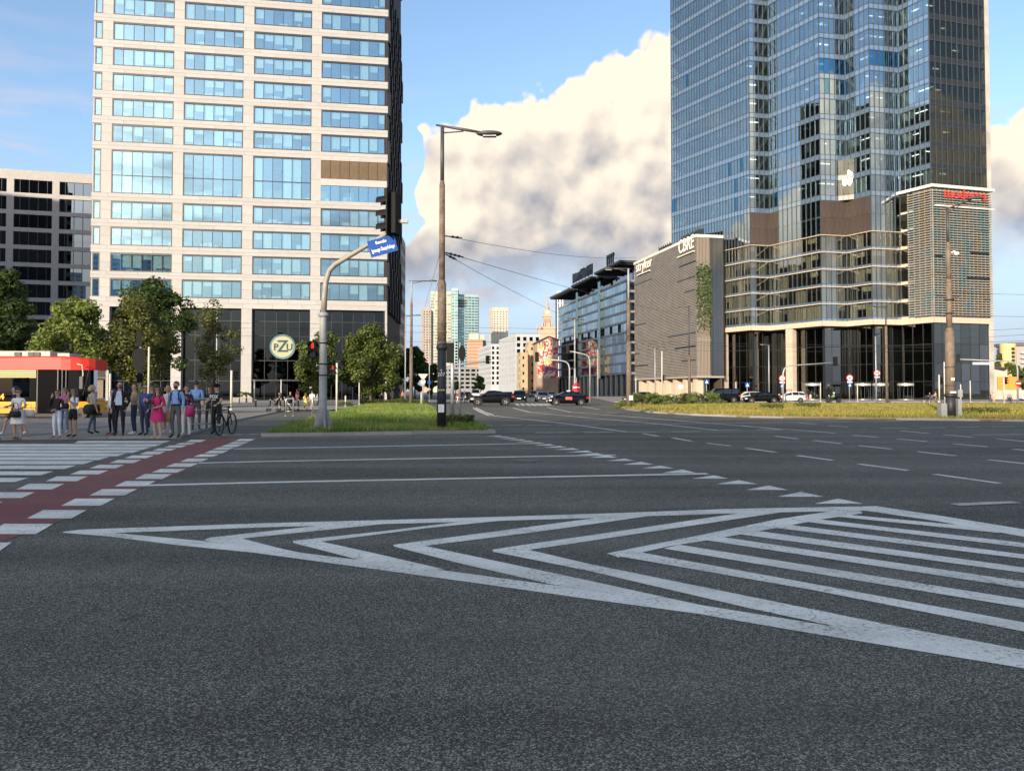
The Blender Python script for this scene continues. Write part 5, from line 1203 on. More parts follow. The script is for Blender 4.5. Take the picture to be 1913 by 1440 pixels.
def head(parent, pos, ang, n=3, s=1.0, lit=None, plate=False):
    """signal head: housing, hooded lenses; ang = facing direction (0 faces the camera)"""
    h = MB(); w = 0.17 * s; hh = 0.3 * s * n
    h.box(-w, w, -0.02, 0.22 * s, -hh / 2, hh / 2)
    if plate: h.box(-w * 1.9, w * 1.9, 0.07 * s, 0.09 * s, -hh / 2 - 0.12, hh / 2 + 0.12)
    o = h.build('signal_head', BLK, parent); o.location = pos; o.rotation_euler = (0, 0, ang)
    for k in range(n):
        z = hh / 2 - 0.3 * s * (k + 0.5); m = MB()
        nn = 12; r = 0.115 * s
        ring_ = [(r * math.cos(i * 2 * math.pi / nn), r * math.sin(i * 2 * math.pi / nn)) for i in range(nn)]
        m.add([(a, -0.025, z + b) for a, b in ring_], [tuple(range(nn))]); m.build('lens', OFFL if n == 2 else (REDL if lit == k else OFFL), o)
        if n == 2 and lit == k:
            f_ = MB(); f_.ell((0, -0.032, z + 0.075 * s), (0.024 * s, 0.004, 0.026 * s), 8, 6); f_.box(-0.035 * s, 0.035 * s, -0.034, -0.03, z - 0.03 * s, z + 0.045 * s); f_.box(-0.03 * s, -0.006 * s, -0.034, -0.03, z - 0.105 * s, z - 0.03 * s); f_.box(0.006 * s, 0.03 * s, -0.034, -0.03, z - 0.105 * s, z - 0.03 * s); f_.build('standing_figure', REDL, o)
        hd = MB(); r2 = r * 1.15; vs_ = []
        for a in np.linspace(-0.25, math.pi + 0.25, 10): vs_ += [(r2 * math.cos(a), -0.02, z + r2 * math.sin(a)), (r2 * math.cos(a), -0.27 * s, z + r2 * math.sin(a) - 0.03)]
        hd.add(vs_, [(2 * i, 2 * i + 1, 2 * i + 3, 2 * i + 2) for i in range(9)]); hd.build('hood', BLK, o)
    return o
# main signal pole with arm and street name plate
def main_signal():
    O = gp(603, 803, 0.09); Y = O.y; R = root('traffic_signal_pole', 'grey signal pole with curved arm carrying black signal and blue street name plate', 'traffic signal', (O.x, Y, 0.09)); P = lambda u, v: px2l(R, u, v, Y)
    MB().tube([(0, 0, 0.12), P(603, 760), P(603.5, 700), P(604, 600), P(604.3, 588)], [0.155, 0.15, 0.142, 0.132, 0.132], 16).build('lower_pole', GREYP, R, True)
    mb = MB(); z = P(604, 588)[2]; mb.lathe([(0.17, z - 0.08), (0.19, z - 0.05), (0.19, z + 0.05), (0.13, z + 0.09)], 16, (P(604.2, 588)[0], 0, 0)); mb.build('collar', GREYP, R, True)
    MB().tube([P(604.3, 590), P(606, 555), P(609, 525), P(615, 506), P(625, 495), P(645, 483), P(690, 456), P(718, 439.5), P(730, 432)], [0.115, 0.11, 0.105, 0.1, 0.1, 0.095, 0.085, 0.08, 0.07], 12).build('arm', pm('arm_paint', (0.25, 0.225, 0.19), 0.5, 0.15), R, True)
    mb = MB()
    for k in range(4):
        a = k * math.pi / 2 + 0.5; c, s = math.cos(a), math.sin(a); q = Vector((-s, c, 0)) * 0.012
        pts = [Vector((c * 0.15, s * 0.15, 0.1)), Vector((c * 0.34, s * 0.34, 0.1)), Vector((c * 0.34, s * 0.34, 0.16)), Vector((c * 0.2, s * 0.2, 0.75)), Vector((c * 0.15, s * 0.15, 0.75))]
        mb.add([p + q for p in pts] + [p - q for p in pts], [(0, 1, 2, 3, 4), (9, 8, 7, 6, 5)] + [(i, 5 + i, 5 + (i + 1) % 5, (i + 1) % 5) for i in range(5)])
    mb.box(-0.42, 0.42, -0.42, 0.42, 0.08, 0.115); mb.build('base_gusset', GREYP, R)
    MB().box(-0.55, 0.55, -0.5, 0.5, -0.1, 0.085).build('plinth', CONC, R)
    head(R, P(727, 401), -math.pi / 2 - 0.25, 3, 1.65, plate=True)
    cam_ = MB(); cam_.box(-0.14, 0.2, -0.07, 0.07, -0.06, 0.06); cam_.tube([(-0.1, 0, -0.02), (-0.45, 0, -0.22)], 0.035, 6); o = cam_.build('camera_sensor', pm('sensor_beige', (0.35, 0.27, 0.2), 0.5), R); o.location = P(752, 414)
    # name plate: parallel to the arm
    c = P(716, 461); ang = math.atan2(P(741, 452)[2] - P(693, 465)[2], P(741, 452)[0] - P(693, 465)[0]); wv = 1.02; hv = 0.62
    m = MB(); m.box(-wv / 2, wv / 2, -0.012, 0.012, -hv / 2, hv / 2); pl_ = m.build('name_plate', SIGNB, R); pl_.location = (c[0], -0.14, c[2]); pl_.rotation_euler = (0, -ang, 0)
    text('lettering', 'Rondo', 0.15, WPL, pl_, (-0.02, -0.016, 0.16), (math.pi / 2, 0, 0), 0.001, 0.004); text('lettering', 'Ignacego Daszyńskiego', 0.2, WPL, pl_, (0, -0.016, -0.1), (math.pi / 2, 0, 0), 0.001, 0.002, 0.47)
    # pedestrian head on the left of the pole
    ph = head(R, P(584, 653), 0.15, 2, 1.05, lit=0)
    MB().tube([P(588, 645), P(602, 645)], 0.03, 6).build('bracket', BLK, R); MB().tube([P(588, 662), P(602, 662)], 0.03, 6).build('bracket', BLK, R)
    for v in (641, 680, 701): MB().lathe([(0.155, -0.02), (0.162, 0), (0.155, 0.02)], 14, P(604, v)).build('clamp', BLK, R)
main_signal()
def lamp_head(parent, pos, d, s=1.0):
    mb = MB(); mb.ell((0, 0, 0), (0.42 * s, 0.17 * s, 0.09 * s), 14, 8); o = mb.build('lamp_head', LAMPG, parent, True); o.location = pos; o.rotation_euler = (0, 0, math.atan2(d[1], d[0])); MB().box(-0.2 * s, 0.22 * s, -0.09 * s, 0.09 * s, -0.1 * s, -0.07 * s).build('lamp_glass', pm('lamp_glass', (0.5, 0.5, 0.46), 0.2), o); return o
def lamp_pole(label, u, vb, vt, arms, segs, Y=None, name='street_lamp', zb=0.09):
    """segs: (v_from, v_to, radius, mat); arms: (u_end, v_end) lamp head pixel"""
    O = gp(u, vb, zb) if Y is None else Vector((at(u, HOR, Y).x, Y, 0.05)); Y = O.y; R = root(name, label, 'street lamp', tuple(O)); P = lambda a, b: px2l(R, a, b, Y)
    for i, (v0, v1, r, m) in enumerate(segs):
        z0 = 0 if i == 0 else P(u, v0)[2]; MB().tube([(0, 0, z0), (0, 0, P(u, v1)[2])], [r, r * 0.93], 14).build('pole_section', m, R, True)
        if i: MB().lathe([(r * 1.05, -0.12), (r * 1.25, 0.0), (r * 1.0, 0.1)], 14, (0, 0, z0)).build('collar', segs[i - 1][3], R, True)
    rr = segs[-1][2]
    for (ue, ve) in arms:
        e = Vector(P(ue, ve)); t = Vector((0, 0, P(u, vt)[2])); d = (e - t).normalized()
        MB().tube([t - d * 0.25 + Vector((0, 0, 0.05)), t + (e - t) * 0.5 + Vector((0, 0, 0.02)), e - d * 0.3], [rr * 0.5, rr * 0.8, rr * 0.6], 8).build('arm', LAMPG, R, True)
        MB().tube([t - Vector((0, 0, 0.22)), t + (e - t) * 0.45 - Vector((0, 0, 0.05))], [rr * 0.4, rr * 0.3], 8).build('brace', LAMPG, R, True); lamp_head(R, e, d, 1.2)
    return R, P
R, P = lamp_pole('thick brown concrete lamp pole, its shaded foot coloured black, numbered T 207 on the grass island', 825, 801, 238, [(914, 250)], [(801, 648, 0.178, BLKP), (648, 530, 0.172, BROWNP), (528, 345, 0.115, BROWNP), (343, 236, 0.075, LAMPG)])  # lower section's black carries the shade; brown starts at the shadow's top edge
text('lettering', 'T', 0.17, WPL, R, (0, -0.182, P(825, 694)[2]), (math.pi / 2, 0, 0), 0.002); text('lettering', '207', 0.19, WPL, R, (0, -0.184, P(825, 700)[2]), (math.pi / 2, 0, 0), 0.002)
MB().box(-0.11, 0.11, -0.21, -0.16, P(0, 770)[2], P(0, 755)[2]).build('notice', WPL, R); MB().box(-0.13, 0.13, -0.2, -0.16, P(0, 730)[2], P(0, 727)[2]).build('band_plate', pm('plate_grey', (0.35, 0.33, 0.3)), R)
for v in (604, 620, 640): MB().lathe([(0.178, -0.03), (0.19, 0), (0.178, 0.03)], 14, (0, 0, P(825, v)[2])).build('band_clamp', BROWNP, R)
T207 = R
R, P = lamp_pole('thick brown lamp pole with black base standing on the dry verge before the glass tower', 1776, 779, 391, [(1822, 371)], [(779, 738, 0.26, BLKP), (738, 618, 0.25, pm('brown_pole', (0.17, 0.125, 0.09), 0.7, 0.3, 4, bump=0.3)), (616, 527, 0.155, MATS['brown_pole']), (525, 458, 0.13, MATS['brown_pole']), (456, 391, 0.07, LAMPG)])
MB().box(-0.62, -0.3, -0.2, 0.2, 0.0, 0.75).build('cabinet', pm('cabinet_grey', (0.24, 0.25, 0.25), 0.6), R); MB().box(0.31, 0.5, -0.2, 0.2, 0.0, 1.0).build('cabinet', MATS['cabinet_grey'], R); MB().box(0.27, 0.5, -0.3, -0.2, 1.1, 1.5).build('junction_box', MATS['cabinet_grey'], R)
mb = MB(); mb.tube([P(1777, 472), P(1782, 470), P(1786, 471)], 0.05, 6); mb.ell(P(1787, 474), (0.14, 0.14, 0.12), 10, 8); mb.build('camera', pm('camera_white', (0.75, 0.72, 0.66), 0.4), R, True)
MB().box(-0.1, 0.08, -0.28, -0.24, P(0, 711)[2], P(0, 706)[2]).build('sticker', WPL, R); MB().box(-0.16, 0.16, -0.28, -0.24, P(0, 734)[2], P(0, 731)[2]).build('number_plate', WPL, R)
for v in (560, 585, 720, 686, 735): MB().lathe([(0.262, -0.03), (0.275, 0), (0.262, 0.03)], 14, (0, 0, P(1776, v)[2])).build('band_clamp', LAMPG, R)
RIGHTP = R
R, P = lamp_pole('weathered lamp pole with a white box beside the juniper bushes', 1175, 762, 503, [(1137, 502)], [(762, 640, 0.22, BROWNP), (640, 560, 0.17, BROWNP), (560, 502, 0.09, GREYP)])
MB().box(-0.02, 0.3, -0.26, -0.22, P(0, 747)[2], P(0, 741)[2] + 0.1).build('notice', WPL, R)
lamp_pole('weathered brown lamp pole at the back of the grass island', 768, 756.5, 526, [(808, 525)], [(756.5, 650, 0.19, BROWNP), (650, 567, 0.14, BROWNP), (566, 524, 0.08, GREYP)])
lamp_pole('thin grey lamp post left of the weathered brown lamp pole', 757, 748, 590, [(781, 589)], [(748, 590, 0.1, GREYP)])
lamp_pole('double-armed lamp post before the dark glass office', 1074, 748, 597, [(1066, 596), (1086, 598)], [(748, 690, 0.16, GREYP), (690, 597, 0.12, GREYP)])
lamp_pole('second double-armed lamp post further up the street by the office', 1117, 745, 652, [(1106, 651), (1128, 651)], [(745, 652, 0.12, GREYP)])
lamp_pole('lamp post with arm to the left before the louvred wall', 1288, 748, 573, [(1271, 575)], [(748, 665, 0.22, pm('brown_pole2', (0.12, 0.09, 0.07), 0.7, 0.3)), (665, 573, 0.09, LAMPG)])
lamp_pole('tall thin lamp post before the first stone column', 1437, 748, 645, [(1424, 643)], [(748, 645, 0.09, GALV)])
lamp_pole('dark lamp post with a small dish, left of the thick brown pole', 1657, 753, 573, [(1632, 574)], [(753, 610, 0.16, BROWNP), (610, 573, 0.08, LAMPG)])
lamp_pole('short lamp post with pale sign, just left of the dark lamp post', 1637, 751, 628, [(1640, 625)], [(751, 628, 0.08, GALV)])
lamp_pole('slim grey lamp post beside the sparse young tree', 404, 752, 562, [(398, 560)], [(752, 562, 0.09, GREYP)], zb=0.08)
lamp_pole('thin pale lamp post with arms before the left part of the louvred wall', 1224, 748, 650, [(1216, 648), (1236, 648)], [(748, 650, 0.08, GALV)])
# arched far signals
def arch_signal(label, u, Y, vt, ua, va, sw=1.0, face=math.pi, curve=14, extra=None):
    O = at(u, HOR, Y); R = root('traffic_signal_pole', label, 'traffic signal', (O.x, Y, 0.06)); P = lambda a, b: px2l(R, a, b, Y); sg = -1 if ua < u else 1
    MB().tube([(0, 0, 0), P(u, vt + curve), P(u + sg * curve * 0.15, vt + curve * 0.45), P(u + sg * curve * 0.5, vt + curve * 0.12), P(u + sg * curve, vt), P(ua, va)], [0.11, 0.1, 0.09, 0.085, 0.08, 0.06], 10).build('mast', GALV, R, True)
    head(R, P(ua, va - 2), face, 3, sw); 
    if extra: extra(R, P)
    return R
arch_signal('pale arched signal mast behind the black taxi', 1064, 92, 674, 1003, 669, 1.35, math.pi)
arch_signal('pale arched signal mast right of the no-entry sign', 1102, 104, 661, 1061, 655, 1.2, math.pi - 0.3)
arch_signal('pale arched signal mast with arm to the right before the glass lobby', 1463, 100, 683, 1560, 677, 1.35, math.pi)
def ext_sign(R, P):
    a = P(1817, 681); b = P(1853, 677); MB().box(a[0], b[0], -0.05, 0, a[2], b[2]).build('lit_sign', WPL, R)
    p = P(1901, 716); n = 24; r = 5.6 * 95 / F
    MB().add([(p[0] + r * math.cos(i * 2 * math.pi / n), -0.14, p[2] + r * math.sin(i * 2 * math.pi / n)) for i in range(n)], [tuple(range(n))]).build('no_entry_disc', SIGNR, R); MB().box(p[0] - r * .75, p[0] + r * .75, -0.155, -0.145, p[2] - r * .2, p[2] + r * .2).build('white_bar', WPL, R)
arch_signal('pale arched signal mast with a no-entry disc at far right', 1901, 95, 675, 1790, 671, 1.2, 2.6, extra=ext_sign)
O = at(833, HOR, 62); R = root('traffic_signal_pole', 'signal arm reaching right from behind the big concrete pole', 'traffic signal', (at(826, HOR, 62).x, 62, 0.05)); P = lambda a, b: px2l(R, a, b, 62)
MB().tube([(0, 0, 0), P(826, 690), P(830, 684), P(840, 682.5), P(912, 675)], [0.1, 0.09, 0.08, 0.075, 0.06], 10).build('mast', GALV, R, True); head(R, P(912, 672), 2.2, 3, 0.75)
# plain signal posts and sign posts
def post(label, u, vb, vt, r=0.055, mat=None, name='sign_post', cat='post', zb=0.09):
    O = gp(u, vb, zb); R = root(name, label, cat, tuple(O)); P = lambda a, b: px2l(R, a, b, O.y); MB().tube([(0, 0, 0), (0, 0, P(u, vt)[2])], r, 10).build('post', mat or GALV, R, True); MB().lathe([(r * 1.6, 0), (r * 1.6, 0.06), (r * 1.05, 0.09)], 10).build('base_collar', mat or GALV, R); return R, P
R, P = post('grey post with black signal back beside the big concrete pole', 845, 786, 633, 0.09, GALV, 'signal_post', 'traffic signal'); head(R, (-0.1, 0.05, P(845, 659)[2]), math.pi, 3, 1.05, plate=False)
R, P = post('thin post carrying a grey round sign back, right of the black signal back', 859, 790, 640, 0.045)
n = 20; MB().add([(0.1 + 0.16 * math.cos(i * 2 * math.pi / n), -0.06, P(0, 660)[2] + 0.36 * math.sin(i * 2 * math.pi / n)) for i in range(n)] + [(0.1 + 0.16 * math.cos(i * 2 * math.pi / n), -0.04, P(0, 660)[2] + 0.36 * math.sin(i * 2 * math.pi / n)) for i in range(n)], [tuple(range(n)), tuple(range(n, 2 * n))] + [(i, (i + 1) % n, n + (i + 1) % n, n + i) for i in range(n)]).build('sign_back', pm('sign_back_grey', (0.012, 0.012, 0.013), 0.7, spec=0.1), R)
R, P = post('pale post with red pedestrian signal on the grass island', 629, 771, 678, 0.07, WPOST, 'pedestrian_signal', 'traffic signal'); head(R, (-0.27, -0.05, P(629, 691)[2]), 0.1, 2, 1.1, lit=0)
def disc(R, p, r, mat, name, dy=0.0, n=20):
    return MB().add([(p[0] + r * math.cos(i * 2 * math.pi / n), dy, p[2] + r * math.sin(i * 2 * math.pi / n)) for i in range(n)] + [(p[0] + r * math.cos(i * 2 * math.pi / n), dy + 0.02, p[2] + r * math.sin(i * 2 * math.pi / n)) for i in range(n)], [tuple(range(n))[::-1], tuple(range(n, 2 * n))] + [(i, (i + 1) % n, n + (i + 1) % n, n + i) for i in range(n)]).build(name, mat, R)
R, P = post('post with grey give-way triangle and disc at the end of the hedge', 790, 757, 699, 0.05)
a, b, c = P(781, 698.5), P(800, 698.5), P(790.5, 711); MB().add([(a[0], -0.07, a[2]), (b[0], -0.07, b[2]), (c[0], -0.07, c[2]), (a[0], -0.05, a[2]), (b[0], -0.05, b[2]), (c[0], -0.05, c[2])], [(0, 2, 1), (3, 4, 5), (0, 1, 4, 3), (1, 2, 5, 4), (2, 0, 3, 5)]).build('triangle_sign', pm('sign_pale_back', (0.45, 0.43, 0.4), 0.5), R); disc(R, P(790.5, 713), 0.26, MATS['sign_pale_back'], 'disc_sign', -0.07)
R, P = post('post with small blue and white sign before the dark street tree', 802, 749, 640, 0.06); MB().box(-0.25, 0.25, -0.09, -0.07, P(0, 717)[2], P(0, 712)[2]).build('blue_sign', SIGNB, R)
R, P = post('no-entry sign on a post right of the taxi', 1077, 750, 705, 0.06); p = P(1077, 723.5); disc(R, p, 0.62, SIGNR, 'no_entry_disc', -0.1); MB().box(p[0] - 0.45, p[0] + 0.45, -0.115, -0.103, p[2] - 0.11, p[2] + 0.11).build('white_bar', WPL, R)
for u, v, lb in ((1461, 707, 'round no-cars sign over a blue square before the right stone column'), (1587, 706, 'round no-cars sign over a blue square right of the rider on the motorbike'), (1638, 697, 'round no-cars sign above a small white plate on the short lamp post')):
    R, P = post(lb, u, 749, v - 7, 0.05, name='traffic_sign', cat='traffic sign'); p = P(u, v); disc(R, p, 0.5, SIGNR, 'red_border', -0.09); disc(R, p, 0.37, WPL, 'white_face', -0.1)
    MB().box(p[0] - 0.17, p[0] + 0.17, -0.112, -0.102, p[2] - 0.07, p[2] + 0.07).build('car_symbol', BLK, R); q = P(u, v + 7.5); MB().box(q[0] - 0.36, q[0] + 0.36, -0.1, -0.08, q[2] - 0.11, q[2] + 0.11).build('white_plate', WPL, R)
    if u < 1600: q = P(u, v + 13); MB().box(q[0] - 0.3, q[0] + 0.3, -0.1, -0.08, q[2] - 0.3, q[2] + 0.3).build('blue_square', SIGNB, R); MB().add([(q[0] - .2, -0.104, q[2] - .2), (q[0] + .2, -0.104, q[2] - .2), (q[0], -0.104, q[2] + .2)], [(0, 1, 2)]).build('white_triangle', WPL, R)
for u, v, lb in ((1320, 713, 'blue crossing sign with white triangle below the planted strip'), (1396, 719, 'double blue lane sign left of the tall thin lamp post')):
    R, P = post(lb, u, 748, v - 5, 0.05, name='traffic_sign', cat='traffic sign'); q = P(u, v); MB().box(q[0] - 0.36, q[0] + 0.36, -0.1, -0.08, q[2] - 0.36, q[2] + 0.36).build('blue_square', SIGNB, R); MB().add([(q[0] - .24, -0.104, q[2] - .24), (q[0] + .24, -0.104, q[2] - .24), (q[0], -0.104, q[2] + .26)], [(0, 1, 2)]).build('white_triangle', WPL, R)
R, P = post('tall pale post with black signal before the louvred wall', 1237, 748, 656, 0.1, WPOST, 'signal_post', 'traffic signal'); head(R, (0.28, 0, P(0, 706)[2]), math.pi / 2, 3, 1.0)
R, P = post('post with white square notice between the columns of the louvred block', 1272, 747, 718, 0.05); MB().box(-0.35, 0.35, -0.09, -0.07, P(0, 726)[2], P(0, 719)[2]).build('notice', WPL, R)
for u, vb, vt, lb in ((1876, 753, 705, 'post with red signal before the orange billboard'), (1755, 752, 700, 'post with dark signal left of the thick brown pole')):
    R, P = post(lb, u, vb, vt, 0.09, WPOST, 'signal_post', 'traffic signal'); head(R, (0.25, 0, P(0, 711)[2]), 0.4, 3, 0.95, lit=0 if u == 1876 else None)
for u, vb, vt, lb in ((1765, 754, 676, 'tall thin pale post touching the thick brown pole'), (1813, 751, 711, 'pale post with small box right of the thick brown pole'), (1533, 750, 715, 'pale post left of the rider on the motorbike'), (1602, 750, 716, 'pale post right of the second no-cars sign'), (1375, 748, 713, 'pale post before the silver estate car'), (1188, 748, 705, 'pale post at the foot of the louvred block'),
                      (475, 757, 709, 'pale post at the left end of the bollard row'), (525, 755, 709, 'pale post above the woman with the pushchair'), (671, 756, 700, 'grey post left of the hedge'), (674.8, 755, 702, 'pale signal post touching the grey post left of the hedge'), (205, 770, 698, 'square pale post right of the tram front'), (277, 768, 648, 'bright tall post above the bald waiting man'), (787, 757, 732, 'short post right of the give-way sign'), (645.5, 759, 739, 'short steel post behind the pedestrian signal'), (1250 + 2, 747, 716, 'slim pale post between the dark openings'), (1795, 752, 718, 'short pale post by the second cabinet')):
    post(lb, u, vb, vt, 0.07, WPOST, zb=0.08)
R, P = post('pale signal post with signs seen from behind, right of the cyclist', 432, 766, 692, 0.09, WPOST, 'signal_post', 'traffic signal', zb=0.08); head(R, (0.3, 0.05, P(0, 701)[2]), math.pi / 2 + 0.6, 3, 0.7)
R, P = post('post with stacked dark sign backs rising behind the waiting people', 261, 775, 622, 0.06, GALV, zb=0.08)
disc(R, P(261, 663), 0.42, MATS['sign_back_grey'], 'sign_back', -0.07); disc(R, P(261, 680), 0.36, MATS['sign_back_grey'], 'sign_back', -0.072); MB().box(-0.16, 0.2, -0.08, -0.06, P(0, 715)[2], P(0, 690)[2]).build('sign_back', MATS['sign_back_grey'], R); MB().box(-0.2, 0.12, -0.09, -0.07, P(0, 648)[2], P(0, 622)[2]).build('sign_back', MATS['sign_back_grey'], R)
# bollards and steel hoops
bol = None
for i, (u, v) in enumerate(((478, 760.5), (505, 760), (532, 760), (557.5, 760), (461, 752), (447, 753))):
    lb = ('first bollard from the left in the dark row before the lobby', 'second bollard of the dark row, left of the pushchair', 'third bollard of the dark row, behind the pushchair', 'fourth bollard of the dark row, right of the steel hoop', 'bollard beside the planter at the lobby', 'bollard between the cyclist and the planter')[i]
    O = gp(u, v, 0.08); R = root('bollard', lb, 'bollard', tuple(O), group='dark bollards before the lobby'); MB().lathe([(0.06, 0), (0.06, 0.8), (0.045, 0.86), (0.0005, 0.87)], 10).build('post', BLK, R, True); MB().lathe([(0.065, 0.62), (0.065, 0.68)], 10).build('band', GALV, R)
STEEL = pm('brushed_steel', (0.42, 0.41, 0.39), 0.35, 0.1, metal=0.7)
def hoop(label, u, v, w, h, rz, mid=True):
    O = gp(u, v, 0.08); R = root('steel_barrier', label, 'barrier', tuple(O), rz); r = 0.035; c = 0.1
    MB().tube([(-w / 2, 0, 0), (-w / 2, 0, h - c), (-w / 2 + 0.03, 0, h - 0.03), (-w / 2 + c, 0, h), (w / 2 - c, 0, h), (w / 2 - 0.03, 0, h - 0.03), (w / 2, 0, h - c), (w / 2, 0, 0)], r, 10).build('frame', STEEL, R, True)
    if mid:
        for z in (h * 0.28, h * 0.68): MB().tube([(-w / 2, 0, z), (w / 2, 0, z)], 0.022, 8).build('rail', STEEL, R, True)
    for s in (-1, 1): MB().lathe([(0.08, 0), (0.08, 0.02)], 12, (s * w / 2, 0, 0)).build('foot_plate', STEEL, R)
hoop('steel hoop barrier in front of the man in light blue, at the kerb', 371.5, 810, 0.86, 1.16, 0.75); hoop('steel hoop barrier before the second pushchair', 541, 777, 0.42, 1.0, 0.2); hoop('steel hoop barrier just left of the signal pole', 590, 776, 0.5, 1.0, 0.9)
# planter with shrub by the lobby
O = gp(456, 751, 0.08); R = root('planter', 'long pale planter box with green shrub beside the lobby pillar', 'planter', tuple(O)); MB().box(-1.6, 1.2, -0.4, 0.4, 0, 0.62).build('box', CONC, R); me, C = foliage('shrub', 1.2, 0.4, 0.6, 1.35, 900, 0.08, LF_MID, 16); link('shrub', me, R)
# tram signals / overhead wires
WIRE = pm('wire_dark', (0.03, 0.03, 0.032), 0.5)
def wire(label, a, b, sag=0.15, r=0.012, insul=0):
    a, b = Vector(a), Vector(b); R = root('overhead_wire', label, 'wire', tuple((a + b) / 2)); m = (a + b) / 2
    MB().tube([a + (b - a) * t - m - Vector((0, 0, 4 * sag * t * (1 - t))) for t in np.linspace(0, 1, 11)], r * 0.72, 5).build('cable', WIRE, R)
    if insul:
        d = (b - a).normalized(); q = [a + d * x for x in ((0.7, 1.1) if insul == 1 else (0.5, 0.9, 1.3))]
        MB().tube([a - m, a + d * (1.5 if insul == 1 else 1.7) - m], r * 1.8, 6).build('tension_rod', WIRE, R)
        for p in q: MB().ell(p - m, (0.07, 0.07, 0.05), 8, 6).build('insulator', WIRE, R)
tp = T207.location; W_ = lambda u, v, Y: tuple(at(u, v, Y))
wire('upper span wire running right from the concrete pole towards the louvred wall', W_(831, 441, tp.y), W_(1189, 481, 60), 0.35, 0.014, 1)
wire('middle span wire running right from the concrete pole', W_(832, 472, tp.y), W_(1290, 590, 110), 0.3, 0.016, 2); wire('lower span wire dropping right from the concrete pole', W_(832, 475, tp.y), W_(1100, 608, 80), 0.25, 0.014, 1)
wire('left wire of the thin pair behind the concrete pole', W_(822, 472, tp.y), W_(793, 575, 60), 0.05, 0.01); wire('right wire of the thin pair behind the concrete pole', W_(826, 500, tp.y), W_(800, 590, 60), 0.05, 0.01)
for i, (v0, v1, lb) in enumerate(((594, 606, 'upper tram wire crossing before the trees and lobby'), (607, 613, 'second tram wire crossing before the lobby'), (623, 627, 'lower tram wire crossing before the lobby glass'))):
    wire(lb, W_(-60, v0, 45), W_(760, v1, 75), 0.1, 0.016)
for i, (v0, v1, lb) in enumerate(((607, 616, 'upper tram wire crossing up the street'), (620, 622, 'second tram wire crossing up the street'), (638, 634, 'third tram wire crossing up the street'))): wire(lb, W_(735, v0, 80), W_(1180, v1, 68), 0.1, 0.018)
for i, (v0, v1, lb) in enumerate(((636, 645, 'upper tram wire crossing before the glass lobby'), (641, 649, 'second tram wire crossing before the glass lobby'), (652, 655, 'third tram wire crossing before the glass lobby'))): wire(lb, W_(1180, v0, 68), W_(1776, v1, 43.5), 0.12, 0.014)
for v0, v1, lb in ((588, 592, 'top wire in the sky right of the glass tower'), (619, 611, 'rising wire in the sky right of the glass tower'), (632, 622, 'second rising wire right of the glass tower'), (641, 634, 'third rising wire right of the glass tower'), (546, 551, 'highest wire leaving the thick brown pole to the right')): wire(lb, W_(1778, v0, 43), W_(1960, v1, 40), 0.03, 0.012)
# ------------------------------------------------------------------ vehicles
TYRE = pm('tyre_rubber', (0.015, 0.015, 0.016), 0.85); RIM = pm('alloy_rim', (0.42, 0.40, 0.37), 0.35, metal=0.7); CARGL = mglass('car_glass', 0.05, (1, 1, 1), (0.06, 0.07, 0.07), 0.0, 0.0); CHROME = pm('chrome', (0.6, 0.6, 0.6), 0.15, metal=1.0); LAMPW = pm('headlamp_glass', (0.65, 0.66, 0.66), 0.15, metal=0.3); TAILR = pm('tail_lamp_red', (0.35, 0.015, 0.012), 0.25); PLATE = pm('number_plate_white', (0.72, 0.72, 0.7), 0.5); TRIM = pm('black_trim', (0.012, 0.012, 0.013), 0.5)
def paintm(name, col, rough=0.22): return pm(name, col, rough, 0.03, 1.0, spec=0.35, coat=0.12)
BLACKC = pm('car_black', (0.005, 0.005, 0.006), 0.25, 0.03, 1.0, spec=0.16); GREYC = paintm('car_grey', (0.09, 0.10, 0.115)); SILV = paintm('car_silver', (0.42, 0.41, 0.38)); WHITEC = paintm('car_white', (0.70, 0.68, 0.62))
WM = {}
def wheel_meshes(r):
    if r not in WM:
        t = MB(); t.lathe([(r * .62, -0.1), (r * .9, -0.11), (r, -0.07), (r, 0.07), (r * .9, 0.11), (r * .62, 0.1)], 22, axis='y')
        d = MB(); d.lathe([(0.001, -0.06), (r * .14, -0.07), (r * .16, -0.05), (r * .64, -0.055), (r * .66, -0.1), (r * .66, 0.09), (0.001, 0.09)], 22, axis='y')
        s = MB()
        for k in range(5):
            a = k * 2 * math.pi / 5; c, q = math.cos(a), math.sin(a); s.tube([(c * r * .1, -0.085, q * r * .1), (c * r * .63, -0.09, q * r * .63)], 0.035, 6)
        WM[r] = (t.mesh('tyre', TYRE, True), d.mesh('rim', TRIM, True), s.mesh('spokes', RIM, True))
    return WM[r]
def add_wheel(R, x, y, r):
    t, d, s = wheel_meshes(r); w = link('wheel', t, R, (x, y, r)); 
    if y > 0: w.rotation_euler = (0, 0, math.pi)
    link('rim', d, w); link('spokes', s, w); return w
def loft(mb, secs, m=0):
    n = len(secs[0]); o = len(mb.v)
    for s in secs: mb.v.extend(s)
    for i in range(len(secs) - 1):
        for j in range(n): mb.f.append((o + i * n + j, o + i * n + (j + 1) % n, o + (i + 1) * n + (j + 1) % n, o + (i + 1) * n + j)); mb.m.append(m)
    mb.f.append(tuple(range(o, o + n))[::-1]); mb.m.append(m); k = o + (len(secs) - 1) * n; mb.f.append(tuple(range(k, k + n))); mb.m.append(m)
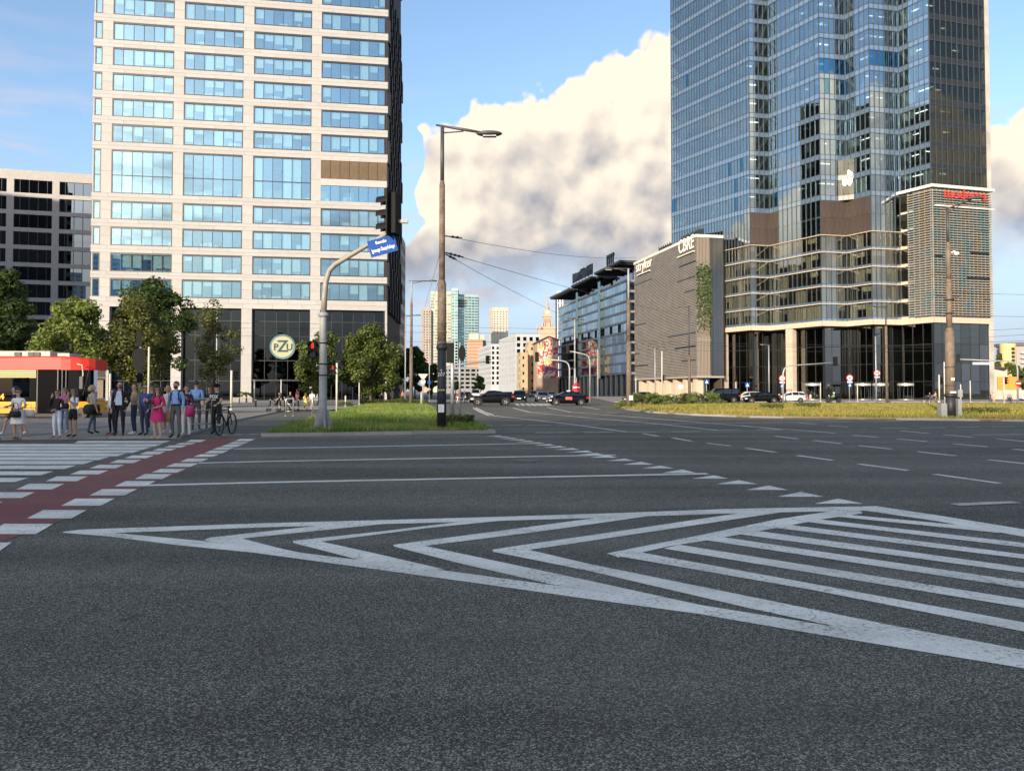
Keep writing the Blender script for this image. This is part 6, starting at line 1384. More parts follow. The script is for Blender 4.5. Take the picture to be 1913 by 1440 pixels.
def car(label, loc, heading, kind, paint_, group='cars at the junction', name='car', taxi=False):
    """x forward; kind gives the side profile"""
    K = {'suv': dict(L=4.6, w=0.94, zl=0.28, hood=1.0, belt=1.06, roof=1.62, xw=(1.0, 0.35, -1.35, -2.05), wr=0.37, wx=(1.42, -1.42), tail=1.12),
         'coupe': dict(L=4.65, w=0.95, zl=0.30, hood=1.04, belt=1.12, roof=1.6, xw=(1.05, 0.3, -0.75, -2.1), wr=0.39, wx=(1.45, -1.42), tail=1.2),
         'hatch': dict(L=4.4, w=0.88, zl=0.22, hood=0.88, belt=0.98, roof=1.48, xw=(1.5, 0.35, -0.8, -2.05), wr=0.32, wx=(1.35, -1.35), tail=1.05),
         'sedan': dict(L=4.7, w=0.91, zl=0.22, hood=0.9, belt=0.98, roof=1.44, xw=(1.05, 0.25, -0.85, -1.75), wr=0.33, wx=(1.42, -1.42), tail=1.02),
         'wagon': dict(L=4.6, w=0.88, zl=0.22, hood=0.9, belt=0.97, roof=1.47, xw=(1.05, 0.3, -1.85, -2.2), wr=0.32, wx=(1.38, -1.38), tail=0.98),
         'van': dict(L=4.9, w=0.97, zl=0.25, hood=1.1, belt=1.15, roof=1.9, xw=(1.5, 0.75, -2.2, -2.4), wr=0.34, wx=(1.5, -1.5), tail=1.15)}[kind]
    L, w, zl, hd, bt, rf, xw, wr, wx, tl = (K[k] for k in ('L', 'w', 'zl', 'hood', 'belt', 'roof', 'xw', 'wr', 'wx', 'tail'))
    R = root(name, label, 'car', loc, heading, group); h = L / 2
    def ring(x, zlo, ztop, hw, rd=0.12):
        half = [(hw * .82, zlo), (hw * .97, zlo + .1), (hw, (zlo * .55 + ztop * .45)), (hw * .985, ztop - rd), (hw * .9, ztop - .02), (hw * .5, ztop + .015)]
        return [(x, y, z) for y, z in half] + [(x, -y, z) for y, z in half[::-1]]
    secs = [ring(-h, zl + .22, tl - .12, w * .72), ring(-h + .12, zl + .06, tl, w * .88), ring(-h + .5, zl, tl + .01, w * .97), ring(-1.4, zl, bt, w), ring(0, zl, bt - .02, w), ring(xw[0] - .1, zl, bt - .04, w), ring(xw[0] + .15, zl, hd, w * .985), ring(h - .55, zl + .02, hd - .06, w * .95), ring(h - .15, zl + .05, hd - .18, w * .84), ring(h, zl + .16, hd - .3, w * .7)]
    mb = MB(); loft(mb, secs); mb.build('body', paint_, R, True)
    # cabin with tumblehome
    rw, bw = w * .74, w * .93
    A, Bq, C, D = (xw[0], bt - .06), (xw[1], rf - .03), (xw[2], rf - .02 if kind != 'coupe' else rf - .06), (xw[3], max(bt, tl) - .04)
    def prof(q, yw): return [(q[0], yw, q[1]), (q[0], -yw, q[1])]
    c = MB(); v = prof(A, bw) + prof(Bq, rw) + prof(C, rw * .98) + prof(D, bw * .92) + [((Bq[0] + C[0]) / 2, rw, rf), ((Bq[0] + C[0]) / 2, -rw, rf)]
    c.add(v, [(0, 1, 3, 2), (2, 3, 9, 8), (8, 9, 5, 4), (4, 5, 7, 6), (0, 2, 8, 4, 6), (1, 7, 5, 9, 3), (0, 6, 7, 1)]); c.build('cabin', paint_, R, True)
    def lerp(p, q, t): return tuple(p[i] + (q[i] - p[i]) * t for i in range(3))
    def pane(nm, a, b, c_, d, off):
        mb2 = MB(); o = Vector(off); pts = [Vector(a), Vector(b), Vector(c_), Vector(d)]; mb2.add([p + o for p in pts] + [p + o * 0.2 for p in pts], [(0, 1, 2, 3), (7, 6, 5, 4)] + [(i, 4 + i, 4 + (i + 1) % 4, (i + 1) % 4) for i in range(4)]); return mb2.build(nm, CARGL, R)
    a0, a1, b0, b1 = v[0], v[1], v[2], v[3]
    pane('windscreen', lerp(lerp(a1, a0, .07), lerp(b1, b0, .07), .08), lerp(lerp(a1, a0, .93), lerp(b1, b0, .93), .08), lerp(lerp(a1, a0, .93), lerp(b1, b0, .93), .94), lerp(lerp(a1, a0, .07), lerp(b1, b0, .07), .94), (0.015, 0, 0.015))
    d0, d1, c0, c1 = v[6], v[7], v[4], v[5]
    pane('rear_window', lerp(lerp(d1, d0, .1), lerp(c1, c0, .1), .2), lerp(lerp(d1, d0, .9), lerp(c1, c0, .9), .2), lerp(lerp(d1, d0, .9), lerp(c1, c0, .9), .9), lerp(lerp(d1, d0, .1), lerp(c1, c0, .1), .9), (-0.015, 0, 0.015))
    for s, (p0, p1, p2, p3) in ((1, (v[0], v[2], v[4], v[6])), (-1, (v[1], v[3], v[5], v[7]))):
        bot = lambda t: lerp(p0, p3, t)
        def top(t):
            x = bot(t)[0]; q = p1 if x >= p1[0] else (p2 if x <= p2[0] else None)
            if q is p1: k = (p0[0] - x) / max(.01, p0[0] - p1[0]); return lerp(p0, p1, k)
            if q is p2: k = (x - p3[0]) / max(.01, p2[0] - p3[0]); return lerp(p3, p2, k)
            k = (p1[0] - x) / (p1[0] - p2[0]); return lerp(p1, p2, k)
        cuts = (.07, .5, .9) if kind in ('sedan', 'hatch', 'coupe') else (.07, .42, .7, .95)
        for t0, t1 in zip(cuts[:-1], cuts[1:]):
            t0 += .012; t1 -= .012; pane('side_window', lerp(bot(t0), top(t0), .1), lerp(bot(t1), top(t1), .1), lerp(bot(t1), top(t1), .88), lerp(bot(t0), top(t0), .88), (0, .014 * s, .002))
        MB().box(xw[0] - .35, xw[0] - .1, s * w * 1.0 - .02 * s, s * w * 1.0 + .2 * s, bt - .02, bt + .14).build('mirror', paint_, R)
        for x in (-.1, -.95): MB().box(x - .1, x + .1, s * w - .0, s * w + .03 * s, bt - .2, bt - .165).build('door_handle', TRIM, R)
        hl = MB(); hl.add([(h - .16, s * w * .5, hd - .36), (h - .02, s * w * .52, hd - .34), (h - .36, s * w * .94, hd - .24), (h - .42, s * w * .93, hd - .36)], [(0, 1, 2, 3)]); hl = MB().box(h - .42, h - .1, min(s * w * .52, s * w * .9), max(s * w * .52, s * w * .9), hd - .4, hd - .24); hl.build('headlight', LAMPW, R)
        MB().box(-h + .04, -h + .3, min(s * w * .55, s * w * .93), max(s * w * .55, s * w * .93), tl - .34, tl - .14).build('tail_light', TAILR, R)
        for x in wx:
            mb3 = MB(); mb3.lathe([(wr * 1.18, -0.03), (wr * 1.18, 0.03)], 22, (x, s * w * .975, wr), axis='y'); mb3.build('wheel_arch', TRIM, R)
            add_wheel(R, x, s * (w - .06), wr)
    MB().box(h - .12, h + .01, -w * .45, w * .45, zl + .2, hd - .36).build('grille', TRIM, R); MB().box(h - .02, h + .03, -.26, .26, zl + .2, zl + .32).build('number_plate', PLATE, R); MB().box(-h - .03, -h + .03, -.26, .26, zl + .45, zl + .57).build('number_plate', PLATE, R)
    if taxi:
        MB().box(-.25, .05, -.3, .3, rf, rf + .13).build('taxi_sign', PLATE, R); MB().box(-.35, .35, -w - .012, -w + .05, .62, .92).build('door_sticker', pm('sticker_red', (0.6, 0.12, 0.10)), R); MB().box(-.35, .35, w - .05, w + .012, .62, .92).build('door_sticker', MATS['sticker_red'], R)
    return R
def cl(u, Y): p = at(u, HOR, Y); return (p.x, Y, 0.0)
PI = math.pi
car('black coupe SUV with bronze wheels turning left at the junction', cl(918, 78), PI + 0.12, 'coupe', BLACKC); car('black taxi hatchback with a red door sticker crossing towards the left', cl(1060, 80), PI + 0.1, 'hatch', BLACKC, taxi=True)
car('black car facing the camera at the stop line, between SUV and taxi', cl(970.5, 104), -PI / 2 - 0.04, 'suv', BLACKC); car('blue-grey saloon facing the camera just left of the taxi', cl(1013, 108), -PI / 2 + 0.06, 'sedan', GREYC); car('dark car half hidden behind the black coupe SUV', cl(949, 118), -PI / 2, 'sedan', BLACKC)
car('white van far up the street behind the black coupe SUV', cl(890, 150), -PI / 2 - 0.05, 'van', WHITEC); car('dark car behind the weathered pole and juniper bushes', cl(1197, 90), PI + 0.1, 'sedan', BLACKC); car('black minivan behind the rightmost juniper bush', cl(1346, 99), PI, 'van', BLACKC); car('silver estate car behind the black saloon on the right', cl(1393, 106), PI, 'wagon', SILV); car('black saloon behind the grass verge on the right', cl(1421, 96), PI, 'sedan', BLACKC); car('white estate car behind the verge, last in the row on the right', cl(1472, 103), PI, 'wagon', WHITEC)
car('white car cut off by the right picture edge', cl(1932, 118), PI, 'wagon', WHITEC); car('dark car far up the street left of the give-way sign', cl(1030, 150), -PI / 2, 'sedan', GREYC); car('small dark car far up the street between the waiting cars', cl(997, 190), -PI / 2, 'suv', GREYC); car('dark car parked by the left kerb up the street', cl(868, 120), -PI / 2 - 0.2, 'sedan', BLACKC)
# ------------------------------------------------------------------ tram
def tram():
    Y = 40.2; O = at(192, HOR, Y); R = root('tram', 'red and yellow low-floor tram showing route number 24, nose to the right', 'tram', (O.x, Y + 1.2, 0.05), RAD(2)); k = Y / F
    X = lambda u: (u - 192) * k; Z = lambda v: zat(100, v, Y); w = 1.2
    YEL = paintm('tram_yellow', (0.72, 0.36, 0.015), 0.35); RED = paintm('tram_red', (0.58, 0.03, 0.018), 0.35); DKG = pm('tram_window_black', (0.004, 0.004, 0.005), 0.4, spec=0.03); GRY = pm('tram_roof_grey', (0.45, 0.42, 0.37), 0.7)
    zy, zb, zr, zt = Z(752), 0.22, Z(692), Z(667.5)
    def ring(x, z0, z1, hw, top=1.0): return [(x, -hw, z0), (x, -hw, z1), (x, hw * top, z1), (x, hw * top, z0)]
    def nose(z0, z1, x0, x1, mat, nm, e=0.0, bulge=0.35, r=5):
        mb = MB(); secs = [ring(x0, z0, z1, w + e)]
        for i in range(1, r + 1): t = i / r; secs.append(ring(x0 + (x1 - x0) * math.sin(t * PI / 2), z0, z1, (w + e) * (1 - (1 - bulge) * (1 - math.cos(t * PI / 2)))))
        loft(mb, secs); return mb.build(nm, mat, R, False)
    xl = X(-260); xd0, xd1 = X(71), X(108)
    # lower yellow panels
    MB().box(xl, X(68), -w, w, 0.28, zy).build('lower_panel', YEL, R); nose(0.28, zy, xd1, X(171), YEL, 'nose_panel'); MB().box(xl, X(150), -w + .12, w - .12, 0.08, 0.28).build('underframe', TRIM, R)
    MB().box(xl, X(68), -w - .006, -w + .02, 0.55, 0.59).build('pinstripe', SIGNR, R)
    # dark window band
    MB().box(xl, X(68), -w + .01, w - .01, zy, zr + 0.05).build('window_band', DKG, R)
    for i in range(4): MB().box(X(68) - 0.2 - (i + 1) * 1.7, X(68) - 0.35 - i * 1.7, -w - .004, -w + .02, zy + .25, zr - .35).build('window', mglass('tram_side_glass', 0.008, (1, 1, 1), (0.05, 0.05, 0.05), 0.0, 0.0), R)
    nose(zy, zr - .0, xd1, X(167), mglass('tram_glass', 0.01, (1, 1, 1), (0.02, 0.022, 0.022), 0.0, 0.0), 'windscreen', -0.015); MB().box(xd1 + 0.1, xd1 + 0.14, -w + .05, w - .05, zy, zr).build('cab_wall', TRIM, R)
    for u in (115, 122): MB().box(X(u), X(u) + .05, -w - .01, -w + .03, zy, zr).build('pillar', TRIM, R)
    # driver door
    d = MB(); d.box(xd0, xd1, -w - .012, -w + .05, 0.3, zr - .05); d.build('door', pm('door_dark', (0.004, 0.004, 0.005), 0.6, spec=0.03), R); MB().box(xd0 - .03, xd0 + .02, -w - .02, -w + .05, 0.3, zr).build('door_frame', pm('door_frame_grey', (0.12, 0.11, 0.09), 0.6), R); MB().box(xd1 - .02, xd1 + .03, -w - .02, -w + .05, 0.3, zr).build('door_frame', MATS['door_frame_grey'], R)
    # striped panel and red roof edge
    n = 5
    for i in range(n): MB().box(xl, X(68), -w - .008, -w + .03, zr - .42 + i * .105, zr - .42 + i * .105 + .05).build('yellow_stripe', pm('stripe_yellow', (0.85, 0.55, 0.12), 0.4), R)
    MB().box(xl, X(68), -w - .004, -w + .025, zr - .46, zr + .06).build('stripe_panel', RED, R)
    MB().box(xl, X(113), -w - .01, w + .01, zr, zt - .12).build('roof_edge', RED, R); nose(zr - .02, zt - .14, X(113), X(169), RED, 'roof_nose', 0.012, 0.3)
    mb = MB(); loft(mb, [[(x, -w * a, z0), (x, -w * .8 * a, z1), (x, w * .8 * a, z1), (x, w * a, z0)] for x, a, z0, z1 in ((xl, 1, zt - .12, zt + .02), (X(113), 1, zt - .12, zt + .02), (X(138), .9, zt - .14, zt - .04), (X(163), .45, zt - .15, zt - .12))]); mb.build('roof', RED, R, True)
    MB().box(xl, X(85), -.8, .8, zt, zt + .3).build('roof_equipment', GRY, R); MB().box(X(95), X(117), -.6, .6, zt, zt + .2).build('roof_equipment', GRY, R)
    for u in (20, 45, 55): MB().box(X(u), X(u) + .35, -.86, -.78, zt + .05, zt + .24).build('equipment_vent', TRIM, R)
    text('route_number', '24', 0.42, memit('led_orange', (1.0, 0.16, 0.03), 2.2), R, (X(4), -w - .03, Z(743)), (PI / 2, 0, 0), 0.002, 0.01)
    MB().tube([(X(146), -w - .15, Z(682)), (X(156), -w - .22, Z(684)), (X(158), -w - .22, Z(700)), (X(156), -w - .2, Z(722))], 0.03, 6).build('mirror_arm', pm('mirror_cream', (0.6, 0.52, 0.4), 0.5), R); MB().box(X(153), X(159), -w - .32, -w - .14, Z(728), Z(705)).build('mirror', TRIM, R)
    MB().tube([(X(152), -w * .9, Z(740)), (X(160), -w * .75, Z(690))], 0.02, 5).build('wiper', TRIM, R)
    MB().box(X(156), X(163), -w * .85, -w * .82, zy - .35, zy - .15).build('headlight', LAMPW, R)
    for u in (-120, -70, 20, 45, 125, 150): mb = MB(); mb.lathe([(.3, -.06), (.3, .06)], 18, (X(u), -w + .18, .3), axis='y'); mb.build('wheel', TRIM, R)
tram()
# ------------------------------------------------------------------ people
def cm(hexc, rough=0.8): return pm('cloth_' + hexc, lin(hexc), rough, 0.14, 9.0, bump=0.15, bscale=30)
SKIN = pm('skin', (0.46, 0.27, 0.19), 0.5, 0.08, 12.0); SKIN2 = pm('skin_tan', (0.38, 0.215, 0.145), 0.5, 0.08, 12.0)
HAIRC = {'dark': pm('hair_dark', (0.018, 0.012, 0.009), 0.45, 0.3, 30), 'brown': pm('hair_brown', (0.075, 0.04, 0.02), 0.45, 0.3, 30), 'blonde': pm('hair_blonde', (0.36, 0.24, 0.11), 0.45, 0.25, 30), 'grey': pm('hair_grey', (0.22, 0.2, 0.18), 0.5)}
GLS = pm('sunglass_black', (0.008, 0.008, 0.009), 0.15); LIP = pm('lip', (0.30, 0.10, 0.085), 0.5)
def skin_mesh(J, E, Rd, sub=2):
    names = list(J); idx = {n: i for i, n in enumerate(names)}; me = bpy.data.meshes.new('body'); me.from_pydata([J[n] for n in names], [(idx[a], idx[b]) for a, b in E], [])
    o = bpy.data.objects.new('tmp', me); md = o.modifiers.new('s', 'SKIN'); md.branch_smoothing = 0.4; md.use_smooth_shade = True
    if not me.skin_vertices: me.skin_vertices.new() if hasattr(me.skin_vertices, 'new') else None
    sv = me.skin_vertices[0].data
    for n in names:
        r = Rd[n]; sv[idx[n]].radius = r if isinstance(r, tuple) else (r, r); sv[idx[n]].use_root = (n == 'pelvis')
    if sub: s = o.modifiers.new('b', 'SUBSURF'); s.levels = sub; s.render_levels = sub
    out = baked(o); bpy.data.meshes.remove(me); return out
ARM = {'down': ((.225, .03, 1.13), (.235, -.03, .88)), 'bent': ((.23, .05, 1.13), (.06, -.19, 1.04)), 'phone': ((.26, -.08, 1.16), (.12, -.13, 1.50)), 'cross': ((.23, -.03, 1.13), (-.06, -.2, 1.2)),
       'handle': ((.27, -.13, 1.15), (.25, -.36, 1.04)), 'pocket': ((.27, .06, 1.13), (.2, -.02, .92)), 'chest': ((.22, -.05, 1.12), (.06, -.2, 1.28)), 'push': ((.22, -.1, 1.16), (.18, -.36, 1.06))}
def person(label, u, v, vh, rz, top, bottom, shoes='2a2a2a', skin=None, hair='dark', style='short', arms=('down', 'down'), sleeve=0.55, legs='long', walk=0.0, skirt=None, shades=False, beard=None, female=False, near=True, group='people waiting at the crossing', bulk=1.0, head_turn=0.0, extra=None, zb=0.08, sit=False):
    O = gp(u, v, zb); Y = O.y; h = (v - vh) * Y / F; sc_ = h / 1.75
    R = root('person', label, 'person', tuple(O), rz, group); R.scale = (sc_, sc_, sc_); skin = skin or SKIN
    sw = .165 if female else .185; hw = .095
    J, Rd, E = {}, {}, []
    def jn(n, p, r, frm=None): J[n] = p; Rd[n] = r; (E.append((frm, n)) if frm else None)
    b = bulk
    jn('pelvis', (0, 0, .95), .128 * b if not female else .135 * b); jn('waist', (0, 0, 1.1), (.118 if not female else .1) * b, 'pelvis'); jn('chest', (0, 0, 1.3), (.138 if not female else .12) * b, 'waist'); jn('nbase', (0, .01, 1.44), .075, 'chest'); jn('neck', (0, .0, 1.51), .05, 'nbase')
    jn('jaw', (0, -.02, 1.565), .064, 'neck'); jn('face', (0, -.008, 1.64), .087, 'jaw'); jn('crown', (0, .004, 1.715), .068, 'face'); jn('crown2', (0, .004, 1.742), .03, 'crown')
    for s, nm in ((-1, 'l'), (1, 'r')):
        w = walk * s
        jn(nm + 'hip', (s * hw, 0, .89), .088 * b, 'pelvis'); jn(nm + 'knee', (s * (hw + .01), -.02 - w * .22 - (0.35 if sit else 0), .5 + (0.18 if sit else 0)), .058 * b, nm + 'hip')
        jn(nm + 'calf', (s * (hw + .012), .0 - w * .25 - (0.36 if sit else 0), .36), .052 * b, nm + 'knee'); jn(nm + 'ank', (s * (hw + .01), .03 - w * .34 - (0.36 if sit else 0), .09), .037, nm + 'calf'); jn(nm + 'ball', (s * (hw + .03), -.1 - w * .34 - (0.36 if sit else 0), .04), .04, nm + 'ank'); jn(nm + 'toe', (s * (hw + .035), -.16 - w * .34 - (0.36 if sit else 0), .03), .028, nm + 'ball')
        e, q = ARM[arms[0 if s < 0 else 1]]
        jn(nm + 'sho', (s * sw, .01, 1.41), .062 * b, 'chest'); jn(nm + 'elb', (s * e[0], e[1], e[2]), .043 * b, nm + 'sho'); jn(nm + 'wri', (s * q[0], q[1], q[2]), .03, nm + 'elb')
        d = (Vector(J[nm + 'wri']) - Vector(J[nm + 'elb'])).normalized(); pl_ = Vector(J[nm + 'wri']) + d * .065; jn(nm + 'palm', tuple(pl_), (.036, .03), nm + 'wri')
        if near:
            side = d.cross(Vector((0, 1, 0.2))).normalized(); cv = d.cross(side).normalized()
            for k, (o_, ln) in enumerate(((-.028, .062), (-.01, .075), (.01, .078), (.027, .066))):
                a = pl_ + d * .03 + side * o_; jn(nm + 'f%d' % k, tuple(a), .010, nm + 'palm'); jn(nm + 'g%d' % k, tuple(a + d * ln * .6 + cv * .012), .009, nm + 'f%d' % k); jn(nm + 'h%d' % k, tuple(a + d * ln * .85 + cv * .035), .007, nm + 'g%d' % k)
            th = Vector(J[nm + 'wri']) + d * .03 - side * .035; jn(nm + 't0', tuple(th), .013, nm + 'palm'); jn(nm + 't1', tuple(th + d * .04 - side * .02 + cv * .015), .010, nm + 't0')
    me = skin_mesh(J, E, Rd, 2 if near else 1)
    tm, bm_, sm = cm(top), cm(bottom), cm(shoes, 0.6)
    me.materials.clear()
    for m in (skin, tm, bm_, sm): me.materials.append(m)
    n = len(me.polygons); C = np.empty(n * 3); me.polygons.foreach_get('center', C); C = C.reshape(-1, 3); best = np.full(n, 1e9); mi = np.zeros(n, int)
    for a, c in E:
        pa, pc = np.array(J[a]), np.array(J[c]); d = pc - pa; t = np.clip(((C - pa) @ d) / (d @ d), 0, 1); rr = Rd[a] if not isinstance(Rd[a], tuple) else Rd[a][0]; rc = Rd[c] if not isinstance(Rd[c], tuple) else Rd[c][0]
        ds = np.linalg.norm(C - (pa + d * t[:, None]), axis=1) - (rr + (rc - rr) * t); k = c[1:] if c[0] in 'lr' else c
        if c in ('waist', 'chest'): z = np.ones(n, int) * 1; z[(C[:, 2] < 1.02)] = 2
        elif c == 'nbase': z = np.where(C[:, 2] > 1.455, 0, 1)
        elif c in ('neck', 'jaw', 'face', 'crown', 'crown2'): z = np.zeros(n, int)
        elif k == 'hip': z = np.ones(n, int) * 2
        elif k == 'knee': z = np.where(t < (1.1 if legs == 'long' else (.72 if legs == 'shorts' else -.1)), 2, 0)
        elif k in ('calf', 'ank'): z = np.ones(n, int) * (2 if legs == 'long' else 0)
        elif k in ('ball', 'toe'): z = np.ones(n, int) * 3
        elif k == 'sho': z = np.ones(n, int)
        elif k == 'elb': z = np.where(t < min(1.1, sleeve * 1.3) if sleeve < .9 else t < 2, 1, 0)
        elif k == 'wri': z = np.where(t < (.92 if sleeve > .9 else (.3 if sleeve > .75 else -1)), 1, 0)
        else: z = np.zeros(n, int)
        up = ds < best; mi[up] = z[up]; best[up] = ds[up]
    me.polygons.foreach_set('material_index', mi.astype(np.int32)); me.polygons.foreach_set('use_smooth', [True] * n); me.update(); link('body', me, R)
    hd = link('head_details', None, R); bpy.data.objects.remove(hd)
    def sub(nm, mb, mat): o = link(nm, mb.mesh(nm, mat, True), R); o.rotation_euler = (0, 0, head_turn); return o
    if near:
        sub('nose', MB().tube([(0, -.085, 1.665), (0, -.108, 1.628), (0, -.088, 1.618)], [.008, .014, .008], 6), skin)
        for s in (-1, 1):
            sub('ear', MB().ell((s * .088, .008, 1.64), (.012, .02, .03), 8, 6), skin)
            if not shades: sub('eye', MB().ell((s * .032, -.084, 1.652), (.013, .008, .008), 8, 6), GLS)
        sub('mouth', MB().ell((0, -.078, 1.588), (.024, .01, .006), 8, 5), LIP)
    if shades:
        g_ = MB()
        for s in (-1, 1): g_.ell((s * .036, -.09, 1.652), (.032, .012, .022), 10, 6); g_.tube([(s * .066, -.085, 1.656), (s * .092, .0, 1.655)], .005, 4)
        g_.tube([(-.012, -.096, 1.655), (.012, -.096, 1.655)], .005, 4); sub('sunglasses', g_, GLS)
    hm = HAIRC.get(hair)
    if style != 'bald' and hm:
        o = MB(); o.ell((0, .012, 1.655), (.098, .112, .112), 18, 12); c0 = Vector((0, .012, 1.655)); keep = []
        for f in o.f:
            q = sum((Vector(o.v[i]) for i in f), Vector()) / len(f) - c0; x, y, z = q.x / .098, q.y / .112, q.z / .112
            lim = -.55 if style in ('long', 'bob') else -.35
            if z > .42 or (y > -.05 and z > lim) or (style in ('long', 'bob') and y > -.45 and z > -.2 and abs(x) > .55): keep.append(f)
        o.f = keep; o.m = [0] * len(keep); sub('hair', o, hm)
        if style == 'long':
            t_ = MB(); t_.tube([(0, .06, 1.68), (0, .095, 1.55), (0, .12, 1.4), (0, .115, 1.25)], [.085, .095, .1, .05], 10)
            for s in (-1, 1): t_.tube([(s * .075, .0, 1.68), (s * .1, .0, 1.56), (s * .115, -.04, 1.42), (s * .1, -.06, 1.32)], [.03, .036, .036, .018], 7)
            sub('long_hair', t_, hm)
        if style == 'bob':
            t_ = MB(); t_.tube([(0, .05, 1.68), (0, .075, 1.58), (0, .075, 1.51)], [.085, .1, .07], 10)
            for s in (-1, 1): t_.tube([(s * .075, .0, 1.68), (s * .098, -.01, 1.58), (s * .09, -.02, 1.53)], [.03, .036, .02], 7)
            sub('bob_hair', t_, hm)
        if style == 'bun': sub('hair_knot', MB().ell((0, .12, 1.66), (.05, .05, .05), 10, 8), hm)
    if beard: sub('beard', MB().ell((0, -.045, 1.575), (.066, .055, .055), 12, 8), HAIRC[beard])
    if skirt:
        z1, z0, r1, r0, hx = skirt; mb = MB(); nn = 28; vs_ = []
        for k, t in enumerate(np.linspace(0, 1, 5)):
            for j in range(nn): a = 2 * math.pi * j / nn; r = (r1 + (r0 - r1) * t ** .8) * (1 + .05 * t * math.sin(a * 7)); vs_.append((r * math.cos(a), r * .78 * math.sin(a), z1 + (z0 - z1) * t))
        mb.add(vs_, [(k * nn + j, k * nn + (j + 1) % nn, (k + 1) * nn + (j + 1) % nn, (k + 1) * nn + j) for k in range(4) for j in range(nn)]); mb.build('skirt', cm(hx), R, True)
    if extra: extra(R, J)
    return R, J
def strap(R, pts, hexc, r=.014): MB().tube(pts, r, 6).build('strap', cm(hexc), R)
def carried(name, label, cat, R, loc, build_fn):
    """a thing held by or hanging on a person: top-level, placed in the person's frame"""
    M = Matrix.LocRotScale(R.location, R.rotation_euler, R.scale); o = root(name, label, cat, tuple(M @ Vector(loc)), R.rotation_euler[2]); o.scale = R.scale; build_fn(o); return o
def bag(hexc, w, d, h, hl=.2, round_=False):
    def f(o):
        m = MB(); loft(m, [[(-w * a, -d * a2, z), (w * a, -d * a2, z), (w * a, d * a2, z), (-w * a, d * a2, z)] for z, a, a2 in ((-h, .92, .8), (-h * .5, 1, 1), (-.04, .96, .7), (0, .9, .35))]); m.build('bag_body', cm(hexc), o, True)
        if hl: MB().tube([(-w * .6, 0, -.02), (-w * .45, 0, hl * .8), (0, 0, hl), (w * .45, 0, hl * .8), (w * .6, 0, -.02)], .011, 6).build('handle', cm(hexc), o)
    return f
# -- waiting crowd
R, J = person('woman in white dress and sunglasses with black handbag, leftmost in the crowd', 33, 819.5, 727, .15, 'dcd8d2', 'dcd8d2', 'a58468', None, 'dark', 'bun', ('bent', 'bent'), .5, 'none', skirt=(1.06, .53, .15, .245, 'dcd8d2'), shades=True, female=True)
carried('handbag', 'black handbag held before the white dress', 'bag', R, (.02, -.24, .98), bag('17171a', .17, .06, .22, .3)); carried('tote_bag', 'pale tote bag hanging behind the elbow of the woman in white', 'bag', R, (.3, .08, 1.02), bag('c9c0bb', .2, .05, .26, .2))
person('man in navy jacket and shorts walking behind the woman in white', 26, 812, 722, -1.2, '20242e', '2d2c30', 'd8d8d6', None, 'dark', 'short', ('bent', 'down'), 1.0, 'shorts', walk=1.0)
R, J = person('woman in black top and white trousers with hand raised to her ear', 106, 818.6, 729, -.1, '15151a', 'd4d8e0', '9a7860', None, 'brown', 'bun', ('phone', 'bent'), 1.0, 'long', shades=True, female=True)
carried('clutch_bag', 'small black clutch held by the woman in white trousers', 'bag', R, (-.1, -.2, 1.06), bag('141417', .14, .04, .12, 0))
person('man in pink shirt and blue jeans behind the woman in white trousers', 120, 808.5, 724.5, .05, 'b0568f', '5c7390', 'b8b8b6', None, 'brown', 'short', ('down', 'down'), .55, shades=True)
R, J = person('woman in white T-shirt and black cycling shorts with curly hair', 136, 816, 726, -.25, 'd6d3d2', '1b1b20', '1a1a1c', None, 'brown', 'long', ('phone', 'chest'), .5, 'shorts', shades=True, female=True)
carried('cross_bag', 'dark cross-body bag worn by the woman in cycling shorts', 'bag', R, (-.16, -.16, 1.22), bag('1e1f2c', .1, .05, .2, 0))
R, J = person('blonde woman in grey T-shirt and jeans seen from behind', 172, 810, 719.5, PI - .6, '9a958f', '4a5360', '1d1d20', None, 'blonde', 'bob', ('down', 'bent'), .5, 'long', walk=.5, female=True)
carried('jacket', 'black jacket draped round the blonde woman hips', 'jacket', R, (.02, .02, 1.06), bag('141416', .24, .2, .36, 0))
person('woman in white blouse and wide black trousers left of the man in the dark suit', 209, 812, 727, -.4, 'd8d4cf', '131316', 'a03a22', None, 'dark', 'short', ('bent', 'down'), 1.0, female=True)
def suit(R, J):
    m = MB(); m.add([(-.065, -.139, 1.43), (.065, -.139, 1.43), (.1, -.15, 1.25), (.095, -.145, 1.0), (-.095, -.145, 1.0), (-.1, -.15, 1.25), (-.05, -.1, 1.45), (.05, -.1, 1.45)], [(0, 1, 2, 5), (5, 2, 3, 4), (6, 7, 1, 0)]); m.build('shirt_front', cm('b9c4d8'), R)
    for s in (-1, 1): m = MB(); m.add([(s * .065, -.143, 1.44), (s * .115, -.14, 1.4), (s * .11, -.156, 1.2), (s * .1, -.156, 1.22)], [(0, 1, 2, 3)]); m.build('lapel', cm('15171f'), R)
    m = MB(); loft(m, [[(-.2, -.1, z), (-.12, -.15, z), (-.1, -.13, z), (-.13, .13, z), (.13, .13, z), (.1, -.13, z), (.12, -.15, z), (.2, -.1, z), (.17, .15, z), (-.17, .15, z)] for z in (.86, 1.1)]); m.build('jacket_tails', cm('181a22'), R)
person('bald bearded man in dark suit and open-collared pale blue shirt', 223, 814, 713.5, .25, '181a22', '16171c', '2a2320', None, 'brown', 'bald', ('down', 'pocket'), 1.0, shades=True, beard='brown', bulk=1.08, head_turn=.5, extra=suit)
person('man in tan jacket and jeans with arms crossed, looking left', 250, 811.5, 716, -.85, 'a08a6c', '28324a', 'd0d0ce', None, 'brown', 'short', ('cross', 'cross'), 1.0)
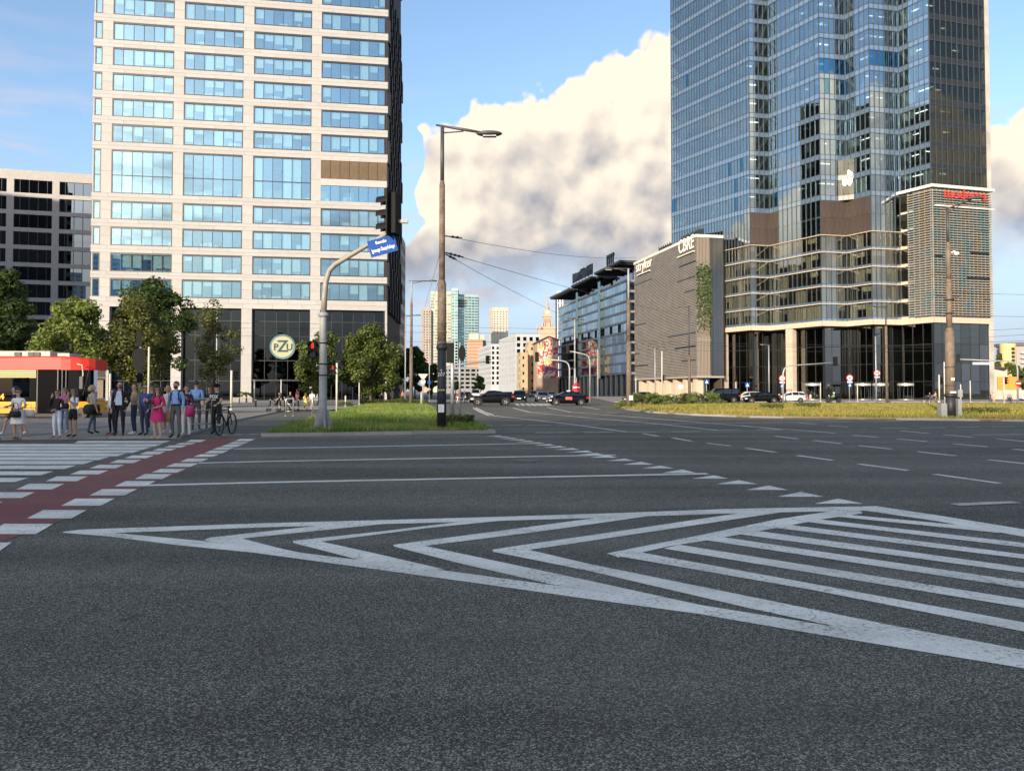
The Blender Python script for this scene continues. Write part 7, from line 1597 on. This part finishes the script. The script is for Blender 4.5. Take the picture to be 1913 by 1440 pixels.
person('bald man in blue jacket and sunglasses beside the magenta dress', 270, 813, 719, -.35, '2c477e', '27314a', '22242a', SKIN2, 'grey', 'bald', ('bent', 'pocket'), 1.0, shades=True, bulk=1.08)
person('man in dark clothes and sunglasses behind the bald man in blue', 283, 804, 721, .1, '2a2f3c', '262a36', 'c8c8c6', None, 'dark', 'short', shades=True)
R, J = person('woman in magenta dress with long dark hair holding a bouquet', 294, 818.6, 722.5, -.2, 'b31f5c', 'b31f5c', 'c09a80', None, 'dark', 'long', ('bent', 'bent'), .8, 'none', skirt=(1.08, .58, .14, .27, 'b31f5c'), shades=True, female=True, bulk=1.05)
def bouquet(o):
    m = MB(); m.tube([(.16, 0, -.12), (0, 0, .02), (-.12, 0, .12)], [.02, .04, .06], 8); m.build('stems', LF_DARK, o)
    me, _ = foliage('leaves', .12, .08, .0, .22, 120, .035, LF_DARK, 8); link('leaves', me, o, (-.1, 0, .02))
    for k in range(4): f = MB(); f.ell((-.2 + .05 * math.cos(k * 1.6), .05 * math.sin(k * 1.6), .2 + .03 * (k % 2)), (.05, .05, .045), 10, 8); f.build('flower', pm('flower_pink', (0.75, 0.2, 0.22), 0.6), o, True)
carried('bouquet', 'bouquet with pink flowers held by the woman in magenta', 'flowers', R, (-.08, -.24, 1.08), bouquet)
R, J = person('blonde woman in pale floral clothes behind the man with beard and blue shirt', 313, 808.5, 720.5, .2, 'cfc2b8', 'd0b2a6', 'd0cdc8', None, 'blonde', 'bob', ('bent', 'down'), .5, 'none', skirt=(1.02, .45, .14, .25, 'cdb3a6'), female=True)
R, J = person('bearded man in light blue shirt and grey trousers with backpack straps', 328, 817.6, 713, -.02, '7d9fd0', '55575b', '17171a', None, 'dark', 'short', ('down', 'down'), 1.0, beard='dark', bulk=1.06)
def belt(R): MB().lathe([(.142, -.02), (.146, 0), (.142, .02)], 20, (0, 0, 1.03), sy=1.0).build('belt', cm('14161e'), R)
belt(R)
def backpack(o):
    m = MB(); m.ell((0, 0, 0), (.15, .09, .22), 12, 8); m.build('pack', cm('1b2238'), o, True)
    for s in (-1, 1): MB().tube([(s * .1, -.04, .16), (s * .115, -.16, .2), (s * .115, -.3, .1), (s * .12, -.29, -.08), (s * .13, -.1, -.18)], .02, 6).build('strap', cm('1b2238'), o)
carried('backpack', 'navy backpack worn by the bearded man in light blue', 'backpack', R, (0, .2, 1.28), backpack)
carried('paper_bag', 'brown paper bag beside the grey trousers of the bearded man', 'bag', R, (-.27, -.02, .78), bag('b28a55', .11, .07, .28, .14))
R, J = person('woman in dark cardigan and white trousers looking down, carrying a pink bag', 348, 812, 720, .15, '23202a', 'cfcfd0', 'd8c4c0', None, 'brown', 'bob', ('bent', 'chest'), 1.0, 'long', female=True)
carried('tote_bag', 'pink shopping bag held by the woman in the dark cardigan', 'bag', R, (.16, -.2, 1.0), bag('b8356f', .14, .05, .36, .3))
R, J = person('man in light blue shirt and grey trousers seen from behind', 366, 803.5, 711.5, PI + .2, '86a6d6', '4c4d50', '9c7a55', None, 'dark', 'short', ('bent', 'pocket'), 1.0, bulk=1.06); belt(R)
person('person in dark clothes half hidden behind the steel hoop barrier', 391, 801, 722, .4, '232024', '3a2e28', '1c1a1a', SKIN2, 'dark', 'short', ('down', 'bent'), .55)
def tee_print(R, J): 
    text('shirt_print', 'FOX', .17, WPL, R, (0, -.158, 1.31), (PI / 2, 0, 0), .002, .004); MB().box(-.07, .07, -.152, -.148, 1.2, 1.215).build('shirt_print', WPL, R)
    MB().ell((0, .0, 1.7), (.115, .14, .085), 14, 8).build('helmet', BLK, R, True); MB().tube([(-.09, -.02, 1.66), (0, -.06, 1.54), (.09, -.02, 1.66)], .007, 4).build('chin_strap', BLK, R)
person('cyclist in black T-shirt lettered FOX and helmet astride a black bicycle', 404, 811.5, 718, -.25, '131315', '17171a', '16161a', None, 'dark', 'short', ('handle', 'handle'), .5, 'long', bulk=1.08, head_turn=-.4, extra=tee_print)
# -- bicycle
def bicycle(label, u, v, rz, col='131316', s=1.0, zb=0.08):
    O = gp(u, v, zb); R = root('bicycle', label, 'bicycle', tuple(O), rz); R.scale = (s, s, s); c = cm(col, .4); r = .34
    for x in (-.52, .52):
        w = MB(); n = 24; pts = [(x + r * math.cos(i * 2 * PI / n), 0, r + r * math.sin(i * 2 * PI / n)) for i in range(n + 1)]; w.tube(pts, .024, 6); o = w.build('wheel', TYRE, R, True)
        sp_ = MB()
        for k in range(10): a = k * PI / 5; sp_.tube([(x, 0, r), (x + r * .95 * math.cos(a), 0, r + r * .95 * math.sin(a))], .0035, 3)
        sp_.build('spokes', STEEL, o); MB().lathe([(.03, -.05), (.03, .05)], 8, (x, 0, r), axis='y').build('hub', STEEL, o)
    f = MB(); bb, st, hd, hb = (-.08, 0, .3), (-.2, 0, .82), (.36, 0, .86), (.4, 0, .74)
    for a, b in ((bb, st), (st, (.34, 0, .8)), (bb, hb), (bb, (-.52, 0, r)), (st, (-.52, 0, r))): f.tube([a, b], .019, 8)
    f.build('frame', c, R, True); MB().tube([hd, hb, (.52, 0, r)], .02, 8).build('fork', c, R, True); MB().tube([(.36, -.32, 1.0), (.4, -.1, .99), (.36, 0, .97), (.4, .1, .99), (.36, .32, 1.0)], .014, 8).build('handlebar', c, R, True); MB().tube([(.36, 0, .85), (.36, 0, .98)], .016, 8).build('stem', c, R)
    MB().ell((-.22, 0, .9), (.13, .07, .035), 10, 6).build('saddle', TRIM, R, True); MB().tube([st, (-.21, 0, .89)], .014, 6).build('seat_post', c, R)
    k = MB(); k.lathe([(.09, -.01), (.09, .01)], 16, (-.08, -.05, .3), axis='y'); k.tube([(-.08, -.07, .3), (.06, -.08, .22)], .012, 5); k.tube([(-.08, .07, .3), (-.22, .08, .38)], .012, 5); k.build('crankset', STEEL, R); return R
bicycle('black mountain bike under the cyclist in the FOX T-shirt', 422, 811.5, -PI / 2 - .02, '131316', 1.0)
# -- people further back
BG = 'people in the background'
def bgp(label, u, v, vh, rz, top, bottom, **k): return person(label, u, v, vh, rz, top, bottom, k.pop('shoes', '2a2626'), near=False, group=BG, **k)
bgp('woman in black dress pushing a pushchair on the plaza', 522, 768.5, 733, -1.3, '16161a', '16161a', legs='none', skirt=(1.05, .55, .14, .24, '16161a'), hair='brown', style='long', arms=('push', 'push'), female=True)
bgp('person in dark clothes pushing a second pushchair behind the steel hoop', 542, 767.5, 731.5, .9, '18181c', '1a1a1e', arms=('push', 'push'))
bgp('person in red and pink clothes crossing the plaza', 555, 753.5, 726.5, -.5, 'c0605a', 'd08f86', hair='brown', legs='none', skirt=(1.05, .6, .14, .22, 'c7706a'), female=True, walk=.7)
bgp('woman in yellow patterned dress walking away beside the man in white', 571, 767.5, 733.5, PI + .3, 'c8b468', 'c8b468', legs='none', skirt=(1.05, .52, .14, .25, 'c4b064'), hair='brown', style='long', female=True, walk=.4)
bgp('man in white T-shirt and grey shorts walking away next to the signal pole', 583, 767.5, 729.5, PI, 'd8d4cc', '5e6068', legs='shorts', walk=.5)
bgp('person in white with a red backpack behind the hedge', 711, 752, 725.5, PI - .6, 'd0ccc8', '1c1c20', walk=.5)
bgp('person in beige clothes walking behind the hedge', 732.5, 752, 727.5, PI, '97846c', 'a08c70', walk=.4)
bgp('person in orange clothes behind the right end of the hedge', 752, 751, 730, -.4, 'c06a48', '2a2420')
bgp('person in red top crossing the street left of the black coupe SUV', 855, 754, 731, -.8, '9c3038', 'd5c8b8', walk=.8)
bgp('person in dark clothes crossing the street close to the coupe SUV', 867, 754, 730, -.8, '2c2a34', '6c7890', walk=.8)
bgp('person in red standing on the pavement before the glass lobby', 1508, 749.5, 736, .2, '9a3a34', '8a7a70'); bgp('person in cream standing beside the person in red before the lobby', 1514, 749.5, 735, -.3, 'd0b890', 'cbb490')
bgp('person in white shirt behind the white estate car', 1440, 748, 736, .4, 'd2ccc4', '33333a'); bgp('person in pale clothes behind the black saloon', 1417, 748, 735.5, .2, 'cdbfae', '4a4a50'); bgp('person in dark top behind the silver estate car', 1448, 748, 737, -.4, '3a342e', '4a4540')
bgp('person in pink walking at the right corner of the glass tower', 1857, 752.5, 732.5, -.8, 'd8a894', 'd0a08c', hair='blonde', walk=.6); bgp('person in black walking beside the person in pink', 1850.5, 752.5, 733.5, .6, '1e1c1e', '1c1c20', walk=.5)
bgp('cyclist in red shorts riding left before the lobby doors', 1748, 752, 731.5, -PI / 2, 'c9a48c', '7a1f24', arms=('handle', 'handle'), legs='shorts'); bgp('cyclist in dark shirt riding ahead of the cyclist in red shorts', 1737, 752, 733, -PI / 2, '2a262c', '3a3a44', arms=('handle', 'handle'))
bicycle('bicycle ridden by the cyclist in red shorts', 1746, 753, PI, '8a8a8a', 1.0); bicycle('bicycle ridden by the cyclist in the dark shirt', 1735, 753, PI, '3a3a3e', 1.0)
for i, (u, lb) in enumerate(((1884, 'first bicycle parked at the rack under the billboard'), (1888, 'second bicycle parked at the rack under the billboard'))): bicycle(lb, u, 750.5, 1.2, '5a5046')
def pushchair(label, u, v, rz):
    O = gp(u, v, .08); R = root('pushchair', label, 'pushchair', tuple(O), rz); c = cm('1a1a1e')
    for x in (-.35, .35):
        for y in (-.24, .24): w = MB(); w.lathe([(.05, -.02), (.12, -.025), (.12, .025), (.05, .02)], 14, (x, y, .12), axis='y'); w.build('wheel', TYRE, R)
    f = MB()
    for y in (-.24, .24): f.tube([(.35, y, .12), (-.1, y, .55), (-.5, y, 1.02)], .016, 6); f.tube([(-.35, y, .12), (.1, y, .55)], .016, 6)
    f.tube([(-.5, -.24, 1.02), (-.5, .24, 1.02)], .018, 6); f.build('frame', STEEL, R); m = MB(); loft(m, [[(-.2, -.2, .45), (.35, -.2, .42), (.35, .2, .42), (-.2, .2, .45)], [(-.35, -.21, .75), (.1, -.21, .55), (.1, .21, .55), (-.35, .21, .75)]]); m.build('seat', c, R)
    h = MB(); h.ell((-.22, 0, .8), (.24, .23, .22), 12, 8); h.build('hood', c, R, True)
pushchair('dark pushchair pushed by the woman in black dress', 511, 768.5, PI); pushchair('dark pushchair behind the steel hoop barrier', 545, 768.5, -.4)
def motorbike():
    O = gp(1557, 753, .08); R = root('motorbike', 'small dark motorbike ridden left on the pavement lane', 'motorbike', tuple(O), PI)
    for x in (-.62, .62): add_wheel(R, x, 0, .32)
    m = MB(); loft(m, [[(x, -w, z0), (x, w, z0), (x, w, z1), (x, -w, z1)] for x, w, z0, z1 in ((-.8, .08, .62, .78), (-.3, .14, .45, .82), (.15, .14, .35, .8), (.45, .1, .5, .98))]); m.build('body', BLACKC, R, True); MB().tube([(.62, 0, .32), (.42, 0, .95)], .03, 6).build('fork', STEEL, R); MB().tube([(.38, -.33, 1.05), (.42, 0, 1.0), (.38, .33, 1.05)], .016, 6).build('handlebar', TRIM, R); MB().ell((-.3, 0, .86), (.35, .13, .07), 10, 6).build('saddle', TRIM, R, True); MB().ell((.55, 0, .9), (.07, .09, .09), 8, 6).build('headlight', LAMPW, R)
    def hel(R, J): MB().ell((0, 0, 1.665), (.125, .14, .13), 12, 8).build('helmet', WPL, R, True)
    bgp('motorbike rider in bright green vest and white helmet', 1558, 753.5, 733, -PI / 2, '4fae5a', '2a2c34', arms=('handle', 'handle'), sit=True, extra=hel)
motorbike()
bpy.data.scenes.remove(SC2)
